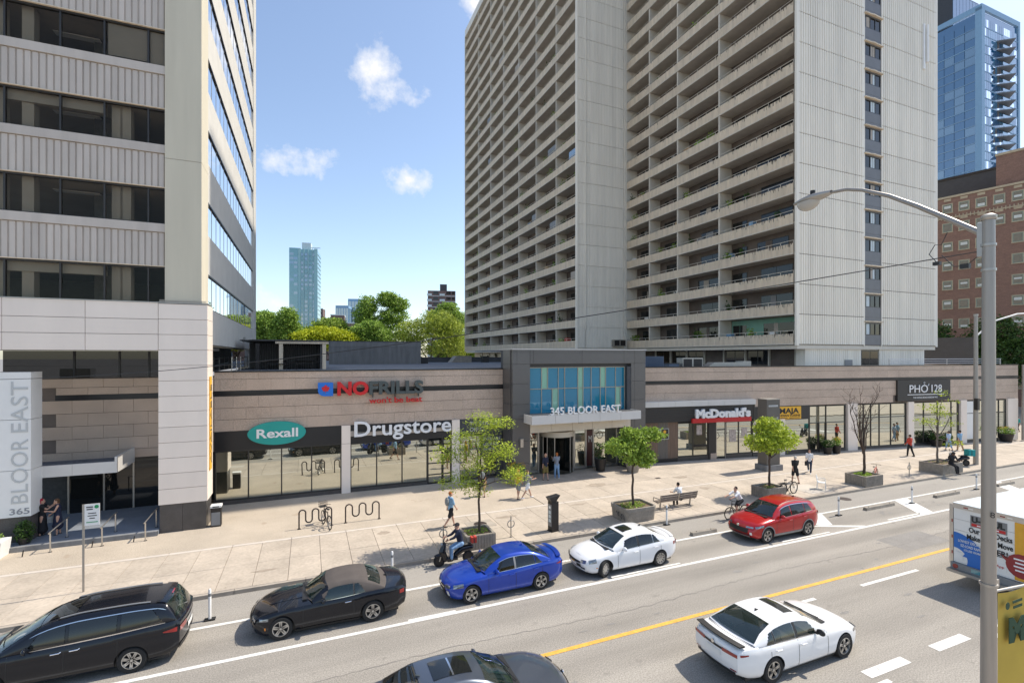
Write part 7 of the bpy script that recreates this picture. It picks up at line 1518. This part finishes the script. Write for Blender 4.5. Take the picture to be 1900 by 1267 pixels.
def person(label, loc, rz, h=1.72, lean=0, head=0, legs=((12, 5), (-12, 12)), arms=((-10, 15), (10, 15)), splay=(4, 4), top='cloth_white', bottom='cloth_dkjeans', bottom_len=1.0, sleeve=.5, hair='hair_dark', hair_len=0, skin='skin', shoes='cloth_black', sit=False, dress=0, hat=None, pack=None, bag=None, hips_z=None, group=None):
    """figure facing +y; legs/arms = (swing, bend) in degrees for left and right; bottom_len 1 = trousers, .5 = shorts"""
    k = h/1.72; t = thing('person', label, 'person', loc, rz, group)
    V = Vector; X = V((1, 0, 0))
    def rot(v, a): c, s_ = math.cos(R(a)), math.sin(R(a)); return V((v.x, v.y*c+v.z*s_*-1*-1*-1 if False else v.y*c-v.z*s_, v.y*s_+v.z*c))
    hip = V((0, 0, hips_z if hips_z is not None else .90*k)); up = rot(V((0, 0, 1)), -lean)   # lean forwards (+y)
    chest = hip+up*.40*k; neck = hip+up*.57*k; hd = neck+rot(V((0, 0, 1)), -lean*.4-head)*.16*k
    J = {}
    for i, sg in ((0, -1), (1, 1)):
        sw, bd = legs[i]; hp = hip+V((sg*.095*k, 0, -.02)); th = rot(V((sg*.03, 0, -1)), sw); kn = hp+th*.42*k; sh = rot(V((0, 0, -1)), sw-bd); an = kn+sh*.41*k; J['leg', i] = (hp, kn, an)
        sw, bd = arms[i]; s0 = neck+up*-.05*k+V((sg*.185*k, 0, 0)); ua = rot(V((sg*math.sin(R(splay[i])), 0, -1)), sw-lean*.0); el = s0+ua*.28*k; fa = rot(V((sg*-.05, 0, -1)), sw+bd); wr = el+fa*.25*k; J['arm', i] = (s0, el, wr, fa)
    fw = rot(V((0, 1, 0)), -lean*.3-head)
    # body: one continuous surface
    b = MB(); cap_tube(b, [hip-up*.02, hip+up*.18*k, chest, neck-up*.04*k], [.125*k, .115*k, .135*k, .10*k]); b.tube([chest+V((-.10*k, 0, .06*k)), chest+V((.10*k, 0, .06*k))], .10*k, 10)
    cap_tube(b, [neck-up*.05*k, neck+up*.06*k], [.055*k, .052*k]); ball(b, hd, (.076*k, .094*k, .115*k)); ball(b, hd+fw*.075*k-V((0, 0, .05*k)), (.045*k, .035*k, .05*k)); ball(b, hd+fw*.100*k-V((0, 0, .015*k)), (.014*k, .022*k, .024*k))
    for sg in (-1, 1): ball(b, hd+V((sg*.078*k, -.005, -.01*k)), (.016*k, .024*k, .032*k))
    for i, sg in ((0, -1), (1, 1)):
        hp, kn, an = J['leg', i]; cap_tube(b, [hp, hp.lerp(kn, .5), kn, kn.lerp(an, .35), an], [.085*k, .075*k, .053*k, .052*k, .036*k]); ball(b, an-V((0, 0, .03*k)), .042*k)
        s0, el, wr, fa = J['arm', i]; cap_tube(b, [s0, s0.lerp(el, .5), el, el.lerp(wr, .4), wr], [.052*k, .047*k, .039*k, .038*k, .028*k])
        pc_ = wr+fa*.045*k; b.tube([wr, pc_, pc_+fa*.03*k], [.027*k, .036*k, .032*k], 8)
    body = remesh_obj('body', b, .017*k, skin, t, 3)
    hb_ = MB()      # fingers, each with a knuckle bend
    for i, sg in ((0, -1), (1, 1)):
        s0, el, wr, fa = J['arm', i]; pc_ = wr+fa*.068*k; sd = V((0, 1, 0))-fa*fa.y; sd = sd.normalized() if sd.length > .2 else V((0, 0, 1)); inn = fa.cross(sd)*(-sg)
        for j, ln in enumerate((.062, .072, .068, .052)):
            q = pc_+sd*(.026-.0175*j)*k; hb_.tube([q, q+fa*ln*.55*k+inn*.006, q+fa*ln*k*.9+inn*.028*k], [.0095*k, .0088*k, .0065*k], 6)
        q = wr+fa*.025*k+sd*.028*k; hb_.tube([q, q+sd*.025*k+fa*.03*k, q+sd*.028*k+fa*.06*k], [.012*k, .011*k, .008*k], 6)
    hb_.build('fingers', skin, body, 60)
    e = MB()
    for sg in (-1, 1): ball(e, hd+fw*.090*k+V((sg*.032*k, 0, .015*k)), .011*k)
    e.build('eyes', 'ink', body, True); mth = MB(); mth.box(tuple(hd+fw*.108*k+V((-.022*k, -.004, -.062*k))), tuple(hd+fw*.108*k+V((.022*k, .004, -.055*k)))); mth.build('mouth', 'cloth_red', body)
    # clothes
    b = MB(); cap_tube(b, [hip+up*.0, hip+up*.18*k, chest, neck-up*.045*k], [.142*k, .135*k, .152*k, .105*k]); b.tube([chest+V((-.115*k, 0, .06*k)), chest+V((.115*k, 0, .06*k))], .110*k, 10)
    for i in (0, 1):
        s0, el, wr, fa = J['arm', i]
        if sleeve > 0: cap_tube(b, [s0, s0.lerp(el, min(1, sleeve/.5))], [.066*k, .060*k])
        if sleeve > .5: cap_tube(b, [el, el.lerp(wr, (sleeve-.5)*1.8)], [.056*k, .044*k])
    remesh_obj('top', b, .022*k, top, t, 5)
    if dress:
        b = MB(); zl = hip.z-dress*.85*k; c0 = (J['leg', 0][1]+J['leg', 1][1])/2; cap_tube(b, [hip+up*.14*k, hip, V((c0.x, c0.y, c0.z)), V((c0.x, c0.y, zl))], [.13*k, .16*k, .19*k, .22*k]); remesh_obj('skirt', b, .024*k, bottom, t, 5)
    else:
        b = MB(); cap_tube(b, [hip+up*.07*k, hip-up*.03*k], [.136*k, .138*k])
        for i in (0, 1):
            hp, kn, an = J['leg', i]
            if bottom_len <= .55: cap_tube(b, [hp, hp.lerp(kn, bottom_len*1.6)], [.104*k, .098*k])
            else: cap_tube(b, [hp, kn, kn.lerp(an, bottom_len*.96)], [.102*k, .074*k, .062*k])
        remesh_obj('trousers' if bottom_len > .55 else 'shorts', b, .022*k, bottom, t, 4)
    for i in (0, 1):
        hp, kn, an = J['leg', i]; b = MB(); z0 = an.z-.06*k; cap_tube(b, [V((an.x, an.y-.03*k, z0)), V((an.x, an.y+.06*k, z0-.008)), V((an.x, an.y+.15*k, z0-.015))], [.044*k, .042*k, .032*k]); remesh_obj('shoe', b, .016*k, shoes, t, 3)
    if hat: b = MB(); ball(b, hd+V((0, 0, .035*k)), (.092*k, .11*k, .09*k)); b.lathe([(.12*k, 0), (.12*k, .012)], 14, c=tuple(hd+fw*.05*k+V((0, 0, .045*k)))); remesh_obj('hat', b, .017*k, hat, t, 2)
    else:
        b = MB(); ball(b, hd-fw*.022*k+V((0, 0, .025*k)), (.088*k, .098*k, .105*k))
        if hair_len: cap_tube(b, [hd-fw*.05*k, hd-fw*.075*k-V((0, 0, hair_len*k))], [.085*k, .06*k])
        remesh_obj('hair', b, .017*k, hair, t, 3)
    if pack: b = MB(); ball(b, chest-fw*.20*k-V((0, 0, .03)), (.15*k, .10*k, .22*k)); remesh_obj('backpack', b, .024*k, pack, t, 4)
    if bag: b = MB(); q = J['arm', 1][2]; b.box((q.x-.05, q.y-.13, q.z-.38), (q.x+.07, q.y+.13, q.z-.10)); b.tube([q+V((0, -.1, -.1)), q, q+V((0, .1, -.1))], .008, 5); b.build('hand_bag', bag, t)
    return t
Z1 = .15
person('woman with red hair in a long black dress holding up her phone', (-11.4, 29.2, .365), R(-80), 1.66, top='cloth_black', bottom='cloth_black', dress=.75, hair='hair_red', hair_len=.12, sleeve=.25, arms=((55, 70), (50, 75)), legs=((3, 3), (-3, 3)))
person('woman in navy dress with shoulder bag standing beside the red-haired woman', (-10.78, 29.05, .365), R(110), 1.64, top='cloth_navy', bottom='cloth_navy', dress=.55, hair='hair_brown', hair_len=.16, sleeve=0, arms=((25, 80), (10, 40)), legs=((4, 3), (-4, 3)), head=18, bag='cloth_grey')
person('walker in light blue shirt and black shorts with grey backpack', (6.5, 23.55, Z1), R(-80), 1.74, top='cloth_blue', bottom='cloth_black', bottom_len=.5, hair='hair_orange', pack='cloth_grey', legs=((20, 6), (-18, 20)), arms=((-18, 15), (16, 15)))
person('man in black top and tan shorts walking behind the feathery tree', (9.7, 28.0, Z1), R(-15), 1.78, top='cloth_black', bottom='cloth_tan', bottom_len=.52, pack='cloth_grey', legs=((14, 5), (-12, 15)), bag='cloth_tan')
person('person in yellow top and grey shorts beside the entrance flower tub', (11.55, 26.75, Z1), R(-60), 1.70, top='cloth_yellow', bottom='cloth_grey', bottom_len=.5, hair='hair_orange', hair_len=.1, legs=((10, 5), (-10, 10)))
person('person in white top and white shorts striding to the right', (12.0, 26.45, Z1), R(-85), 1.68, top='cloth_grey', bottom='cloth_white', bottom_len=.42, hair='hair_brown', hair_len=.12, legs=((26, 6), (-24, 14)), arms=((30, 70), (35, 60)), shoes='cloth_white')
person('bald man in navy polo and olive shorts at the entrance', (14.95, 29.95, Z1), R(15), 1.80, top='cloth_navy', bottom='cloth_olive', bottom_len=.55, hair='skin', legs=((8, 4), (-6, 8)), arms=((-4, 10), (6, 12)), splay=(10, 10))
person('person with orange hair, patterned shirt and light jeans at the entrance', (15.95, 30.2, Z1), R(-5), 1.74, top='cloth_pattern', bottom='cloth_jeans', hair='hair_orange', hair_len=.08, legs=((5, 3), (-6, 6)), arms=((30, 95), (28, 90)), shoes='cloth_white')
person('dark-haired person in white shirt sitting on the bench', (19.35, 21.75, Z1), 0, 1.72, lean=16, top='cloth_white', bottom='cloth_black', legs=((82, 82), (80, 84)), arms=((35, 40), (35, 40)), hips_z=.50, sleeve=.5, head=12)
person('white-haired man in black walking past the parked cargo bike', (30.1, 22.9, Z1), R(-25), 1.76, top='cloth_black', bottom='cloth_black', bottom_len=.55, hair='hair_white', legs=((12, 4), (-12, 14)), arms=((-16, 12), (20, 18)))
person('woman in white tee and dark jeans with handbag walking left', (33.55, 24.4, Z1), R(120), 1.66, top='cloth_white', bottom='cloth_dkjeans', hair='hair_brown', hair_len=.14, legs=((20, 5), (-24, 14)), arms=((-10, 20), (12, 40)), bag='cloth_black', shoes='cloth_white')
person('person in red and black jacket walking away past noodle shop', (47.0, 25.2, Z1), R(-10), 1.80, top='cloth_red', bottom='cloth_black', sleeve=1.0, legs=((10, 5), (-12, 12)), arms=((6, 40), (4, 35)))
person('person in pale blue tee and jeans shorts walking beside another', (53.2, 25.45, Z1), R(-15), 1.72, top='cloth_lblue', bottom='cloth_jeans', bottom_len=.6, legs=((14, 5), (-12, 12)), bag='cloth_tan')
person('person in grey blue shirt and beige trousers walking beside another', (54.0, 25.0, Z1), R(-15), 1.78, top='cloth_blue', bottom='cloth_tan', legs=((10, 5), (-10, 10)))
person('man in black with cap sitting on the pale planter', (42.35, 20.12, Z1), R(165), 1.74, lean=12, top='cloth_black', bottom='cloth_black', sleeve=.95, legs=((66, 62), (72, 60)), arms=((35, 50), (30, 60)), hips_z=.84, hat='cloth_black', head=15, skin='skin_dark')
person('person in teal shirt and black shorts at the far right corner', (73.6, 28.8, .05), R(70), 1.75, top='cloth_teal', bottom='cloth_black', bottom_len=.6, legs=((18, 5), (-18, 12)))

def bicycle(name, label, loc, rz, col='metal_dark', basket=False, rack=False, tyre=.335, lean=0, fat=.024, cat='bicycle'):
    t = thing(name, label, cat, loc, rz); t.rotation_euler = (0, R(lean), rz)
    wb_ = 1.06; rw, fw_ = Vector((0, -wb_/2, tyre)), Vector((0, wb_/2, tyre)); bb = Vector((0, -.10, .29)); st = Vector((0, -.24, .80)); hd = Vector((0, .36, .82)); hb = Vector((0, .38, .70))
    for c in (rw, fw_):
        w = sub('wheel', t, tuple(c)); MB().tube([(0, tyre*.96*math.cos(a), tyre*.96*math.sin(a)) for a in frange(0, 2*math.pi, 28)[:-1]], fat, 7, closed=True).build('tyre', 'rubber', w, 60)
        b = MB(); b.tube([(0, tyre*.88*math.cos(a), tyre*.88*math.sin(a)) for a in frange(0, 2*math.pi, 28)[:-1]], .011, 6, closed=True)
        for i in range(14): a = 2*math.pi*i/14; b.tube([(0, 0, 0), (0, tyre*.88*math.cos(a), tyre*.88*math.sin(a))], .0025, 4)
        b.lathe([(.03, -.04), (.03, .04)], 10, 'x'); b.build('rim', 'metal_steel', w)
    b = MB(); 
    for p, q_, r_ in ((bb, st, .018), (bb, hb, .021), (st-Vector((0, -.02, .1)), hd, .018), (bb, rw, .012), (st-Vector((0, 0, .08)), rw, .011), (hd, hb, .02)): b.tube([p, q_], r_, 7)
    b.build('frame', col, t, 60); MB().tube([hb, fw_+Vector((.05, 0, 0))], .013, 6).tube([hb, fw_-Vector((.05, 0, 0))], .013, 6).build('fork', col, t)
    MB().tube([hd, hd+Vector((0, -.03, .16))], .016, 6).tube([(-.29, .24, 1.0), (-.2, .33, 1.0), (0, .35, .99), (.2, .33, 1.0), (.29, .24, 1.0)], .013, 7).build('handlebar', 'metal_dark', t, 60)
    b = MB(); ball(b, (0, -.29, .93), (.075, .13, .035)); b.build('saddle', 'plastic_black', t, True); MB().tube([st, (0, -.27, .92)], .014, 6).build('seat_post', 'metal_steel', t)
    b = MB(); b.lathe([(.09, -.01), (.09, .01)], 16, 'x', tuple(bb)); b.tube([bb+Vector((.06, 0, 0)), bb+Vector((.09, .05, -.16))], .012, 5).tube([bb-Vector((.06, 0, 0)), bb+Vector((-.09, -.05, .16))], .012, 5); b.box((.08, -.10, .11), (.17, .0, .13)); b.build('crankset', 'metal_dark', t)
    if basket:
        k_ = sub('basket', t, (0, .56, .86))
        for z_ in (0, .12, .25): MB().tube([(-.17, -.14, z_), (.17, -.14, z_), (.19, .14, z_), (-.19, .14, z_)], .008, 4, closed=True).build('wire_hoop', 'metal_dark', k_)
        for i in range(9): MB().tube([(-.18+.045*i, -.14, 0), (-.18+.045*i, -.14, .25)], .005, 4).build('wire', 'metal_dark', k_); MB().tube([(-.18+.045*i, .14, 0), (-.18+.045*i, .14, .25)], .005, 4).build('wire', 'metal_dark', k_)
        box('basket_floor', k_, (-.17, -.14, 0), (.17, .14, .01), 'metal_dark')
    if rack: box('rear_rack', t, (-.14, -.85, .72), (.14, -.28, .75), 'metal_dark'); MB().tube([(.08, -.75, .72), (.06, -.53, .34)], .01, 5).tube([(-.08, -.75, .72), (-.06, -.53, .34)], .01, 5).tube([(.12, -.55, .75), (.12, -.55, .95)], .014, 5).build('rack_stay', 'metal_dark', t); MB().tube([(0, -.53+.37*math.cos(a), .335+.37*math.sin(a)) for a in frange(.2, 2.9, 12)], .014, 5).build('mudguard', 'metal_dark', t)
    return t
bicycle('parked_bicycle', 'dark bicycle with wire basket locked to the wavy rack', (.80, 26.0, .15), R(15), basket=True)
bicycle('cargo_bicycle', 'black cargo bicycle with rear rack parked by planter behind red vehicle', (27.15, 21.1, .15), R(-85), rack=True, tyre=.36, fat=.032)
bicycle('parked_bicycle', 'reddish bicycle leaning behind the planter of the leafless tree', (35.9, 21.35, .15), R(-70), col='cloth_red', tyre=.33)
bicycle('ridden_bicycle', 'dark bicycle ridden along the bike lane left of red vehicle', (21.0, 19.35, 0), R(90))
person('cyclist in white tee and black shorts riding towards the left', (21.26, 19.35, 0), R(90), 1.74, lean=38, top='cloth_white', bottom='cloth_black', bottom_len=.55, legs=((62, 55), (28, 62)), arms=((62, 12), (62, 12)), hips_z=.98, head=-18, skin='skin')
def moped(name, label, loc, rz, body, boxm):
    t = thing(name, label, 'scooter', loc, rz)
    for y_ in (-.62, .62):
        w = sub('wheel', t, (0, y_, .24)); MB().lathe([(.15, -.05), (.22, -.055), (.24, -.03), (.24, .03), (.22, .055), (.15, .05)], 24, 'x', cap=False).build('tyre', 'rubber', w, 50); MB().lathe([(.15, -.04), (.15, .04)], 18, 'x').build('rim', 'metal_dark', w)
    b = MB(); cap_tube(b, [Vector((0, -.75, .62)), Vector((0, -.35, .60)), Vector((0, -.1, .42))], [.12, .16, .12]); b.box((-.14, -.15, .22), (.14, .35, .32)); cap_tube(b, [Vector((0, .38, .30)), Vector((0, .50, .62)), Vector((0, .42, .88))], [.14, .15, .10]); ball(b, (0, .64, .46), (.09, .2, .08)); remesh_obj('body', b, .02, body, t, 4)
    b = MB(); ball(b, (0, -.40, .78), (.13, .36, .06)); b.build('seat', 'plastic_black', t, True); MB().tube([(-.32, .30, 1.02), (-.1, .40, .98), (.1, .40, .98), (.32, .30, 1.02)], .016, 6).build('handlebar', 'metal_dark', t, 60); MB().tube([(.05, .45, .8), (.05, .62, .24)], .025, 6).tube([(-.05, .45, .8), (-.05, .62, .24)], .025, 6).build('fork', 'metal_steel', t)
    ball_ = MB(); ball(ball_, (0, .52, .90), (.09, .06, .08)); ball_.build('headlamp', 'head_light', t, True)
    k_ = sub('delivery_box', t, (0, -.85, .80)); h9 = .45 if boxm == 'cloth_teal' else .22; box('box', k_, (-.24*h9/.45, -.24*h9/.45, 0), (.24*h9/.45, .22*h9/.45, h9), boxm); box('lid', k_, (-.25*h9/.45, -.25*h9/.45, h9-.03), (.25*h9/.45, .23*h9/.45, h9+.02), boxm); box('strap', k_, (-.245*h9/.45, -.02, .0), (.245*h9/.45, .02, h9+.025), 'plastic_black')
    for s_ in (-1, 1): MB().tube([(s_*.2, .38, 1.0), (s_*.26, .36, 1.15)], .008, 5).box((min(s_*.22, s_*.34), .34, 1.14), (max(s_*.22, s_*.34), .36, 1.22)).build('mirror', 'metal_dark', t)
    return t
moped('delivery_moped', 'dark moped with small red tail box ridden along the bike lane', (5.55, 19.62, 0), R(90), 'paint_black', 'cloth_red')
person('moped rider in navy jacket and jeans with dark helmet', (5.85, 19.62, 0), R(90), 1.76, lean=14, top='cloth_navy', bottom='cloth_jeans', sleeve=.9, legs=((72, 70), (70, 72)), arms=((48, 25), (48, 25)), hips_z=.86, hat='cloth_black')
moped('parked_moped', 'black and yellow moped with teal delivery box behind the seated man', (46.3, 21.6, .15), R(60), 'paint_black', 'cloth_teal')
# driver of the minivan
person('driver in teal shirt seated inside the black minivan', (-5.9, 17.72, .0), R(90), 1.7, lean=-12, top='cloth_teal', bottom='cloth_dkjeans', legs=((80, 60), (80, 60)), arms=((60, 20), (60, 20)), hips_z=.72, sleeve=.6)
LAYER.exclude = False
